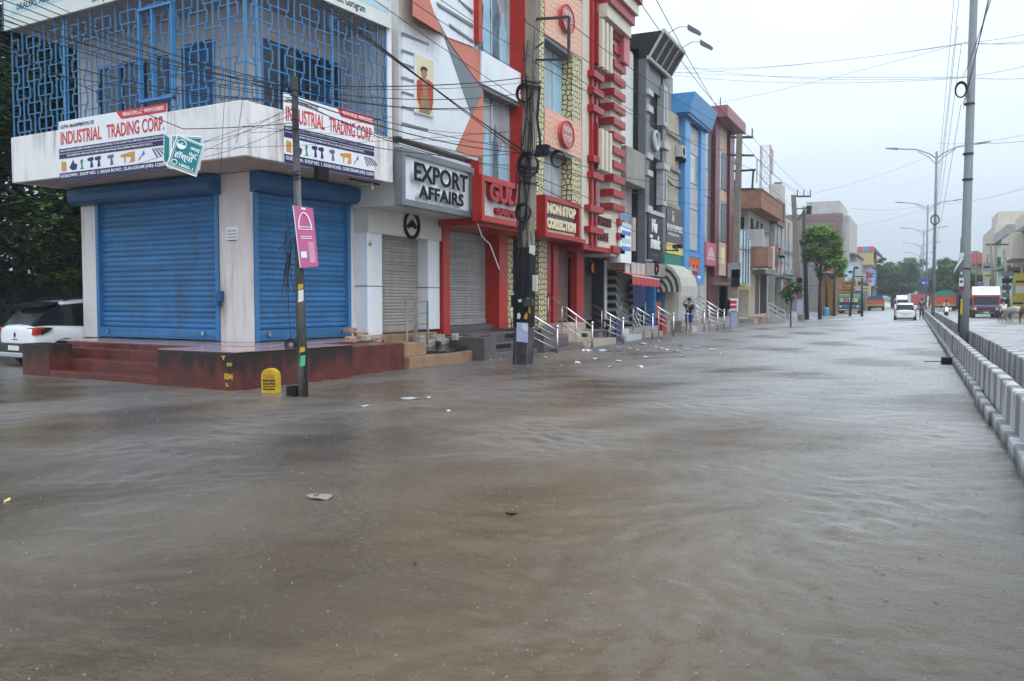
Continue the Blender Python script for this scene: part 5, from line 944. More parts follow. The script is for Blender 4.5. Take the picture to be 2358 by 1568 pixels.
rows = [('median_kerb', [(.95, -.5), (1.055, -.5), (1.055, .185), (.965, .19), (.95, .17)], 'low painted kerb block at the foot of the median', 'kerb', 'kerb blocks along the median'),
        ('median_barrier', [(1.06, -.5), (1.25, -.5), (1.22, .60), (1.20, .62), (1.09, .62), (1.07, .60)], 'striped concrete barrier block on the near row of the median', 'barrier', 'barrier blocks of the near median row'),
        ('median_barrier', [(1.76, -.5), (2.02, -.5), (2.0, .60), (1.98, .62), (1.80, .62), (1.78, .60)], 'striped concrete barrier block on the far row of the median', 'barrier', 'barrier blocks of the far median row')]
for nm, pf, lab, cat, grp in rows:
    for L, ys in ((3.0, [3.85 + 3 * k + (.25 if k > 6 else 0) for k in range(27)]), (6.0, [85.1 + 6 * k for k in range(14)])):
        base = None
        for y in ys:
            if base is None: base = seg(pf, nm, L); o = base
            else: o = base.copy(); COL.objects.link(o)
            o.location = (r4.uniform(-.012, .012), y, r4.uniform(-.008, .008)); tag(o, lab, cat, grp)
t = thing('drain_box', 'black drain box at the kerb below the tall median pole', 'drain', (.86, 24.9, 0)); MB().box(.70, .94, 24.75, 25.05, -.2, .17).build('box', 'black', t, bevel=.02); MB().tube([(.3, 24.9, .05), (.75, 24.9, .06)], .012).build('pipe', 'black', t)

# ================================================================== POLES
M('pole_concrete', (.24, .21, .17), .85, var=.2, scale=2, streak=.5, dirt=(.09, .08, .07), bump=.3); M('pole_black', (.03, .03, .032), .45, var=.5, scale=5, streak=.4, dirt=(.12, .12, .12)); M('pole_steel', (.17, .19, .20), .5, var=.1); M('lamp_grey', (.20, .22, .25), .5); M('patchy', (.028, .028, .029), .6, var=.6, scale=7, streak=.7, dirt=(.30, .30, .29)); M('board_pink', (.52, .12, .28), .45, var=.05, scale=2); M('tag_green', (.08, .42, .22), .5); M('paper', (.60, .62, .62), .7); M('box_plastic', (.5, .5, .42), .5)
b0 = ong(698, 912); D1 = (b0 - EYE).dot(FW); t1 = ond(678, 192, D1)
p1 = thing('leaning_pole', 'leaning patchy black pole before the right blue shutter', 'pole', b0)
MB().tube([b0 + (b0 - t1) * .06, b0.lerp(t1, .4), b0.lerp(t1, .41), t1], [.095, .078, .072, .052], 12).build('shaft', 'patchy', p1, smooth=True)
MB().tube([t1 - Vector((0, 0, .12)), t1 + Vector((0, 0, .10))], [.075, .06], 10).build('cap', 'pole_black', p1)
q = b0.lerp(t1, .0); MB().box(b0.x - .26, b0.x - .08, b0.y - .12, b0.y + .06, -.1, .17).build('footing_box', 'black', p1)
for f, h, mt in ((.14, .10, 'yellow_paint'), (.095, .20, 'tag_green'), (.30, .22, 'paper'), (.34, .10, 'yellow_paint')):
    c = b0.lerp(t1, f); MB().add([c + RT * a - FH * .088 + Vector((0, 0, z)) for a, z in ((-.02, 0), (.07, .02), (.075, h), (-.01, h * .92))], [(0, 1, 2, 3)]).build('sticker', mt, p1)
tg = MB()
for k in range(14):
    f = r4.uniform(.42, .58); c = b0.lerp(t1, f) - RT * r4.uniform(.08, .2) - FH * .03; tg.tube([c, c + Vector((r4.uniform(-.12, .1), 0, -.25)), c + RT * r4.uniform(-.15, .06) + Vector((0, 0, -.55))], .008, 4)
for k in range(10):
    f = r4.uniform(.68, .97); c = b0.lerp(t1, f); tg.tube([c - RT * .07 - FH * .06, c + RT * .0 - FH * .085 + Vector((0, 0, .02)), c + RT * .07 - FH * .05 + Vector((0, 0, r4.uniform(-.05, .05)))], .01, 4)
tg.build('wire_tangle', 'cable', p1)
pb = thing('advert_board', 'tilted pink advert board tied to the leaning pole', 'sign', ond(705, 616, D1 - .12)); pts = [ond(x, y, D1 - .13) for x, y in ((676, 473), (720, 479), (733, 613), (693, 617))]; dn = FH * .02
MB().prism(pts, dn).build('board', 'board_pink', pb); MB().prism([ond(x, y, D1 - .118) for x, y in ((673.5, 473), (677, 473), (694, 617), (690.5, 616))], FH * .03).build('edge', 'white_print', pb)
def PB(u, v): return (pts[3].lerp(pts[2], u)).lerp(pts[0].lerp(pts[1], u), v) - FH * .004
arch = [PB(.5 + .34 * math.cos(a), .62 + .28 * math.sin(a)) for a in [math.pi * k / 12 for k in range(13)]]; MB().tube(arch, .012, 4).build('printed_arch', 'white_print', pb); MB().prism([PB(u, v) for u, v in ((.4, .95), (.62, .95), (.62, .985), (.4, .985))], -FH * .002).build('printed_label', 'white_print', pb)
MB().prism([PB(u, v) for u, v in ((.56, .07), (.88, .07), (.88, .42), (.56, .42))], -FH * .002).build('printed_panel', M('pale_pink', (.62, .30, .42), .5), pb); MB().prism([PB(u, v) for u, v in ((.1, .16), (.42, .16), (.42, .26), (.1, .26))], -FH * .002).build('printed_figure', 'white_print', pb)
for v in (.47, .50, .62, .66): MB().prism([PB(u, w) for u, w in ((.2, v), (.8, v), (.8, v + .012), (.2, v + .012))], -FH * .002).build('printed_line', 'white_print', pb)
c = ond(669, 794, D1 - .02); cc = thing('cable_coil', 'small black cable coil hung low on the leaning pole', 'cable coil', c); m = MB()
for k in range(6): m.tube([c + RT * (.105 - .012 * k) * math.cos(a) + Vector((0, 0, (.11 - .013 * k) * math.sin(a))) + FH * .006 * k for a in [2 * math.pi * j / 20 for j in range(21)]], .006, 4)
m.build('coil', 'cable', cc); MB().tube([c + Vector((0, 0, .1)), ond(657, 560, D1), ond(662, 470, D1)], .006, 4).build('lead', 'cable', cc)

b2 = ong(1204, 838); p2 = thing('concrete_pole', 'tall concrete pole smothered in cables and dark wrapping before the honeycomb shop', 'pole', b2)
T2 = onY(1231, -60, b2.y)
MB().hull([b2 + Vector((a * .17, b * .21, 0)) for a, b in ((-1, -1), (1, -1), (1, 1), (-1, 1))], [T2 + Vector((a * .13, b * .15, 0)) for a, b in ((-1, -1), (1, -1), (1, 1), (-1, 1))]).build('shaft', 'pole_concrete', p2, bevel=.02)
LX = (T2.x - b2.x) / T2.z
def sq2(a_, b_, z): return [Vector((b2.x + LX * z + x * a_, b2.y + y * b_, z)) for x, y in ((-1, -1), (1, -1), (1, 1), (-1, 1))]
MB().hull(sq2(.205, .25, .95), sq2(.19, .22, 2.98)).build('black_wrap', 'black', p2, bevel=.04)
MB().hull(sq2(.2, .24, -.4), sq2(.19, .225, .95)).build('tarred_foot', 'patchy', p2, bevel=.03)
def on2(x, y, dx=.24): return onY(x, y, b2.y - dx)
def patch(par, nm, ptsx, mt, dx=.25, th=.01): return MB().prism([on2(x, y, dx) for x, y in ptsx], (0, th, 0)).build(nm, mt, par)
patch(p2, 'paper_notice', [(1190, 742), (1216, 744), (1215, 789), (1189, 786)], 'pale_blue' if 0 else M('paper_blue', (.38, .42, .60), .7)); patch(p2, 'paper_flap', [(1204, 744), (1216, 750), (1214, 765), (1200, 757)], 'paper', .262)
patch(p2, 'white_plate', [(1220, 563), (1233, 567), (1231, 588), (1218, 582)], 'paper', .26); patch(p2, 'meter_box', [(1226, 633), (1235, 634), (1235, 671), (1226, 670)], 'box_plastic', .2, .12)
for ptsx, mt in (([(1191, 722), (1196, 720), (1199, 727), (1196, 735), (1191, 733)], 'paper'), ([(1208, 726), (1212, 719), (1215, 727), (1213, 735), (1206, 734)], 'yellow_paint'), ([(1217, 695), (1221, 695), (1221, 722), (1217, 720)], 'yellow_paint'), ([(1192, 690), (1200, 688), (1201, 695), (1194, 696)], 'paper'), ([(1212, 684), (1222, 686), (1222, 693), (1211, 691)], 'panel_grey')): patch(p2, 'sticker', ptsx, mt, .268)
patch(p2, 'junction_box', [(1176, 680), (1192, 678), (1192, 708), (1178, 707)], 'black', .3, .2); patch(p2, 'junction_box', [(1205, 690), (1224, 688), (1225, 703), (1206, 705)], 'pole_black', .36, .15)
arms = [((1207, 86), (1262, 70)), ((1209, 236), (1273, 235))]
m = MB(); a0 = on2(1208, 46, 0); a1 = ond(1310, 39, 21.0); m.bar(a0, a1, .06); m.tube([a1, a1 + Vector((0, 0, -1.0))], .04); m.build('crossarm', 'pole_black', p2); m = MB(); a0 = on2(1205, 138, 0); m.bar(a0, ond(1305, 137, 21.2), .05).bar(on2(1208, 130, 0), on2(1250, 98, .2), .03); m.build('crossarm', 'pole_black', p2)
for x, y, r_ in ((1207, 215, .20), (1285, 366, .18), (1216, 381, .28), (1205, 490, .20)):
    c = on2(x, y, .3); cc = thing('cable_coil', 'black cable coil hanging at the concrete pole, %s' % {215: 'the upper left one', 366: 'the one out before the glass', 381: 'the widest one', 490: 'the lowest one beside the red letters'}[y], 'cable coil', c); m = MB()
    for k in range(7): m.torus((c.x, c.y + .02 * k - .06, c.z), 'y', r_ * (1 - .05 * (k % 3)), .010, 22, 5, r_ * (1.2 - .04 * k))
    m.build('coil', 'cable', cc)
fl = thing('flood_light', 'black flood light on the upper arm of the concrete pole', 'lamp', on2(1242, 350, .4)); c = ond(1246, 346, 21.0); MB().hull([c + Vector((x, y, -.14)) for x, y in ((-.15, -.1), (.13, -.1), (.13, .1), (-.15, .1))], [c + Vector((x, y, .12)) for x, y in ((-.08, -.1), (.2, -.1), (.2, .1), (-.08, .1))]).build('housing', 'black', fl); MB().tube([c, ond(1237, 270, 21), ond(1243, 200, 21)], .03).build('bracket', 'black', fl)
m = MB()
for k in range(26):
    z = r4.uniform(3.0, 8.5); s = Vector((b2.x + (T2.x - b2.x) * z / T2.z + r4.uniform(-.2, .2), b2.y - .2, z)); m.tube([s, s + Vector((r4.uniform(-.12, .12), -.05, -r4.uniform(.5, 1.3))), s + Vector((r4.uniform(-.2, .2), -.03, -r4.uniform(1.2, 2.2)))], r4.choice((.008, .012, .018)), 4)
for z in (7.1, 6.95, 7.0, 4.95, 4.85, 4.6, 5.0): m.tube([(b2.x + (T2.x - b2.x) * z / T2.z + .24 * math.cos(a), b2.y + .27 * math.sin(a), z + .04 * math.sin(2 * a)) for a in [2 * math.pi * j / 14 for j in range(15)]], .022, 4)
m.build('wire_tangle', 'cable', p2)
wl_ = thing('loose_cable', 'pale cable drooping from the garment shop sign to the concrete pole', 'cable', on2(1150, 600)); MB().tube([onX(1098, 510, XA), ond(1110, 545, 22), ond(1128, 562, 21.5), ond(1150, 620, 20.8), on2(1175, 665), on2(1192, 690)], .014, 5).build('cable', M('cable_grey', (.30, .31, .33), .6), wl_)
def pole(nm, lab, base, topx, Z=None, w0=.2, w1=.14, mt='pole_concrete', sq=True, grp=None):
    t = thing(nm, lab, 'pole', base, grp); top = topx
    if sq: MB().hull([Vector(base) + Vector((a * w0, b * w0, -.4)) for a, b in ((-1, -1), (1, -1), (1, 1), (-1, 1))], [Vector(top) + Vector((a * w1, b * w1, 0)) for a, b in ((-1, -1), (1, -1), (1, 1), (-1, 1))]).build('shaft', mt, t, bevel=.02)
    else: MB().tube([Vector(base) - Vector((0, 0, .4)), top], [w0, w1], 12).build('shaft', mt, t, smooth=True)
    return t
b3_ = ong(1690, 755); T3 = onY(1703, 310, b3_.y); p3 = pole('concrete_pole', 'bare concrete pole with three crossarms beside the maroon shop', b3_, T3, None, .21, .15)
def arm(t, x0, y0, x1, y1, Y, w=.10, pins=()):
    m = MB(); m.bar(onY(x0, y0, Y), onY(x1, y1, Y), w)
    for x in pins: p = onY(x, y1, Y); m.tube([p, p + Vector((0, 0, .5))], .04)
    m.build('crossarm', 'pole_black', t)
arm(p3, 1680, 316, 1734, 316, b3_.y, .12, (1700, 1732)); arm(p3, 1680, 357, 1736, 358, b3_.y, .11); arm(p3, 1690, 394, 1740, 391, b3_.y, .11); arm(p3, 1690, 436, 1738, 435, b3_.y, .12); MB().bar(onY(1735, 391, b3_.y), onY(1732, 436, b3_.y), .1).build('crossarm', 'pole_black', p3)
for x0, y0, x1, y1, nm, mt in ((1680, 687, 1700, 717, 'poster', 'banner_white'), (1683, 715, 1697, 755, 'poster', 'paper_blue'), (1682, 692, 1697, 699, 'printed_band', 'banner_red'), (1682, 703, 1697, 710, 'printed_band', 'banner_red'), (1672, 690, 1682, 712, 'junction_box', 'black'), (1676, 605, 1706, 640, 'meter_box', 'concrete_old'), (1684, 620, 1704, 660, 'wire_tangle', 'black')):
    a = onY(x0, y1, b3_.y - .25); b = onY(x1, y0, b3_.y - .25); MB().box(a.x, b.x, a.y - (.06 if nm != 'printed_band' else .08), a.y, a.z, b.z).build(nm, mt, p3)
b4_ = ong(1846, 738); T4 = onY(1827, 449, b4_.y); p4 = pole('leaning_pole', 'leaning concrete pole before the grey narrow house', b4_, T4, None, .24, .17); arm(p4, 1827, 452, 1867, 452, b4_.y, .12, (1836, 1851, 1866)); arm(p4, 1828, 481, 1862, 479, b4_.y, .08); MB().bar(onY(1854, 482, b4_.y), onY(1833, 513, b4_.y), .1).build('stay', 'pole_black', p4)
for y0, y1, mt in ((640, 652, 'black'), (655, 668, 'pole_black'), (672, 682, 'red_pale'), (690, 725, 'paper_blue')): a = onY(1835, y1, b4_.y - .3); b = onY(1848, y0, b4_.y - .3); MB().box(a.x, b.x, a.y - .1, a.y, a.z, b.z).build('poster' if y0 > 685 else 'junction_box', mt, p4)
b5_ = ong(1858, 735); p5 = pole('steel_pole', 'dark steel pole beside the leaning concrete pole', b5_, onY(1852, 487, b5_.y), None, .2, .15, 'pole_black', False); 
for (xa, ya), (xb, yb), lab in (((1905, 722), (1900, 585), 'thin post with a lamp head beside the tin shack'), ((1957, 712), (1967, 617), 'thin leaning pole beyond the green truck'), ((1920, 722), (1922, 590), 'rusty pole hung with wires beside the green truck'), ((1985, 705), (1985, 640), 'far thin pole below the yellow building')):
    b = onY(xa, 722, 93); pole('far_pole', lab, b, onY(xb, yb, 93), None, .13, .10, 'pole_black', False)
lb = thing('bulb', 'glaring white bulb hanging by the rusty pole', 'lamp', onY(1935, 597, 100)); MB().ball(onY(1935, 597, 118), .26).build('globe', glow('bulb_white', (1, .98, .9), 6), lb, smooth=True); MB().tube([onY(1935, 596, 118), onY(1922, 594, 118)], .05).build('stem', 'black', lb)
Bm = Vector((1.48, 31.0, -.3)); pm = thing('median_pole', 'tall round steel pole standing in the median with stickers and a cable coil', 'pole', (1.48, 31, 0))
MB().tube([Bm, (1.49, 31, 3.6), (1.50, 31, 3.62), (1.56, 31, 12.5)], [.165, .15, .135, .11], 16).build('shaft', 'pole_steel', pm, smooth=True)
for z in (2.6, 5.4, 6.2, 7.75): MB().tube([(1.5, 31, z), (1.5, 31, z + .05)], .16, 14).build('clamp_band', 'pole_black', pm)
def onm(x0, y0, x1, y1, mt, nm='sticker', d=.16):
    a = onY(x0, y1, 31 - d); b = onY(x1, y0, 31 - d); MB().box(a.x, b.x, a.y - .012, a.y, a.z, b.z).build(nm, mt, pm)
for q in ((2209, 688, 2217, 724, 'yellow_paint'), (2208, 640, 2219, 659, 'paper'), (2210, 646, 2217, 651, 'print_blue'), (2209, 661, 2221, 667, 'red_deep'), (2209, 582, 2220, 592, 'paper'), (2212, 626, 2216, 632, 'paper')): onm(*q)
MB().prism([onY(x, y, 30.82) for x, y in ((2212, 592), (2220, 594), (2203, 618), (2195, 632), (2199, 618))], (0, .01, 0)).build('torn_paper', 'paper', pm); MB().prism([onY(x, y, 30.9) for x, y in ((2221, 590), (2228, 592), (2225, 625), (2222, 632))], (0, .01, 0)).build('torn_paper', 'paper', pm)
MB().tube([(1.36, 30.83, 1.8), (1.34, 30.85, .6), (1.25, 28, .4), (1.08, 25, .3)], .03, 6).build('feed_cable', 'cable', pm)
c = onY(2213, 206, 30.8); cc = thing('cable_coil', 'black cable coil high on the tall median pole', 'cable coil', c); m = MB()
for k in range(6): m.torus((c.x, c.y + .02 * k, c.z), 'y', .17 - .006 * k, .016, 24, 5, .25 - .008 * k)
m.build('coil', 'cable', cc)
# ------------------------------------------------------------------ double armed street lamps
def lamp_post():
    t = thing('street_lamp', 'double armed street lamp on the median', 'street lamp', (1.45, 74, 0), 'double armed street lamps along the median'); x, y = 1.45, 74
    MB().tube([(x, y, -.3), (x, y, 12.9)], [.13, .085], 12).build('pole', 'lamp_grey', t, smooth=True)
    for s in (-1, 1):
        MB().tube([(x, y, 12.35), (x + s * .45, y, 12.75), (x + s * 1.4, y, 13.15), (x + s * 2.8, y, 13.3)], .045, 6).tube([(x, y, 11.9), (x + s * .5, y, 12.5), (x + s * 1.3, y, 13.0)], .03, 6).build('arm', 'lamp_grey', t)
        MB().hull([(x + s * 2.7, y - .13, 13.22), (x + s * 3.6, y - .09, 13.36), (x + s * 3.6, y + .09, 13.36), (x + s * 2.7, y + .13, 13.22)], [(x + s * 2.7, y - .1, 13.36), (x + s * 3.55, y - .07, 13.43), (x + s * 3.55, y + .07, 13.43), (x + s * 2.7, y + .1, 13.36)]).build('lamp_head', 'pole_steel', t)
    return t
L0 = lamp_post()
for y in (115, 156, 197, 238, 279): copy_to(L0, (1.45, y, 0))
cc = thing('cable_coil', 'small cable ring on the nearest street lamp pole', 'cable coil', onY(2153, 505, 73.8)); MB().torus(tuple(onY(2153, 506, 73.8)), 'y', .28, .05, 20, 5, .36).build('coil', 'cable', cc)
# right side poles
for (xa, ya), (xb, yb), Y, lab in (((2292, 690), (2280.6, 560), 100, 'leaning wooden pole with a crossarm before the mint building'), ((2326, 735), (2312, 574), 92, 'leaning dark pole loaded with meter boxes on the right'), ((2248, 700), (2248, 577), 140, 'far pole with a flat crossarm beyond the red truck')):
    t = pole('far_pole', lab, onY(xa, 722, Y) * 1, onY(xb, yb, Y), None, .15, .11, 'pole_concrete', False)
    if Y != 92: arm(t, xb - (10 if Y == 100 else 22), yb + 3, xb + (52 if Y == 100 else 8), yb + 3, Y, .14)
    else:
        for k in range(5): a = onY(xb + 3 - 8, 625 + k * 16, Y); MB().box(a.x, a.x + .9 - .1 * k, Y - .5, Y - .1, a.z - .45, a.z).build('meter_box', ('panel_grey', 'black', 'pole_black')[k % 3], t)

# ================================================================== CABLES
def cable(lab, a, b, sag=.3, r=.012, mt='cable', grp='overhead cables', n=10):
    a, b = Vector(a), Vector(b); pts = [a.lerp(b, i / n) - Vector((0, 0, sag * 4 * (i / n) * (1 - i / n))) for i in range(n + 1)]
    m = MB().tube(pts, r * .72, 5); solo(m, 'overhead_cable', mt, lab, 'cable', grp, smooth=True)
rc = random.Random(21)
lab1 = 'thin black cable strung across the blue grille to the leaning pole'
for i, (y0, y1) in enumerate(((15, 205), (27, 212), (35, 218), (44, 200), (52, 226), (101, 232), (150, 236), (-30, 196), (-60, 204), (-8, 215))): cable(lab1, ond(-40, y0 - 12, 13.0 + .1 * i), ond(680 + rc.uniform(-6, 6), y1, D1), .12 + .05 * (i % 3), .009 + .003 * (i % 2), grp='cables over the blue grille')
lab2 = 'black cable sagging from the leaning pole to the wired concrete pole'
for i, (y0, y1) in enumerate(((200, 190), (206, 214), (212, 232), (216, 300), (222, 345), (228, 352), (205, 240), (232, 380), (196, 178), (238, 395), (300, 350))): cable(lab2, ond(684, y0, D1), on2(1206 + rc.uniform(-4, 6), y1, .2), .10 + .07 * (i % 4), .008 + .004 * (i % 3), grp='cables between the two near poles')
lab3 = 'black cable dropping across the white slatted shop to the concrete pole'
for i, (x0, x1, y1) in enumerate(((640, 1214, 352), (652, 1218, 358), (668, 1214, 365), (780, 1216, 240), (860, 1220, 180), (930, 1222, 130))): cable(lab3, ond(x0, -60, 14.5), on2(x1, y1, .2), .05, .010 + .006 * (i < 3), grp='cables across the slatted shop')
lab4 = 'service cable fanning from the concrete pole to the white balcony'
for i, (x0, y0, x1, y1) in enumerate(((385, 345, 1208, 300), (0, 475, 680, 250), (455, 330, 676, 262), (470, 362, 676, 285), (390, 380, 678, 240), (560, 290, 1206, 330), (575, 305, 905, 268))): cable(lab4, ond(x0, y0, 15.2), ond(x1, y1, D1 if x1 < 700 else 20.3 if x1 > 1000 else 17.0), .06, .006, grp='service cables on the balcony')
cable('black cable carrying the bent teal signs before the balcony', ond(-30, 95, 13.5), ond(422, 297, 14.1), .03, .010, grp=None); cable('black cable holding the teal signs from the leaning pole', ond(422, 297, 14.1), ond(676, 283, D1), .02, .010, grp=None)
for x0, y0, x1, y1 in ((522, 130, 508, 395), (566, 180, 545, 330)): cable('loose wire hanging down the corner of the white balcony', ond(x0, y0, 14.6), ond(x1, y1, 14.9), -.02, .006, grp='loose wires on the corner')
lab5 = 'long power cable running down the street past the concrete poles'
for i, (x0, y0, D0, x1, y1, Dd) in enumerate(((1210, 50, 20.6, 1702, 330, 48), (1300, 45, 21, 1733, 316, 48), (1225, 140, 20.8, 1735, 358, 48), (1260, 138, 20.9, 1738, 391, 48), (1215, 345, 20.5, 1700, 436, 48), (1216, 360, 20.5, 1690, 470, 48), (1220, 400, 20.5, 1690, 560, 48), (1222, 420, 20.6, 1690, 600, 48), (1430, -60, 18, 1732, 316, 48), (1480, -60, 18, 1700, 316, 48))): cable(lab5, ond(x0, y0, D0), ond(x1, y1, Dd), .25 + .1 * (i % 3), .014, grp='power cables along the left row')
lab6 = 'thin power cable between the concrete pole and the leaning pole farther off'
for i, (x0, y0, x1, y1) in enumerate(((1733, 316, 1866, 448), (1700, 316, 1836, 448), (1735, 358, 1851, 448), (1738, 391, 1835, 481), (1738, 435, 1832, 500), (1700, 470, 1835, 520))): cable(lab6, ond(x0, y0, 48), ond(x1, y1, 69), .2, .014, grp='power cables between the far poles')
lab7 = 'thin cable crossing the sky over the road to the median pole'
for i, (x0, y0, x1, y1, s) in enumerate(((1560, 158, 2218, 99, .25), (1560, 168, 2219, 101, .15), (1545, 166, 2218, 177, .1), (1545, 172, 2218, 180, .25), (1640, 240, 2220, 98, .1), (1560, 150, 2224, 178, .3))): cable(lab7, ond(x0, y0, 40), onY(x1, y1, 30.9), s, .010, 'cable_grey', 'cables across the sky')
lab8 = 'cable leaving the tall median pole towards the right'
for i, (x1, y1, y0) in enumerate(((2400, 70, 99), (2400, 98, 97), (2400, 90, 101), (2400, 178, 178), (2400, 142, 177), (2400, 320, 330))): cable(lab8, onY(2220, y0, 30.9), ond(x1, y1, 24), .05, .010, 'cable_grey', 'cables right of the median pole')
lab9 = 'cable dropping from above the frame to the tall median pole'
for x0, y1 in ((2292, 240), (2302, 178), (2288, 250)): cable(lab9, ond(x0, -60, 16), onY(2218, y1, 30.9), .05, .012, grp='steep cables at the median pole')
lab10 = 'thin cable slung between the median pole and the street lamps'
for i, (x0, y0) in enumerate(((2200, -40), (2212, -40), (2205, 60), (2214, 100), (2213, 240))): cable(lab10, onY(x0, y0, 31), onY(2150 - i * 2, 500 + i * 30, 74), .5, .012, 'cable_grey', 'cables along the median')
for x0, y0, x1, y1 in ((1875, 445, 2157, 352), (1960, 480, 2150, 470), (1960, 520, 2137, 475), (2160, 330, 2400, 300), (2160, 470, 2400, 420)): cable('faint cable high over the far road', ond(x0, y0, 75), ond(x1, y1, 75 if x1 < 2300 else 50), .3, .016, 'cable_grey', 'faint far cables')

# ------------------------------------------------------------------ teal hospital signs dangling on the wire
def teal(lab, pxs, D, front):
    pts = [ond(x, y, D) for x, y in pxs]; t = thing('hanging_sign', lab, 'sign', (pts[0] + pts[2]) / 2); MB().prism(pts, FH * .03).build('board', 'white_print', t)
    q = lambda u, v, d=.004: (pts[3].lerp(pts[2], u)).lerp(pts[0].lerp(pts[1], u), v) - FH * d
    MB().prism([q(u, v) for u, v in ((.05, .06), (.97, .06), (.97, .96), (.05, .96))], -FH * .003).build('teal_face', 'teal', t)
    ed = lambda w, d: [q(u, v, d) for u, v in ((.09, .09), (.95, .09), (.95, .93), (.09, .93), (.09, .09))]
    MB().tube(ed(0, .009), .006, 4).build('border_line', 'white_print', t)
    if front:
        xd = (pts[1] - pts[0]).normalized(); zd = (pts[0] - pts[3]).normalized(); W_ = (pts[1] - pts[0]).length; H_ = (pts[0] - pts[3]).length
        MB().tube([q(.27 + .16 * math.cos(a), .76 + .13 * math.sin(a), .01) for a in [2 * math.pi * k / 20 for k in range(21)]], .008, 4).build('round_logo', 'white_print', t); MB().prism([q(.27 + .15 * math.cos(a), .76 + .12 * math.sin(a), .008) for a in [math.pi * (1 + k / 8) for k in range(9)]], -FH * .002).build('logo_wave', 'white_print', t); MB().prism([q(.27 + r_ * math.cos(a), .79 + r_ * math.sin(a), .008) for r_, a in [((.05, .018)[k % 2], math.pi * k / 4) for k in range(8)]], -FH * .002).build('logo_star', 'white_print', t)
        for s, u, v, w, h in (('आई', .56, .70, .36, .13), ('मेडि', .58, .53, .34, .12), ('हॉस्पि', .14, .30, .78, .26), ('1800-1', .38, .14, .50, .09)):
            text(s, 1, 'white_print', t, q(u, v, .007), xd, zd, .002, .02, width=w * W_, height=h * H_)
        MB().tube([q(.22 + .09 * math.cos(a), .20 + .07 * math.sin(a), .01) for a in [2 * math.pi * k / 16 for k in range(17)]], .008, 4).build('phone_icon', 'white_print', t)
    return t
teal('bent teal hospital sign with white Hindi lettering dangling before the balcony', [(408, 308), (471, 334), (451, 407), (382, 382)], 14.0, True)
teal('teal sign hidden behind the lettered hospital sign', [(394, 310), (468, 314), (459, 392), (390, 388)], 14.15, False); teal('narrow teal sign seen edge on beside the trade banner', [(377, 305), (392, 314), (391, 384), (376, 376)], 14.3, False)
# ================================================================== TREES
def leafmat(key, col, var=.45):
    m = M(key, col, .75, var=var, scale=.9, spec=.12); b = m.node_tree.nodes['Principled BSDF']
    return m
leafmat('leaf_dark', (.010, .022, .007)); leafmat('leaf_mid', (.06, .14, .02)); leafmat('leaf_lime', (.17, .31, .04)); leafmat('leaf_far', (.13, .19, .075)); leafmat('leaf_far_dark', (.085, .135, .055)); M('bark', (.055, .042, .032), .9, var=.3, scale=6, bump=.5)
def tree(name, lab, base, H, clumps, n, ls, mats, trunk=.16, seed=1, grp=None, cat='tree', limbs=True, lean=(0, 0)):
    """clumps: (x, y, z, rx, ry, rz) relative to base; leaves are small bent quads spread near the clump shells."""
    R = random.Random(seed); B = Vector(base); t = thing(name, lab, cat, B, grp)
    top = B + Vector((lean[0], lean[1], H)); m = MB(); m.tube([B - Vector((0, 0, .4)), B.lerp(top, .35) + Vector((R.uniform(-.1, .1), 0, 0)), B.lerp(top, .7), top], [trunk, trunk * .8, trunk * .6, trunk * .3], 9)
    for c in clumps:
        if limbs:
            s = B.lerp(top, R.uniform(.4, .8)); e = B + Vector(c[:3]); m.tube([s, s.lerp(e, .5) + Vector((0, 0, .1)), e], [trunk * .4, trunk * .25, trunk * .08], 6)
    m.build('trunk', 'bark', t, smooth=True)
    tot = sum(c[3] * c[4] * c[5] for c in clumps) ** 1; V = [[] for _ in mats]; F = [[] for _ in mats]
    for c in clumps:
        k = max(12, int(n * c[3] * c[4] * c[5] / tot))
        sub = [(R.gauss(0, 1), R.gauss(0, 1), R.gauss(0, 1)) for _ in range(max(5, k // 45))]
        for i in range(k):
            s = sub[R.randrange(len(sub))]; L = math.sqrt(s[0] ** 2 + s[1] ** 2 + s[2] ** 2) or 1; rr = R.uniform(.55, 1.0)
            d = Vector((s[0] / L, s[1] / L, s[2] / L)) * rr + Vector((R.gauss(0, .16), R.gauss(0, .16), R.gauss(0, .13)))
            p = B + Vector((c[0] + d.x * c[3], c[1] + d.y * c[4], c[2] + d.z * c[5]))
            a = R.uniform(0, 2 * math.pi); u = Vector((math.cos(a), math.sin(a), R.uniform(-.7, .35))).normalized(); w = u.cross(Vector((R.uniform(-.5, .5), R.uniform(-.5, .5), 1))).normalized(); q = ls * R.uniform(.6, 1.3)
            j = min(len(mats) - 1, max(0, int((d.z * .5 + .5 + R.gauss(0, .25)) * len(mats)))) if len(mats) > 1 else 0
            o = len(V[j]); nrm = u.cross(w) * q * .12
            V[j] += [p - u * q * .5, p + w * q * .28 + nrm, p + u * q * .6, p - w * q * .28 + nrm]; F[j].append((o, o + 1, o + 2, o + 3))
    vs, fs, mi = [], [], []
    for j in range(len(mats)):
        o = len(vs); vs += V[j]; fs += [tuple(i + o for i in f) for f in F[j]]; mi += [j] * len(F[j])
    me = bpy.data.meshes.new('crown'); me.from_pydata([tuple(v) for v in vs], [], fs)
    for k in mats: me.materials.append(MATS[k])
    me.polygons.foreach_set('material_index', mi)
    link(me, 'crown', None, t); return t
def cl(seed, n, cx, cy, cz, sx_, sy_, sz_, r):
    R = random.Random(seed); return [(cx + R.uniform(-1, 1) * sx_, cy + R.uniform(-1, 1) * sy_, cz + R.uniform(-1, 1) * sz_, r * R.uniform(.7, 1.2), r * R.uniform(.7, 1.2), r * R.uniform(.6, 1.0)) for _ in range(n)]
dk = ['leaf_dark', 'leaf_dark', 'leaf_mid']
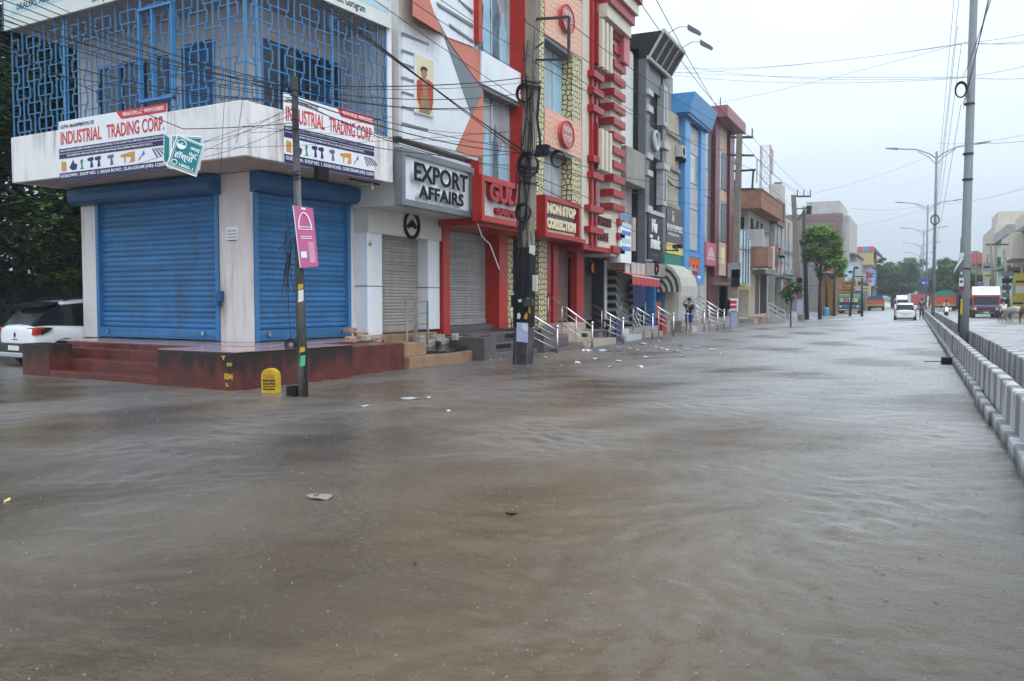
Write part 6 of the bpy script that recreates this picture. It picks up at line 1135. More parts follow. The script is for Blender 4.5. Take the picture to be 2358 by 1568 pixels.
tree('dense_tree', 'dark dense tree overhanging the white car beside the corner building', (-25.5, 20.5, 0), 9, cl(1, 20, 0, 0, 7.2, 4.4, 3.6, 3.8, 1.9), 22000, .27, dk, .3, 1)
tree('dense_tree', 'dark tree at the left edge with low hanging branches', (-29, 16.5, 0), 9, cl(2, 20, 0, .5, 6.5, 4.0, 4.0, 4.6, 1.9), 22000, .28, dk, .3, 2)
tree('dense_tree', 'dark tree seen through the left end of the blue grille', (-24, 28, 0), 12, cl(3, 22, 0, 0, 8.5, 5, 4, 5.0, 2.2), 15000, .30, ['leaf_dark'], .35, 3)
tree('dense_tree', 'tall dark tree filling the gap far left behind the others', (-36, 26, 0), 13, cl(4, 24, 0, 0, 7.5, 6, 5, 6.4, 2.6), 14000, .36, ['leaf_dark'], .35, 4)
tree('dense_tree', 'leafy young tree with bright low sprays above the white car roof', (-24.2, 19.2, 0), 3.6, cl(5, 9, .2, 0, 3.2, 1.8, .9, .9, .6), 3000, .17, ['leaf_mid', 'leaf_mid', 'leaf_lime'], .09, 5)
M('old_wall', (.34, .31, .24), .8, var=.15, streak=.5); dw = thing('backing_wall', 'low dark mossy wall behind the white car under the trees', 'wall', (-30, 23.5, 0)); MB().box(-60, -22.6, 23.5, 23.8, -.3, 2.6).build('wall', M('backing_shade', (.02, .022, .014), .9, var=.4), dw)  # added backing wall, shade under the trees put into its near-black colour
bw = thing('back_building', 'dim cream building behind the dark trees and the white car', 'building', (-34, 38, 0)); MB().box(-48, -24, 36, 44, 0, 9).build('wall', 'old_wall', bw)
for x in (-41, -37, -33, -29): MB().box(x, x + 1.2, 35.9, 36, 1.0, 2.6).build('window', 'dark_glass', bw)
tree('hedge', 'dark hedge along the side lane behind the white car', (-29, 25, 0), 2.2, cl(6, 16, 0, 0, 1.6, 7, .9, .9, 1.1), 7000, .2, ['leaf_dark'], .08, 6, cat='hedge', limbs=False)  # backing hedge added so no sky shows between the trees
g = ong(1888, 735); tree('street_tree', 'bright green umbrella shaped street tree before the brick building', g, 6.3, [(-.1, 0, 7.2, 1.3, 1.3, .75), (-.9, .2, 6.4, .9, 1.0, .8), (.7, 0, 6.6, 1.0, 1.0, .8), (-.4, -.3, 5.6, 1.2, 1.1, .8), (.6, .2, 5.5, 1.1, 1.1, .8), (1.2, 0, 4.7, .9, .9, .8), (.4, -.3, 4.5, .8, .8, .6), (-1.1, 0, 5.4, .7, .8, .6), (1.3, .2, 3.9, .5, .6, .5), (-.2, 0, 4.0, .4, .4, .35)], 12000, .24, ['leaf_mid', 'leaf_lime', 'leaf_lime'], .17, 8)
g = ong(1821, 742, .3); tree('small_tree', 'round headed sapling before the grey narrow house', (g.x, g.y, .1), 1.9, [(0, 0, 2.0, .6, .6, .55), (.2, 0, 2.35, .42, .45, .35), (-.25, 0, 1.8, .4, .4, .4)], 1100, .16, ['leaf_mid'], .05, 9)
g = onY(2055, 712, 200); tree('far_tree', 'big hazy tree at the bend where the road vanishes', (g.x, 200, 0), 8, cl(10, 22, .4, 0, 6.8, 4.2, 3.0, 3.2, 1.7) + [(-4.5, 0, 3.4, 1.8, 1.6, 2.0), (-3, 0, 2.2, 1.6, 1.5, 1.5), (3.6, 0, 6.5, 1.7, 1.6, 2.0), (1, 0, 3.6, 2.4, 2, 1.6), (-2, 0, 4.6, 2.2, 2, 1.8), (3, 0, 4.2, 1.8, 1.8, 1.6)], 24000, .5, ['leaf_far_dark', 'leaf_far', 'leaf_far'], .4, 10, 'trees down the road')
for i, (px_, Y, w, h, s, lab) in enumerate(((2165, 190, 3.6, 9.3, 12, 'pale green tree behind the median lamp posts'), (2205, 170, 3.8, 9.6, 13, 'tall bushy tree behind the orange truck'), (2240, 150, 3.2, 7.2, 14, 'rounded tree behind the tall median pole and the red truck'), (2140, 240, 3.2, 9, 15, 'small hazy tree far behind the lamp posts'), (1995, 215, 2.6, 6.5, 16, 'hazy bush beside the yellow building'))):
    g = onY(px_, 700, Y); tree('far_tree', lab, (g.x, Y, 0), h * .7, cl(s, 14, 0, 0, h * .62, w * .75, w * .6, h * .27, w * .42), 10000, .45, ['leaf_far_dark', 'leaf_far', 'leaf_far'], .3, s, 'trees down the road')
tree('far_wood', None, (0, 420, 0), 4, [(x, 0, 4 + (x * 7 % 3), 9, 5, 5) for x in range(-60, 61, 9)], 9000, 1.1, ['leaf_far_dark'], .2, 30, limbs=False)
o = [x for x in COL.objects if x.name == 'far_wood'][0]; o['kind'] = 'stuff'; del o['category']

# ================================================================== VEHICLES
M('car_white', (.78, .80, .82), .18, var=.02, coat=.6); M('rubber', (.015, .015, .016), .8); M('rim', (.35, .35, .36), .35, metal=.8); M('tail_red', (.45, .012, .01), .2); M('plate', (.70, .70, .68), .5); M('trim_black', (.014, .014, .016), .35); M('chrome', (.6, .6, .6), .2, metal=1)
def car(name, lab, loc, rz, W=1.78, L=4.3, H=1.6, suv=True, sink=.12):
    """x across, y forward; rear at y=0"""
    t = thing(name, lab, 'car', loc, None, rz, local=True); w = W / 2; s = H / 1.6; z0 = -sink
    st = [(0.0, .46, .95, .80), (.05, .36, 1.0, .86), (.14, .30, 1.04, .93), (.40, .27, 1.06, .97), (1.0, .26, 1.03, 1.0), (2.2, .24, .98, 1.0), (3.0, .24, .97, .99), (3.5, .26, .93, .97), (4.0, .30, .84, .90), (4.22, .36, .72, .80), (4.3, .42, .62, .72)]
    rings = []
    for y, zl, zb, k in st:
        y *= L / 4.3; q = []
        for f, wz in ((0, .86), (.25, .98), (.55, 1.0), (.82, .96), (1, .87)): q.append((w * k * wz, y, z0 + (zl + (zb - zl) * f) * s))
        rings.append([(-x, y_, z) for x, y_, z in reversed(q)] + q)
    n = 10; m = MB(); m.add([p for r in rings for p in r], [(i * n + j, i * n + j + 1, (i + 1) * n + j + 1, (i + 1) * n + j) for i in range(len(rings) - 1) for j in range(n - 1)] + [tuple(range(n)), tuple(range((len(rings) - 1) * n, len(rings) * n))] + [((i + 1) * n, (i + 1) * n + n - 1, i * n + n - 1, i * n) for i in range(len(rings) - 1)])
    # ring order: left top ... left bottom, right bottom ... right top  -> top closed above
    b = m.build('body', 'car_white', t, smooth=True); md = b.modifiers.new('sub', 'SUBSURF'); md.levels = md.render_levels = 1
    gh = [(.10, 1.00, .80, 1.05), (.42, 1.36, .72, 1.05), (.85, 1.53, .70, 1.04), (1.7, 1.60, .70, 1.02), (2.3, 1.56, .70, 1.0), (2.75, 1.34, .72, .99), (3.15, .98, .78, .97)]
    m = MB(); R2 = []
    for y, zt, k, zb in gh: y *= L / 4.3; R2.append([(-w * .80, y, z0 + (zb - .06) * s), (-w * k, y, z0 + zt * s * .985), (-w * k * .75, y, z0 + zt * s), (w * k * .75, y, z0 + zt * s), (w * k, y, z0 + zt * s * .985), (w * .80, y, z0 + (zb - .06) * s)])
    m.add([p for r in R2 for p in r], [(i * 6 + j, i * 6 + j + 1, (i + 1) * 6 + j + 1, (i + 1) * 6 + j) for i in range(len(R2) - 1) for j in range(5)] + [tuple(range(6)), tuple(range((len(R2) - 1) * 6, len(R2) * 6))]); m.build('windows', M('car_glass', (.01, .012, .014), .06), t, smooth=False)
    m = MB()
    rf = [(y, zt, k) for y, zt, k, zb in gh if 1.5 < zt]
    rf = [(.80 if suv else .45, 1.52 if suv else 1.44, .72)] + rf + [(2.45, 1.5, .70)]
    m.add([(sx_ * w * k * f, y * L / 4.3, z0 + zt * s + dz) for y, zt, k in rf for sx_, f, dz in ((-1, 1.04, -.03), (-1, .8, .02), (1, .8, .02), (1, 1.04, -.03))], [(i * 4 + j, i * 4 + j + 1, (i + 1) * 4 + j + 1, (i + 1) * 4 + j) for i in range(len(rf) - 1) for j in range(3)]); ro = m.build('roof', 'car_white', t, smooth=True); sd = ro.modifiers.new('s', 'SOLIDIFY'); sd.thickness = .03
    for sx_ in (-1, 1):
        if not suv: MB().hull([(sx_ * w * .93, .25, z0 + 1.0 * s), (sx_ * w * .93, .6, z0 + 1.0 * s), (sx_ * w * .745, .8, z0 + 1.5 * s), (sx_ * w * .74, .5, z0 + 1.42 * s)], [(sx_ * w * .88, .25, z0 + 1.0 * s), (sx_ * w * .88, .6, z0 + 1.0 * s), (sx_ * w * .70, .8, z0 + 1.5 * s), (sx_ * w * .70, .5, z0 + 1.42 * s)]).build('rear_pillar', 'car_white', t)
        q = [(.46, .95), (.30, .96), (.12, .93), (.10, .84), (.20, .78), (.34, .86)] if suv else [(.42, 1.04), (.12, 1.0), (.07, .70), (.2, .68)]
        lp = MB().hull([(sx_ * (w * (.99 if y > .3 else .955 if y > .11 else .90)), y, z0 + z * s) for y, z in q], [(sx_ * (w * (.86 if suv else .72)), y - .0, z0 + z * s) for y, z in q]).build('tail_light', 'trim_black' if suv else 'tail_red', t)
        if suv:
            MB().hull([(sx_ * w * .955, .075, z0 + .945 * s), (sx_ * w * .985, .25, z0 + .965 * s), (sx_ * w * .985, .25, z0 + .92 * s), (sx_ * w * .955, .075, z0 + .90 * s)], [(sx_ * w * .60, .02, z0 + .945 * s), (sx_ * w * .9, .2, z0 + .965 * s), (sx_ * w * .9, .2, z0 + .92 * s), (sx_ * w * .6, .02, z0 + .90 * s)]).build('red_lens', M('tail_glow', (.45, .02, .015), .2), lp)
            MB().hull([(sx_ * w * .96, .08, z0 + .90 * s), (sx_ * w * .985, .16, z0 + .90 * s), (sx_ * w * .96, .13, z0 + .78 * s), (sx_ * w * .93, .06, z0 + .78 * s)], [(sx_ * w * .85, .01, z0 + .90 * s), (sx_ * w * .9, .1, z0 + .90 * s), (sx_ * w * .9, .1, z0 + .78 * s), (sx_ * w * .82, .01, z0 + .78 * s)]).build('red_lens', 'tail_glow', lp)
        MB().box(sx_ * w * 1.005, sx_ * w * .97, 1.25, 1.45, z0 + .86 * s, z0 + .89 * s).build('door_handle', 'trim_black', t)
        MB().hull([(sx_ * w * .96, 2.75, z0 + 1.0 * s), (sx_ * w * 1.16, 2.72, z0 + 1.0 * s), (sx_ * w * 1.16, 2.72, z0 + 1.12 * s), (sx_ * w * .96, 2.75, z0 + 1.1 * s)], [(sx_ * w * .96, 2.9, z0 + 1.0 * s), (sx_ * w * 1.14, 2.9, z0 + 1.0 * s), (sx_ * w * 1.14, 2.9, z0 + 1.1 * s), (sx_ * w * .96, 2.9, z0 + 1.1 * s)]).build('mirror', 'trim_black', t)
        if suv: MB().tube([(sx_ * w * .66, .9, z0 + 1.58 * s), (sx_ * w * .66, 1.2, z0 + 1.65 * s), (sx_ * w * .66, 2.1, z0 + 1.63 * s), (sx_ * w * .66, 2.3, z0 + 1.57 * s)], .025, 6).build('roof_rail', 'trim_black', t)
        for y in (.78 * L / 4.3, 3.42 * L / 4.3):
            wh = MB().disc((sx_ * (w + .005) - (.2 if sx_ > 0 else 0), y, z0 + .33), 'x', .34, .2, 24).build('wheel', 'rubber', t); MB().disc((sx_ * (w + .01) - (.02 if sx_ > 0 else 0), y, z0 + .33), 'x', .21, .02, 20).build('rim', 'rim', wh)
            MB().prism([(sx_ * (w * 1.0 + .003), y + .40 * math.cos(a), z0 + .33 + .40 * math.sin(a)) for a in [math.pi * (k / 10) for k in range(11)]], (-.04 * sx_, 0, 0)).build('wheel_arch', 'trim_black', t)
    MB().box(-w * .78, w * .78, -.03, .10, z0 + .34 * s, z0 + .58 * s).build('bumper', 'trim_black' if suv else 'car_white', t, bevel=.03); MB().box(-w * .8, w * .8, -.04, .06, z0 + .24 * s, z0 + .36 * s).build('skid_plate', 'chrome' if suv else 'trim_black', t, bevel=.02)
    pz = .46 if suv else .72; MB().box(-.25, .25, -.045, -.025, z0 + (pz - .05) * s, z0 + (pz + .06) * s).build('number_plate', 'plate', t)
    if suv:
        MB().prism([(0, -.012, z0 + .84 * s), (.045, -.012, z0 + .77 * s), (0, -.012, z0 + .70 * s), (-.045, -.012, z0 + .77 * s)], (0, .02, 0)).build('badge', 'trim_black', t); MB().box(-.12, .12, .0, .02, z0 + .655 * s, z0 + .675 * s).build('lettering', 'trim_black', t)
        MB().hull([(-w * .70, .30, z0 + 1.43 * s), (w * .70, .30, z0 + 1.43 * s), (w * .70, .75, z0 + 1.51 * s), (-w * .70, .75, z0 + 1.51 * s)], [(-w * .70, .27, z0 + 1.47 * s), (w * .70, .27, z0 + 1.47 * s), (w * .70, .75, z0 + 1.555 * s), (-w * .70, .75, z0 + 1.555 * s)]).build('roof_spoiler', 'trim_black', t)
    return t
car('parked_car', 'white hatch car parked with its tail beside the red plinth', (-20.15, 14.35, 0), rad(-9), 1.90, 4.2, 1.68, True, .03)
car('white_hatchback', 'small white hatchback driving away through the flood by the median', (-.52, 77, 0), 0, 1.66, 3.5, 1.52, False, .14)
def truck(name, lab, loc, rz, W, H, L, cab, body, front=True, deck=None, top=None, sink=.1):
    """front of the truck at y=0, body runs to +y; a truck seen from behind has its tail at y=0"""
    t = thing(name, lab, 'truck', loc, None, rz, local=True); w = W / 2; z0 = -sink
    if front:
        ch = H * .74
        MB().hull([(-w, 0, z0 + .75), (w, 0, z0 + .75), (w, 1.7, z0 + .75), (-w, 1.7, z0 + .75)], [(-w, .08, z0 + ch), (w, .08, z0 + ch), (w, 1.7, z0 + ch), (-w, 1.7, z0 + ch)]).build('cab', cab, t, bevel=.05)
        ws = MB().box(-w * .86, w * .86, -.02, .08, z0 + ch * .56, z0 + ch * .93).build('windscreen', 'dark_glass', t, bevel=.03); MB().box(-w * .88, w * .88, -.04, .0, z0 + ch * .53, z0 + ch * .58).build('screen_sticker', 'blue_acp', ws); MB().box(-.02, .02, -.045, 0, z0 + ch * .56, z0 + ch * .93).build('divider', 'trim_black', ws)
        MB().box(-w * .6, w * .6, -.04, .02, z0 + .82, z0 + ch * .46).build('grille', 'trim_black', t); MB().box(-w, w, -.16, .02, z0 + .45, z0 + .72).build('bumper', 'trim_black', t); MB().box(-w * .55, w * .55, -.18, -.15, z0 + .50, z0 + .62).build('bumper_paint', 'sign_sky' if 0 else 'teal', t); MB().box(-.2, .2, -.2, -.18, z0 + .5, z0 + .66).build('number_plate', 'board_yellow', t)
        for s in (-1, 1): MB().disc((s * w * .78, -.06, z0 + .95), 'y', .11, .06, 14).build('headlight', 'plate', t); MB().box(s * w * 1.0, s * w * 1.22, .1, .2, z0 + ch * .55, z0 + ch * .85).build('mirror', 'trim_black', t)
        MB().hull([(-w * .98, .2, z0 + ch), (w * .98, .2, z0 + ch), (w * .98, 1.7, z0 + ch), (-w * .98, 1.7, z0 + ch)], [(-w * .98, .9, z0 + H), (w * .98, .9, z0 + H), (w * .98, 1.7, z0 + H), (-w * .98, 1.7, z0 + H)]).build('head_board', top or body, t)
        if top: text('DANGER', 1, 'sign_sky', t, (-w * .5, .52, z0 + ch + (H - ch) * .62), (1, 0, 0), (0, .5, .87), .004, 0, width=w, height=.22)
        MB().box(-w * 1.04, w * 1.04, 1.75, L, z0 + .9, z0 + H * .93).build('cargo_body', body, t, bevel=.03)
    else:
        MB().box(-w, w, 0, L - 2, z0 + .85, z0 + H * .78).build('cargo_body', body, t, bevel=.03); MB().box(-w * .96, w * .96, L - 1.9, L, z0 + .7, z0 + H * .8).build('cab', cab, t, bevel=.05)
        for k in range(4): MB().box(-w + W * k / 4 + .08, -w + W * (k + 1) / 4 - .08, -.04, 0, z0 + 1.05, z0 + H * .72).build('tail_panel', deck or 'orange_paint', t)
        MB().box(-w, w, -.1, 0, z0 + .55, z0 + .8).build('bumper', 'trim_black', t); MB().box(-w * .98, w * .98, -.05, .0, z0 + .83, z0 + 1.0).build('tail_band', 'board_yellow', t)
        if top: MB().prism([(w * 1.02 * math.cos(a), -.05, z0 + H * .78 + (H * .26) * math.sin(a)) for a in [math.pi * k / 12 for k in range(13)]], (0, L - 2, 0)).build('load_cover', top, t)
    for y in ((.9, L - 1.2) if front else (1.2, L - 1.0)):
        for s in (-1, 1): MB().disc((s * w * .98 - (.28 if s > 0 else 0), y, z0 + .45), 'x', .47, .28, 20).build('wheel', 'rubber', t)
    return t
M('truck_red', (.38, .05, .035), .4, var=.1); M('truck_green', (.045, .22, .14), .45, var=.12); M('truck_orange', (.60, .14, .03), .5, var=.12); M('cover_green', (.02, .30, .22), .6); M('truck_rust', (.32, .12, .05), .6, var=.2); M('truck_blue', (.04, .12, .28), .5)
truck('cargo_truck', 'red cargo truck with a white head board coming through the flood', (6.05, 89, 0), 0, 2.25, 2.95, 7.5, 'truck_red', 'truck_rust', True, None, 'banner_white')
g = ong(1955, 722); tg_ = truck('green_truck', 'green truck with painted panels parked beside the tin shack', (g.x, g.y, 0), 0, 2.45, 2.6, 6.5, 'truck_green', 'truck_green', True, None, None)
for k in range(4): MB().box(-1.05 + k * .53, -.62 + k * .53, -.075, -.045, 1.35, 1.85).build('painted_panel', ('panel_pale', 'red_pale', 'sign_cream', 'board_yellow')[k], tg_)
MB().box(-1.2, 1.2, -.1, .3, 2.35, 2.5).build('red_visor', 'red_deep', tg_); MB().box(-1.15, 1.15, -.2, -.1, .42, .52).build('cream_bumper', 'sign_ivory', tg_)
truck('orange_truck', 'far orange truck with a blue cover on the left lane', (-5.1, 143, 0), 0, 2.3, 2.3, 6.5, 'truck_blue', 'truck_orange', False, 'truck_orange', 'truck_blue')
truck('loaded_truck', 'orange truck with a bulging green load cover beyond the median', (4.55, 147, 0), 0, 2.9, 3.05, 7, 'truck_orange', 'truck_orange', False, 'orange_red', 'cover_green')
truck('far_van', 'hazy white van far up the left carriageway', (-1.4, 158, 0), 0, 2.1, 2.5, 5, 'car_white', 'car_white', True)

# ================================================================== PEOPLE AND ANIMALS
M('cloth_black', (.014, .014, .016), .85); M('cloth_blue', (.02, .05, .34), .8); M('cloth_white', (.62, .60, .55), .85); M('cloth_dark', (.04, .04, .05), .85); M('cow_pale', (.42, .37, .31), .85, var=.15); M('cow_brown', (.16, .085, .045), .85, var=.2)
def skin_mesh(name, joints, edges, radii, mat, parent, lv=2):
    me = bpy.data.meshes.new(name); me.from_pydata([tuple(j) for j in joints], edges, []); o = link(me, name, mat, parent)
    md = o.modifiers.new('skin', 'SKIN'); md.use_smooth_shade = True; sv = me.skin_vertices[0].data
    for i, r in enumerate(radii): sv[i].radius = r if isinstance(r, tuple) else (r, r); sv[i].use_root = i == 0
    s = o.modifiers.new('sub', 'SUBSURF'); s.levels = s.render_levels = lv; return o
def person(lab, loc, rz, top='cloth_black', low='cloth_blue', raise_arm=False, long_leg=False, sit=False, H=1.66):
    k = H / 1.7; t = thing('person', lab, 'person', loc, None, rz, local=True); P = lambda x, y, z: Vector((x, y, z)) * k
    if sit: hipz = .80; kneeL, footL = P(-.14, -.38, .72), P(-.15, -.25, .30); kneeR, footR = P(.14, -.36, .62), P(.15, -.12, .22); lean = -.14
    else: hipz = .93; kneeL, footL = P(-.11, -.03, .50), P(-.12, .02, .06); kneeR, footR = P(.11, -.02, .50), P(.13, .02, .06); lean = 0
    sh = hipz + .50
    J = [P(0, 0, hipz), P(0, lean * .5, hipz + .22), P(0, lean, sh - .04), P(0, lean * 1.05, sh + .09), P(0, lean * 1.15 - .01, sh + .17), P(0, lean * 1.2 - .01, sh + .28),
         P(-.19, lean, sh), P(.19, lean, sh), P(-.1, 0, hipz - .06), P(.1, 0, hipz - .06), kneeL, footL, footL + P(0, -.16, -.03), kneeR, footR, footR + P(0, -.16, -.03)]
    E_ = [(0, 1), (1, 2), (2, 3), (3, 4), (4, 5), (2, 6), (2, 7), (0, 8), (0, 9), (8, 10), (10, 11), (11, 12), (9, 13), (13, 14), (14, 15)]
    Rr = [(.15, .10), (.135, .09), (.15, .10), .052, .085, .078, .062, .062, .085, .085, .058, .04, .03, .058, .04, .03]
    el = P(-.30, lean - .10, sh + .02) if raise_arm else P(-.27, lean - .06, sh - .27) if not sit else P(-.26, lean - .22, sh - .22); hl = P(-.16, lean - .14, sh + .23) if raise_arm else P(-.28, lean - .12, sh - .50) if not sit else P(-.22, lean - .46, sh - .26)
    er = P(.27, lean + .0, sh - .27) if not sit else P(.26, lean - .22, sh - .22); hr = P(.30, lean - .08, sh - .50) if not sit else P(.22, lean - .46, sh - .26)
    n0 = len(J); J += [el, hl, er, hr]; E_ += [(6, n0), (n0, n0 + 1), (7, n0 + 2), (n0 + 2, n0 + 3)]; Rr += [.045, .034, .045, .034]
    for h, s in ((n0 + 1, -1), (n0 + 3, 1)):
        d = (J[h] - J[h - 1]).normalized(); side = Vector((0, 1, 0)) - d * d.y; side.normalize()
        pb_ = len(J); J.append(J[h] + d * .07); E_.append((h, pb_)); Rr.append(.03)
        for f in range(4): J.append(J[pb_] + d * (.075 - .01 * abs(f - 1.5)) + side * (.012 * (f - 1.5))); E_.append((pb_, len(J) - 1)); Rr.append(.009)
        J.append(J[h] + d * .05 + side * .05); E_.append((h, len(J) - 1)); Rr.append(.011)
    skin_mesh('body', J, E_, [tuple(x * k for x in r) if isinstance(r, tuple) else r * k for r in Rr], 'skin', t)
    hd = J[5]; MB().ball(hd + P(0, .015, .03), .105 * k, 12, 8, (1, 1.08, .95)).build('hair', 'hair', t, smooth=True)
    MB().ball(hd + P(0, -.10, -.05), .018 * k, 6, 4).build('nose', 'skin', t)
    sj = [J[0] + P(0, 0, .02), J[1], J[2], J[6], J[7], J[6].lerp(J[n0], .75), J[7].lerp(J[n0 + 2], .75)]; skin_mesh('shirt', sj, [(0, 1), (1, 2), (2, 3), (2, 4), (3, 5), (4, 6)], [(.18 * k, .125 * k), (.16 * k, .115 * k), (.172 * k, .12 * k), .085 * k, .085 * k, .07 * k, .07 * k], top, t)
    f = 1.75 if long_leg else .8; fl = lambda a, b, q: a.lerp(b, q)
    if long_leg: lj = [J[0], J[8], J[10], J[11], J[9], J[13], J[14]]; skin_mesh('trousers', lj, [(0, 1), (1, 2), (2, 3), (0, 4), (4, 5), (5, 6)], [(.165 * k, .12 * k), .10 * k, .075 * k, .055 * k, .10 * k, .075 * k, .055 * k], low, t)
    else: lj = [J[0], J[8], J[8].lerp(J[10], .95), J[9], J[9].lerp(J[13], .95)]; skin_mesh('shorts', lj, [(0, 1), (1, 2), (0, 3), (3, 4)], [(.17 * k, .125 * k), .105 * k, .10 * k, .105 * k, .10 * k], low, t)
    return t
mn = person('person in a black T-shirt and blue shorts, one hand raised to the head', (-10.12, 43.1, -.03), rad(-14), 'cloth_black', 'cloth_blue', True); MB().prism([(-.02 + u, -.128, 1.2 + v) for u, v in ((-.05, .1), (.06, .12), (.02, .02), (.08, -.08), (.0, -.06), (-.02, .0))], (0, -.012, 0)).build('shirt_print', 'panel_pale', mn)
def bike(name, lab, loc, rz, motor=False):
    t = thing(name, lab, 'motorcycle' if motor else 'bicycle', loc, None, rz, local=True); r = .3 if motor else .34; tw = .06 if motor else .022
    for y in (-.55, .55):
        m = MB(); m.torus((0, y, r - .1), 'x', r, tw, 24, 6); wq = m.build('wheel', 'rubber', t, smooth=True)
        s = MB()
        for a in range(6): s.tube([(0, y, r - .1), (0, y + r * math.cos(a * 1.05), r - .1 + r * math.sin(a * 1.05))], .006, 3)
        s.build('spokes', 'rim', wq)
    z = .25
    if motor: MB().hull([(-.12, -.4, .35), (.12, -.4, .35), (.12, .6, .4), (-.12, .6, .4)], [(-.14, -.15, .78), (.14, -.15, .78), (.12, .65, .7), (-.12, .65, .7)]).build('body', 'cloth_dark', t, bevel=.04); MB().hull([(-.17, -.56, .45), (.17, -.56, .45), (.2, -.42, .5), (-.2, -.42, .5)], [(-.12, -.5, .95), (.12, -.5, .95), (.14, -.38, .95), (-.14, -.38, .95)]).build('front_cowl', 'plate', t, bevel=.03); MB().ball((0, -.58, .78), .09).build('headlight', glow('head_lamp', (1, .97, .9), 5), t, smooth=True)
    else: MB().tube([(0, -.55, z), (0, -.38, .85), (0, .2, .85), (0, .55, z), (0, .08, .2), (0, -.36, .72), (0, .08, .2), (0, .2, .9)], .02, 6).build('frame', 'trim_black', t); MB().box(-.08, .08, .1, .34, .88, .94).build('saddle', 'trim_black', t, bevel=.02)
    MB().tube([(-.3, -.30, 1.0), (-.1, -.42, .98), (.1, -.42, .98), (.3, -.30, 1.0)], .018, 6).build('handlebar', 'trim_black', t); return t
g = onY(2312, 740, 73); bike('bicycle', 'bicycle ridden through the water beside the pale cow', (g.x, 73, 0), rad(200)); person('person in a loose pale shirt riding the bicycle', (g.x, 73, .0), rad(200), 'cloth_white', 'cloth_dark', False, True, True)
bike('motorcycle', 'motorcycle with a bright headlight beyond the median', (2.9, 92, 0), rad(5), True); person('person in a white shirt riding the motorcycle with the bright headlight', (2.9, 92.1, 0), rad(5), 'cloth_white', 'cloth_dark', False, True, True)
person('person in dark clothes standing beside the white hatchback', (.75, 84, 0), rad(180), 'cloth_dark', 'cloth_dark', False, True)
def cow(lab, loc, rz, mat, k=1.):
    t = thing('cow', lab, 'cow', loc, None, rz, local=True); P = lambda x, y, z: Vector((x, y, z)) * k
    J = [P(0, .62, 1.02), P(0, .25, .98), P(0, -.2, 1.0), P(0, -.58, 1.08), P(0, -.9, .95), P(0, -1.12, .62), P(0, -1.2, .35), P(-.17, .66, .80), P(-.17, .78, .45), P(-.17, .70, -.05), P(.17, .62, .80), P(.17, .58, .45), P(.17, .66, -.05), P(-.16, -.52, .72), P(-.16, -.55, .40), P(-.16, -.50, -.05), P(.16, -.58, .72), P(.16, -.70, .40), P(.16, -.58, -.05), P(0, .82, 1.0), P(0, .92, .6), P(0, .9, .4)]
    E_ = [(0, 1), (1, 2), (2, 3), (3, 4), (4, 5), (5, 6), (0, 7), (7, 8), (8, 9), (0, 10), (10, 11), (11, 12), (3, 13), (13, 14), (14, 15), (3, 16), (16, 17), (17, 18), (0, 19), (19, 20), (20, 21)]
    R_ = [(.22, .26), (.27, .30), (.27, .31), (.22, .28), (.13, .18), (.12, .13), (.075, .08), .13, .06, .042, .13, .06, .042, .11, .055, .04, .11, .055, .04, .035, .022, .03]
    skin_mesh('body', J, E_, [tuple(x * k for x in r) if isinstance(r, tuple) else r * k for r in R_], mat, t)
    for s in (-1, 1): MB().tube([P(s * .08, -1.02, .78), P(s * .2, -1.0, .86), P(s * .17, -.98, 1.0)], [.028, .02, .006], 6).build('horn', 'stone_beige', t); MB().hull([P(s * .1, -1.0, .72), P(s * .26, -.96, .70), P(s * .24, -.94, .62), P(s * .1, -.98, .66)], [P(s * .1, -.97, .72), P(s * .26, -.94, .70), P(s * .24, -.92, .62), P(s * .1, -.95, .66)]).build('ear', mat, t)
cow('pale grey cow with lowered head behind the cyclist', (onY(2338, 740, 72).x, 72, 0), rad(215), 'cow_pale', .95); cow('brown cow cut by the right edge of the picture', (onY(2362, 735, 70).x, 70, 0), rad(190), 'cow_brown', 1.)
# stalls and flags on the median
g = onY(2148, 720, 92); sl_ = thing('street_stall', 'small roadside stall with a pink cloth and a folded orange umbrella', 'stall', (g.x, 92, 0)); MB().box(g.x - .6, g.x + .6, 91.6, 92.4, .85, .95).build('table_top', 'red_pale', sl_)
for a, b in ((-.5, 91.7), (.5, 91.7), (-.5, 92.3), (.5, 92.3)): MB().tube([(g.x + a, b, -.2), (g.x + a, b, .85)], .04).build('leg', 'bark', sl_)
MB().lathe([(.02, 3.0), (.18, 2.2), (.24, 1.2), (.04, 1.1)], (g.x, 92, 0), 10).build('folded_umbrella', 'truck_orange', sl_); MB().tube([(g.x, 92, .9), (g.x, 92, 3.1)], .03).build('umbrella_pole', 'steel', sl_); MB().box(g.x - .55, g.x + .55, 91.58, 91.6, .2, .84).build('cloth', 'panel_pale', sl_)
rsn = thing('road_sign', 'blue rectangular road sign on posts at the median', 'sign', (1.3, 120, 0)); a = onY(2122, 660, 120); b = onY(2139, 640, 120); MB().box(a.x, b.x, 119.9, 120, a.z, b.z).build('panel', M('sign_blue', (.05, .10, .45), .5), rsn); MB().tube([((a.x + b.x) / 2, 120.05, -.2), ((a.x + b.x) / 2, 120.05, a.z + .2)], .06).build('post', 'lamp_grey', rsn); MB().box(a.x + .1, b.x - .1, 119.88, 119.9, a.z + .4, a.z + .55).build('printed_band', 'white_print', rsn)
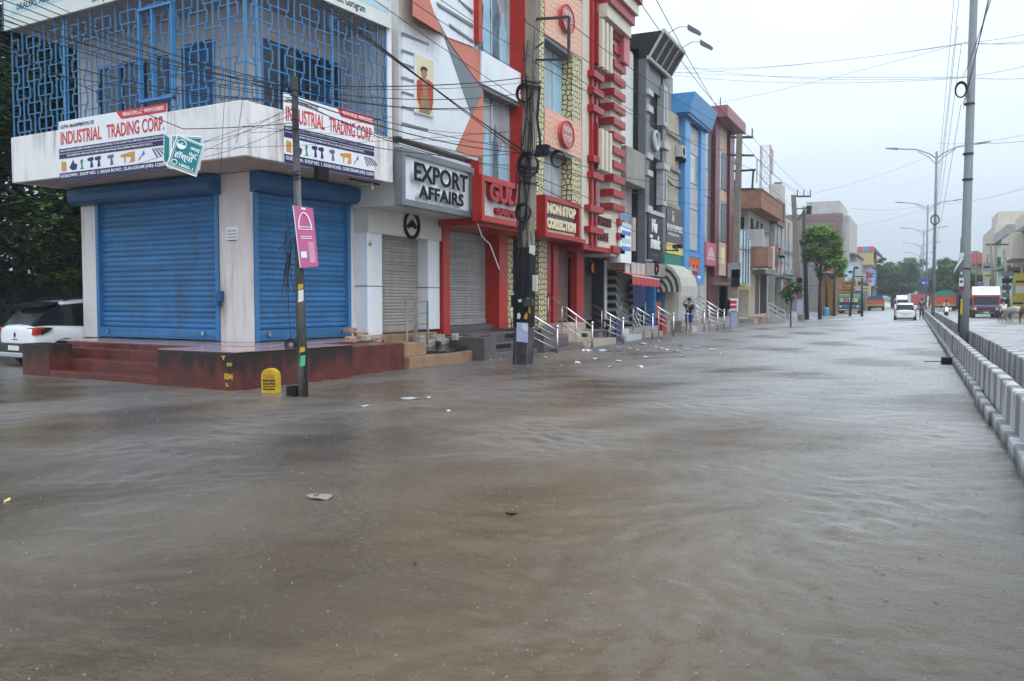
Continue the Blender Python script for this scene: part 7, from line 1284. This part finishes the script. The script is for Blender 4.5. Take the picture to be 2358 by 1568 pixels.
for x, Y, z, mt, lab in ((2102, 150, 1.3, 'banner_white', 'white and pink banner on the far median'), (2113, 110, 1.0, 'red_pale', 'pink cloth banner on the far median')):
    g = onY(x, 690, Y); fb = thing('street_banner', lab, 'banner', (g.x, Y, 0)); MB().box(g.x - .7, g.x + .7, Y, Y + .06, z, z + 1.3).build('cloth', mt, fb); MB().tube([(g.x - .7, Y, -.2), (g.x - .7, Y, z + 1.3)], .04).tube([(g.x + .7, Y, -.2), (g.x + .7, Y, z + 1.3)], .04).build('post', 'steel', fb)
bl_ = thing('blue_drum', 'blue water drum at the foot of the street tree', 'drum', onY(1902, 738, 76)); g = onY(1902, 735, 76); MB().lathe([(.02, .3), (.22, .3), (.25, .6), (.25, .95), (.02, .96)], (g.x, 76, 0), 14).build('drum', 'hoarding_blue', bl_, smooth=False); MB().lathe([(.25, .96), (.26, 1.0), (.02, 1.01)], (g.x, 76, 0), 14).build('lid', 'plate', bl_)

# ================================================================== FLOATING LITTER
rl = random.Random(5)
def flat(px_, py_, w, h, mt, name, lab, cat, grp=None, curl=.02, sq=False):
    c = ong(px_, py_, .008); D = (c - EYE).dot(FW); W_ = w / FPX * D; d_ = (c - EYE).length; Hh = h / FPX * D * D / 1.65 if not sq else W_ * .5; Hh = min(Hh, W_ * 1.6); n = 8
    m = MB(); a0 = rl.uniform(0, 1); ring = []
    for k in range(n): a = 2 * math.pi * k / n; f = rl.uniform(.7, 1.15); ring.append(c + RT * (W_ / 2 * f * math.cos(a)) + FH * (Hh / 2 * f * math.sin(a)) + Vector((0, 0, rl.uniform(0, curl))))
    m.hull([p - Vector((0, 0, .006)) for p in ring], ring); return solo(m, name, mt, lab, cat, grp)
flat(735, 1147, 62, 9, 'canvas' if 0 else M('plastic_film', (.24, .21, .19), .25), 'plastic_sheet', 'torn grey plastic sheet floating alone in the foreground', 'plastic sheet', None, .03); flat(728, 1145, 16, 5, 'red_pale', 'paper_label', 'small red label on the floating grey plastic sheet', 'label', None, .035)
flat(15, 1153, 13, 6, 'board_yellow', 'fallen_leaf', 'yellow leaf floating at the left edge of the water', 'leaf'); flat(1177, 1184, 26, 4, 'leaf_dark', 'leaf_spray', 'dark green leaf spray floating in the middle foreground', 'leaf'); flat(1032, 946, 10, 3, 'board_yellow', 'fallen_leaf', 'tiny yellow leaf floating right of the leaning pole', 'leaf'); flat(838, 935, 24, 3, 'panel_pale', 'plastic_scrap', 'pale flat scrap floating right of the leaning pole', 'litter'); flat(985, 915, 14, 4, 'paper', 'foam_scrap', 'white foam scrap floating before the red plinth end', 'litter'); flat(945, 918, 50, 3, 'panel_pale', 'plastic_scrap', 'thin pale streak of plastic beside the white foam scrap', 'litter'); flat(955, 1300, 9, 2, 'bark', 'fallen_leaf', 'brown leaf floating in the near foreground', 'leaf')
def bottle(px_, py_, L, r, mt, cap, lab):
    c = ong(px_, py_, .03); t = thing('plastic_bottle', lab, 'bottle', c); d = (RT * .97 + FH * .2).normalized(); s = c - d * L / 2
    MB().tube([s, s + d * .02, s + d * L * .7, s + d * L * .85, s + d * L * .9, s + d * L], [r * .7, r, r, r * .5, r * .35, r * .35], 10).build('bottle', mt, t, smooth=True); MB().tube([s + d * L * .97, s + d * (L * .97 + .03)], r * .42, 8).build('cap', cap, t); MB().tube([s + d * L * .25, s + d * L * .55], r * 1.02, 10).build('label', 'sign_sky' if cap != 'plate' else 'panel_pale', t)
bottle(1350, 807, .31, .045, 'banner_white', 'plate', 'big white plastic bottle floating at the second handrail'); bottle(1388, 807, .30, .042, M('clear_plastic', (.45, .52, .60), .1), 'banner_sky', 'clear bottle with a blue label floating at the second handrail')
spots = [(1129, 830, 10, 5), (1152, 828, 9, 6), (1255, 824, 18, 3), (1370, 826, 20, 3), (1425, 832, 24, 4), (1480, 792, 34, 6), (1462, 788, 10, 5), (1556, 809, 26, 5), (1500, 797, 16, 6), (1522, 803, 30, 9), (1535, 806, 20, 6), (1510, 799, 10, 8), (1585, 803, 40, 4), (1490, 823, 28, 7), (1606, 800, 20, 4), (1640, 806, 30, 3), (1425, 800, 14, 3), (1450, 803, 12, 4), (1468, 807, 16, 3), (1570, 820, 24, 3), (1330, 836, 22, 3), (1290, 842, 14, 3), (1545, 784, 12, 5), (1516, 786, 14, 5), (1566, 796, 18, 5), (1660, 815, 24, 3), (1405, 846, 16, 3), (1475, 845, 20, 3)]
mats = ['paper', 'panel_pale', 'canvas', 'sign_cream', 'paper', 'canvas', 'panel_pale', 'paper', 'panel_pale', 'canvas']
for i, (x, y, w, h) in enumerate(spots): flat(x, y, w * .6, h * .6, mats[i % 10], 'litter_scrap', 'pale scrap of litter floating before the shop handrails', 'litter', 'litter floating before the shops', .05)
m = MB()
for k in range(700):
    x = rl.gauss(-8.9, .8); y = rl.uniform(22, 48); s = rl.uniform(.01, .05); a = rl.uniform(0, 3.1); m.add([(x, y, .006), (x + s * math.cos(a), y + s * math.sin(a), .012), (x + s * .4, y + s * .5, .008)], [(0, 1, 2)])
o = m.build('floating_chaff', M('chaff', (.26, .19, .10), .9, var=.5, scale=5)); o['kind'] = 'stuff'

# ================================================================== RAIN DROPS HITTING THE WATER
M('splash', (.30, .285, .26), .1, var=.1, spec=.6)
m = MB()
for k in range(6500):
    u = rl.random(); d = 3.2 + 24 * u ** 1.25; an = rl.uniform(-.56, .56); p = EYE + (FH * math.cos(an) + RT * math.sin(an)) * (d / math.cos(an)); x, y = p.x, p.y
    if x > .85 or x < -10 and y > 11.5: continue
    s = rl.choice((.25, .3, .35, .4, .5, .8)) * (1 + d / 30); kind = rl.random()
    if kind < .45: m.ball((x, y, .003), .006 * s, 6, 4)                                   # floating bubble
    elif kind < .75:
        h = rl.uniform(.006, .018) * s; m.tube([(x, y, -.002), (x, y, h * .5), (x, y, h)], [.005 * s, .0018 * s, .001 * s], 4); m.ball((x + rl.uniform(-.004, .004), y, h * 1.3), .0028 * s, 5, 3)
    else:
        for j in range(6): a = 2 * math.pi * j / 6 + x; q = .010 * s; m.tube([(x + q * math.cos(a), y + q * math.sin(a), 0), (x + 1.6 * q * math.cos(a), y + 1.6 * q * math.sin(a), rl.uniform(.006, .016) * s)], [.0025 * s, .0008 * s], 3)
o = m.build('rain_splashes', 'splash', smooth=True); o['kind'] = 'stuff'

# ================================================================== CLUTTER ON THE OLD FACADES
def ac(x, y, z, lab):
    t = thing('air_conditioner', lab, 'air conditioner', (x, y, z)); MB().box(x, x + .35, y, y + .9, z, z + .6).build('case', 'plaster_white', t, bevel=.02); MB().disc((x + .352, y + .36, z + .3), 'x', .22, .01, 18).build('fan_grille', 'black', t); MB().box(x - .05, x + .35, y + .05, y + .12, z - .2, z - .002).box(x - .05, x + .35, y + .75, y + .82, z - .2, z - .002).build('bracket', 'black', t)
ac(-11.38, 70.2, 6.6, 'white air conditioner on the plastered house beside its dark door'); ac(-10.88, 80.9, 5.6, 'white air conditioner between windows of the grey house'); ac(-10.88, 86, 4.0, 'white air conditioner low on the far end of the grey house'); ac(-11.23, 44.5, 9.0, 'white air conditioner high on the beige billboard building')
rj = random.Random(9)
for y0, y1, z, X in ((67.6, 77, 7.4, -11.3), (78.2, 90, 6.2, -10.8), (78.2, 90, 3.9, -10.2), (42.2, 45.2, 7.7, -11.1), (59, 66, 5.2, -10.6)):
    m = MB()
    for k in range(4): a = Vector((X, y0, z + rj.uniform(-.3, .3))); b = Vector((X + .05, y1, z + rj.uniform(-.4, .4))); m.tube([a.lerp(b, i / 6) - Vector((0, 0, .5 * (i / 6) * (1 - i / 6))) for i in range(7)], .02, 4)
    solo(m, 'wall_wiring', 'cable', 'sagging black wiring stapled along an old house front', 'cable', 'wiring along old house fronts')
for x, y, z, r_, lab in ((-13, 69, 9.85, .5, 'black water tank on the roof of the plastered house'), (-12.4, 84, 9.3, .45, 'black water tank on the roof of the grey house'), (12, 112, 9.9, .6, 'black water tank on the mint building'), (12.4, 122, 9.9, .6, 'second black water tank on the far end of the mint building')):
    t = thing('water_tank', lab, 'tank', (x, y, z)); MB().lathe([(.02, 0), (r_, 0), (r_ * .97, .4), (r_, .8), (r_ * .8, 1.05), (r_ * .3, 1.15), (.02, 1.15)], (x, y, z), 16).build('tank', 'black', t); MB().lathe([(r_ * .3, 1.15), (r_ * .3, 1.22), (.02, 1.22)], (x, y, z), 12).build('lid', 'pole_black', t)
for i, (y, z, w, h, mt) in enumerate(((79, 2.4, 1.2, 1.0, 'red_pale'), (84, 2.3, 2.2, .8, 'board_yellow'), (87.2, 2.5, 1.8, 1.1, 'panel_pale'))):
    t = thing('shop_board', ('small red board over a shutter of the grey house', 'long yellow board over a shutter of the grey house', 'white board at the far end of the grey house')[i], 'sign', (-10.25, y, z)); MB().box(-10.28, -10.2, y, y + w, z, z + h).build('panel', mt, t); MB().box(-10.2, -10.19, y + .15, y + w - .15, z + h * .55, z + h * .75).build('printed_band', 'black', t)
gh_ = [o for o in COL.objects if o.get('label') == 'grim grey narrow house with drain pipes behind the leaning pole'][0]
for y in (78.4, 81.4, 84.4, 87.2): sheet_shutter(gh_, -10.88, y, y + 2.4, .3, 3.0, 'shutter_dim', .12)

# ------------------------------------------------------------------ boards, awnings and clutter down the far left kerb
rk = random.Random(17); cols = ['red_pale', 'board_yellow', 'panel_pale', 'sign_sky', 'board_grey', 'truck_green', 'tin_yellow', 'paper_blue', 'canvas']
for i in range(16):
    Y = 98 + i * 3.6; x = -7.6 - rk.uniform(0, 1.2) + (i * .12); z = rk.uniform(2.2, 5.2); w = rk.uniform(.9, 2.2); h = rk.uniform(.5, 1.4); mt = cols[rk.randrange(9)]
    t = thing('shop_board', 'small hazy shop board hanging over the far left kerb', 'sign', (x, Y, z), 'small boards over the far left kerb'); MB().box(x - w / 2, x + w / 2, Y, Y + .12, z, z + h).build('panel', mt, t); MB().box(x - w * .4, x + w * .4, Y - .02, Y, z + h * .4, z + h * .6).build('printed_band', 'black' if mt != 'board_grey' else 'panel_pale', t); MB().tube([(x - w / 2, Y + .06, z + h * .8), (x - w / 2 - 1.5, Y + .06, z + h * .8)], .03).build('bracket', 'black', t)
for i in range(7):
    Y = 100 + i * 9; x = -8.4 + i * .25
    t = thing('shop_awning', 'sagging tarpaulin awning over a far left shop front', 'awning', (x, Y, 2.3), 'tarpaulin awnings down the far left kerb'); MB().hull([(x - 1.6, Y, 2.9), (x, Y, 2.35), (x, Y + 3, 2.3), (x - 1.6, Y + 3, 2.9)], [(x - 1.6, Y, 2.94), (x, Y, 2.39), (x, Y + 3, 2.34), (x - 1.6, Y + 3, 2.94)]).build('cloth', ('tarp_blue', 'canvas', 'truck_rust', 'canvas_dark')[i % 4], t)
    for y in (Y + .1, Y + 2.9): MB().tube([(x - .1, y, -.2), (x - .1, y, 2.36)], .035).build('post', 'pole_black', t)
for (bx0, bx1, Yf, z0, z1, o_) in ((-11.4, -9.4, 129.93, 3, 10, 'unplastered brick'),):
    bkt = [o for o in COL.objects if str(o.get('label', '')).startswith(o_)][0]
    for zz in (3.2, 6.4):
        f = MB().box(bx0, bx0 + 1.1, Yf, Yf + .06, zz, zz + 1.5).build('window', 'concrete_old', bkt); MB().box(bx0 + .1, bx0 + 1.0, Yf - .02, Yf, zz + .1, zz + 1.4).build('pane', 'dark_room', f)
for i in range(8):
    Y = 104 + i * 6; x = 8.9 - rk.uniform(0, .6); z = rk.uniform(2.4, 5.5); w = rk.uniform(.8, 1.8); h = rk.uniform(.6, 1.3); mt = cols[rk.randrange(9)]
    t = thing('shop_board', 'small hazy shop board on the far right building fronts', 'sign', (x, Y, z), 'small boards on the far right fronts'); MB().box(x, x + w, Y, Y + .12, z, z + h).build('panel', mt, t); MB().box(x + .1, x + w - .1, Y - .02, Y, z + h * .4, z + h * .6).build('printed_band', 'black', t)
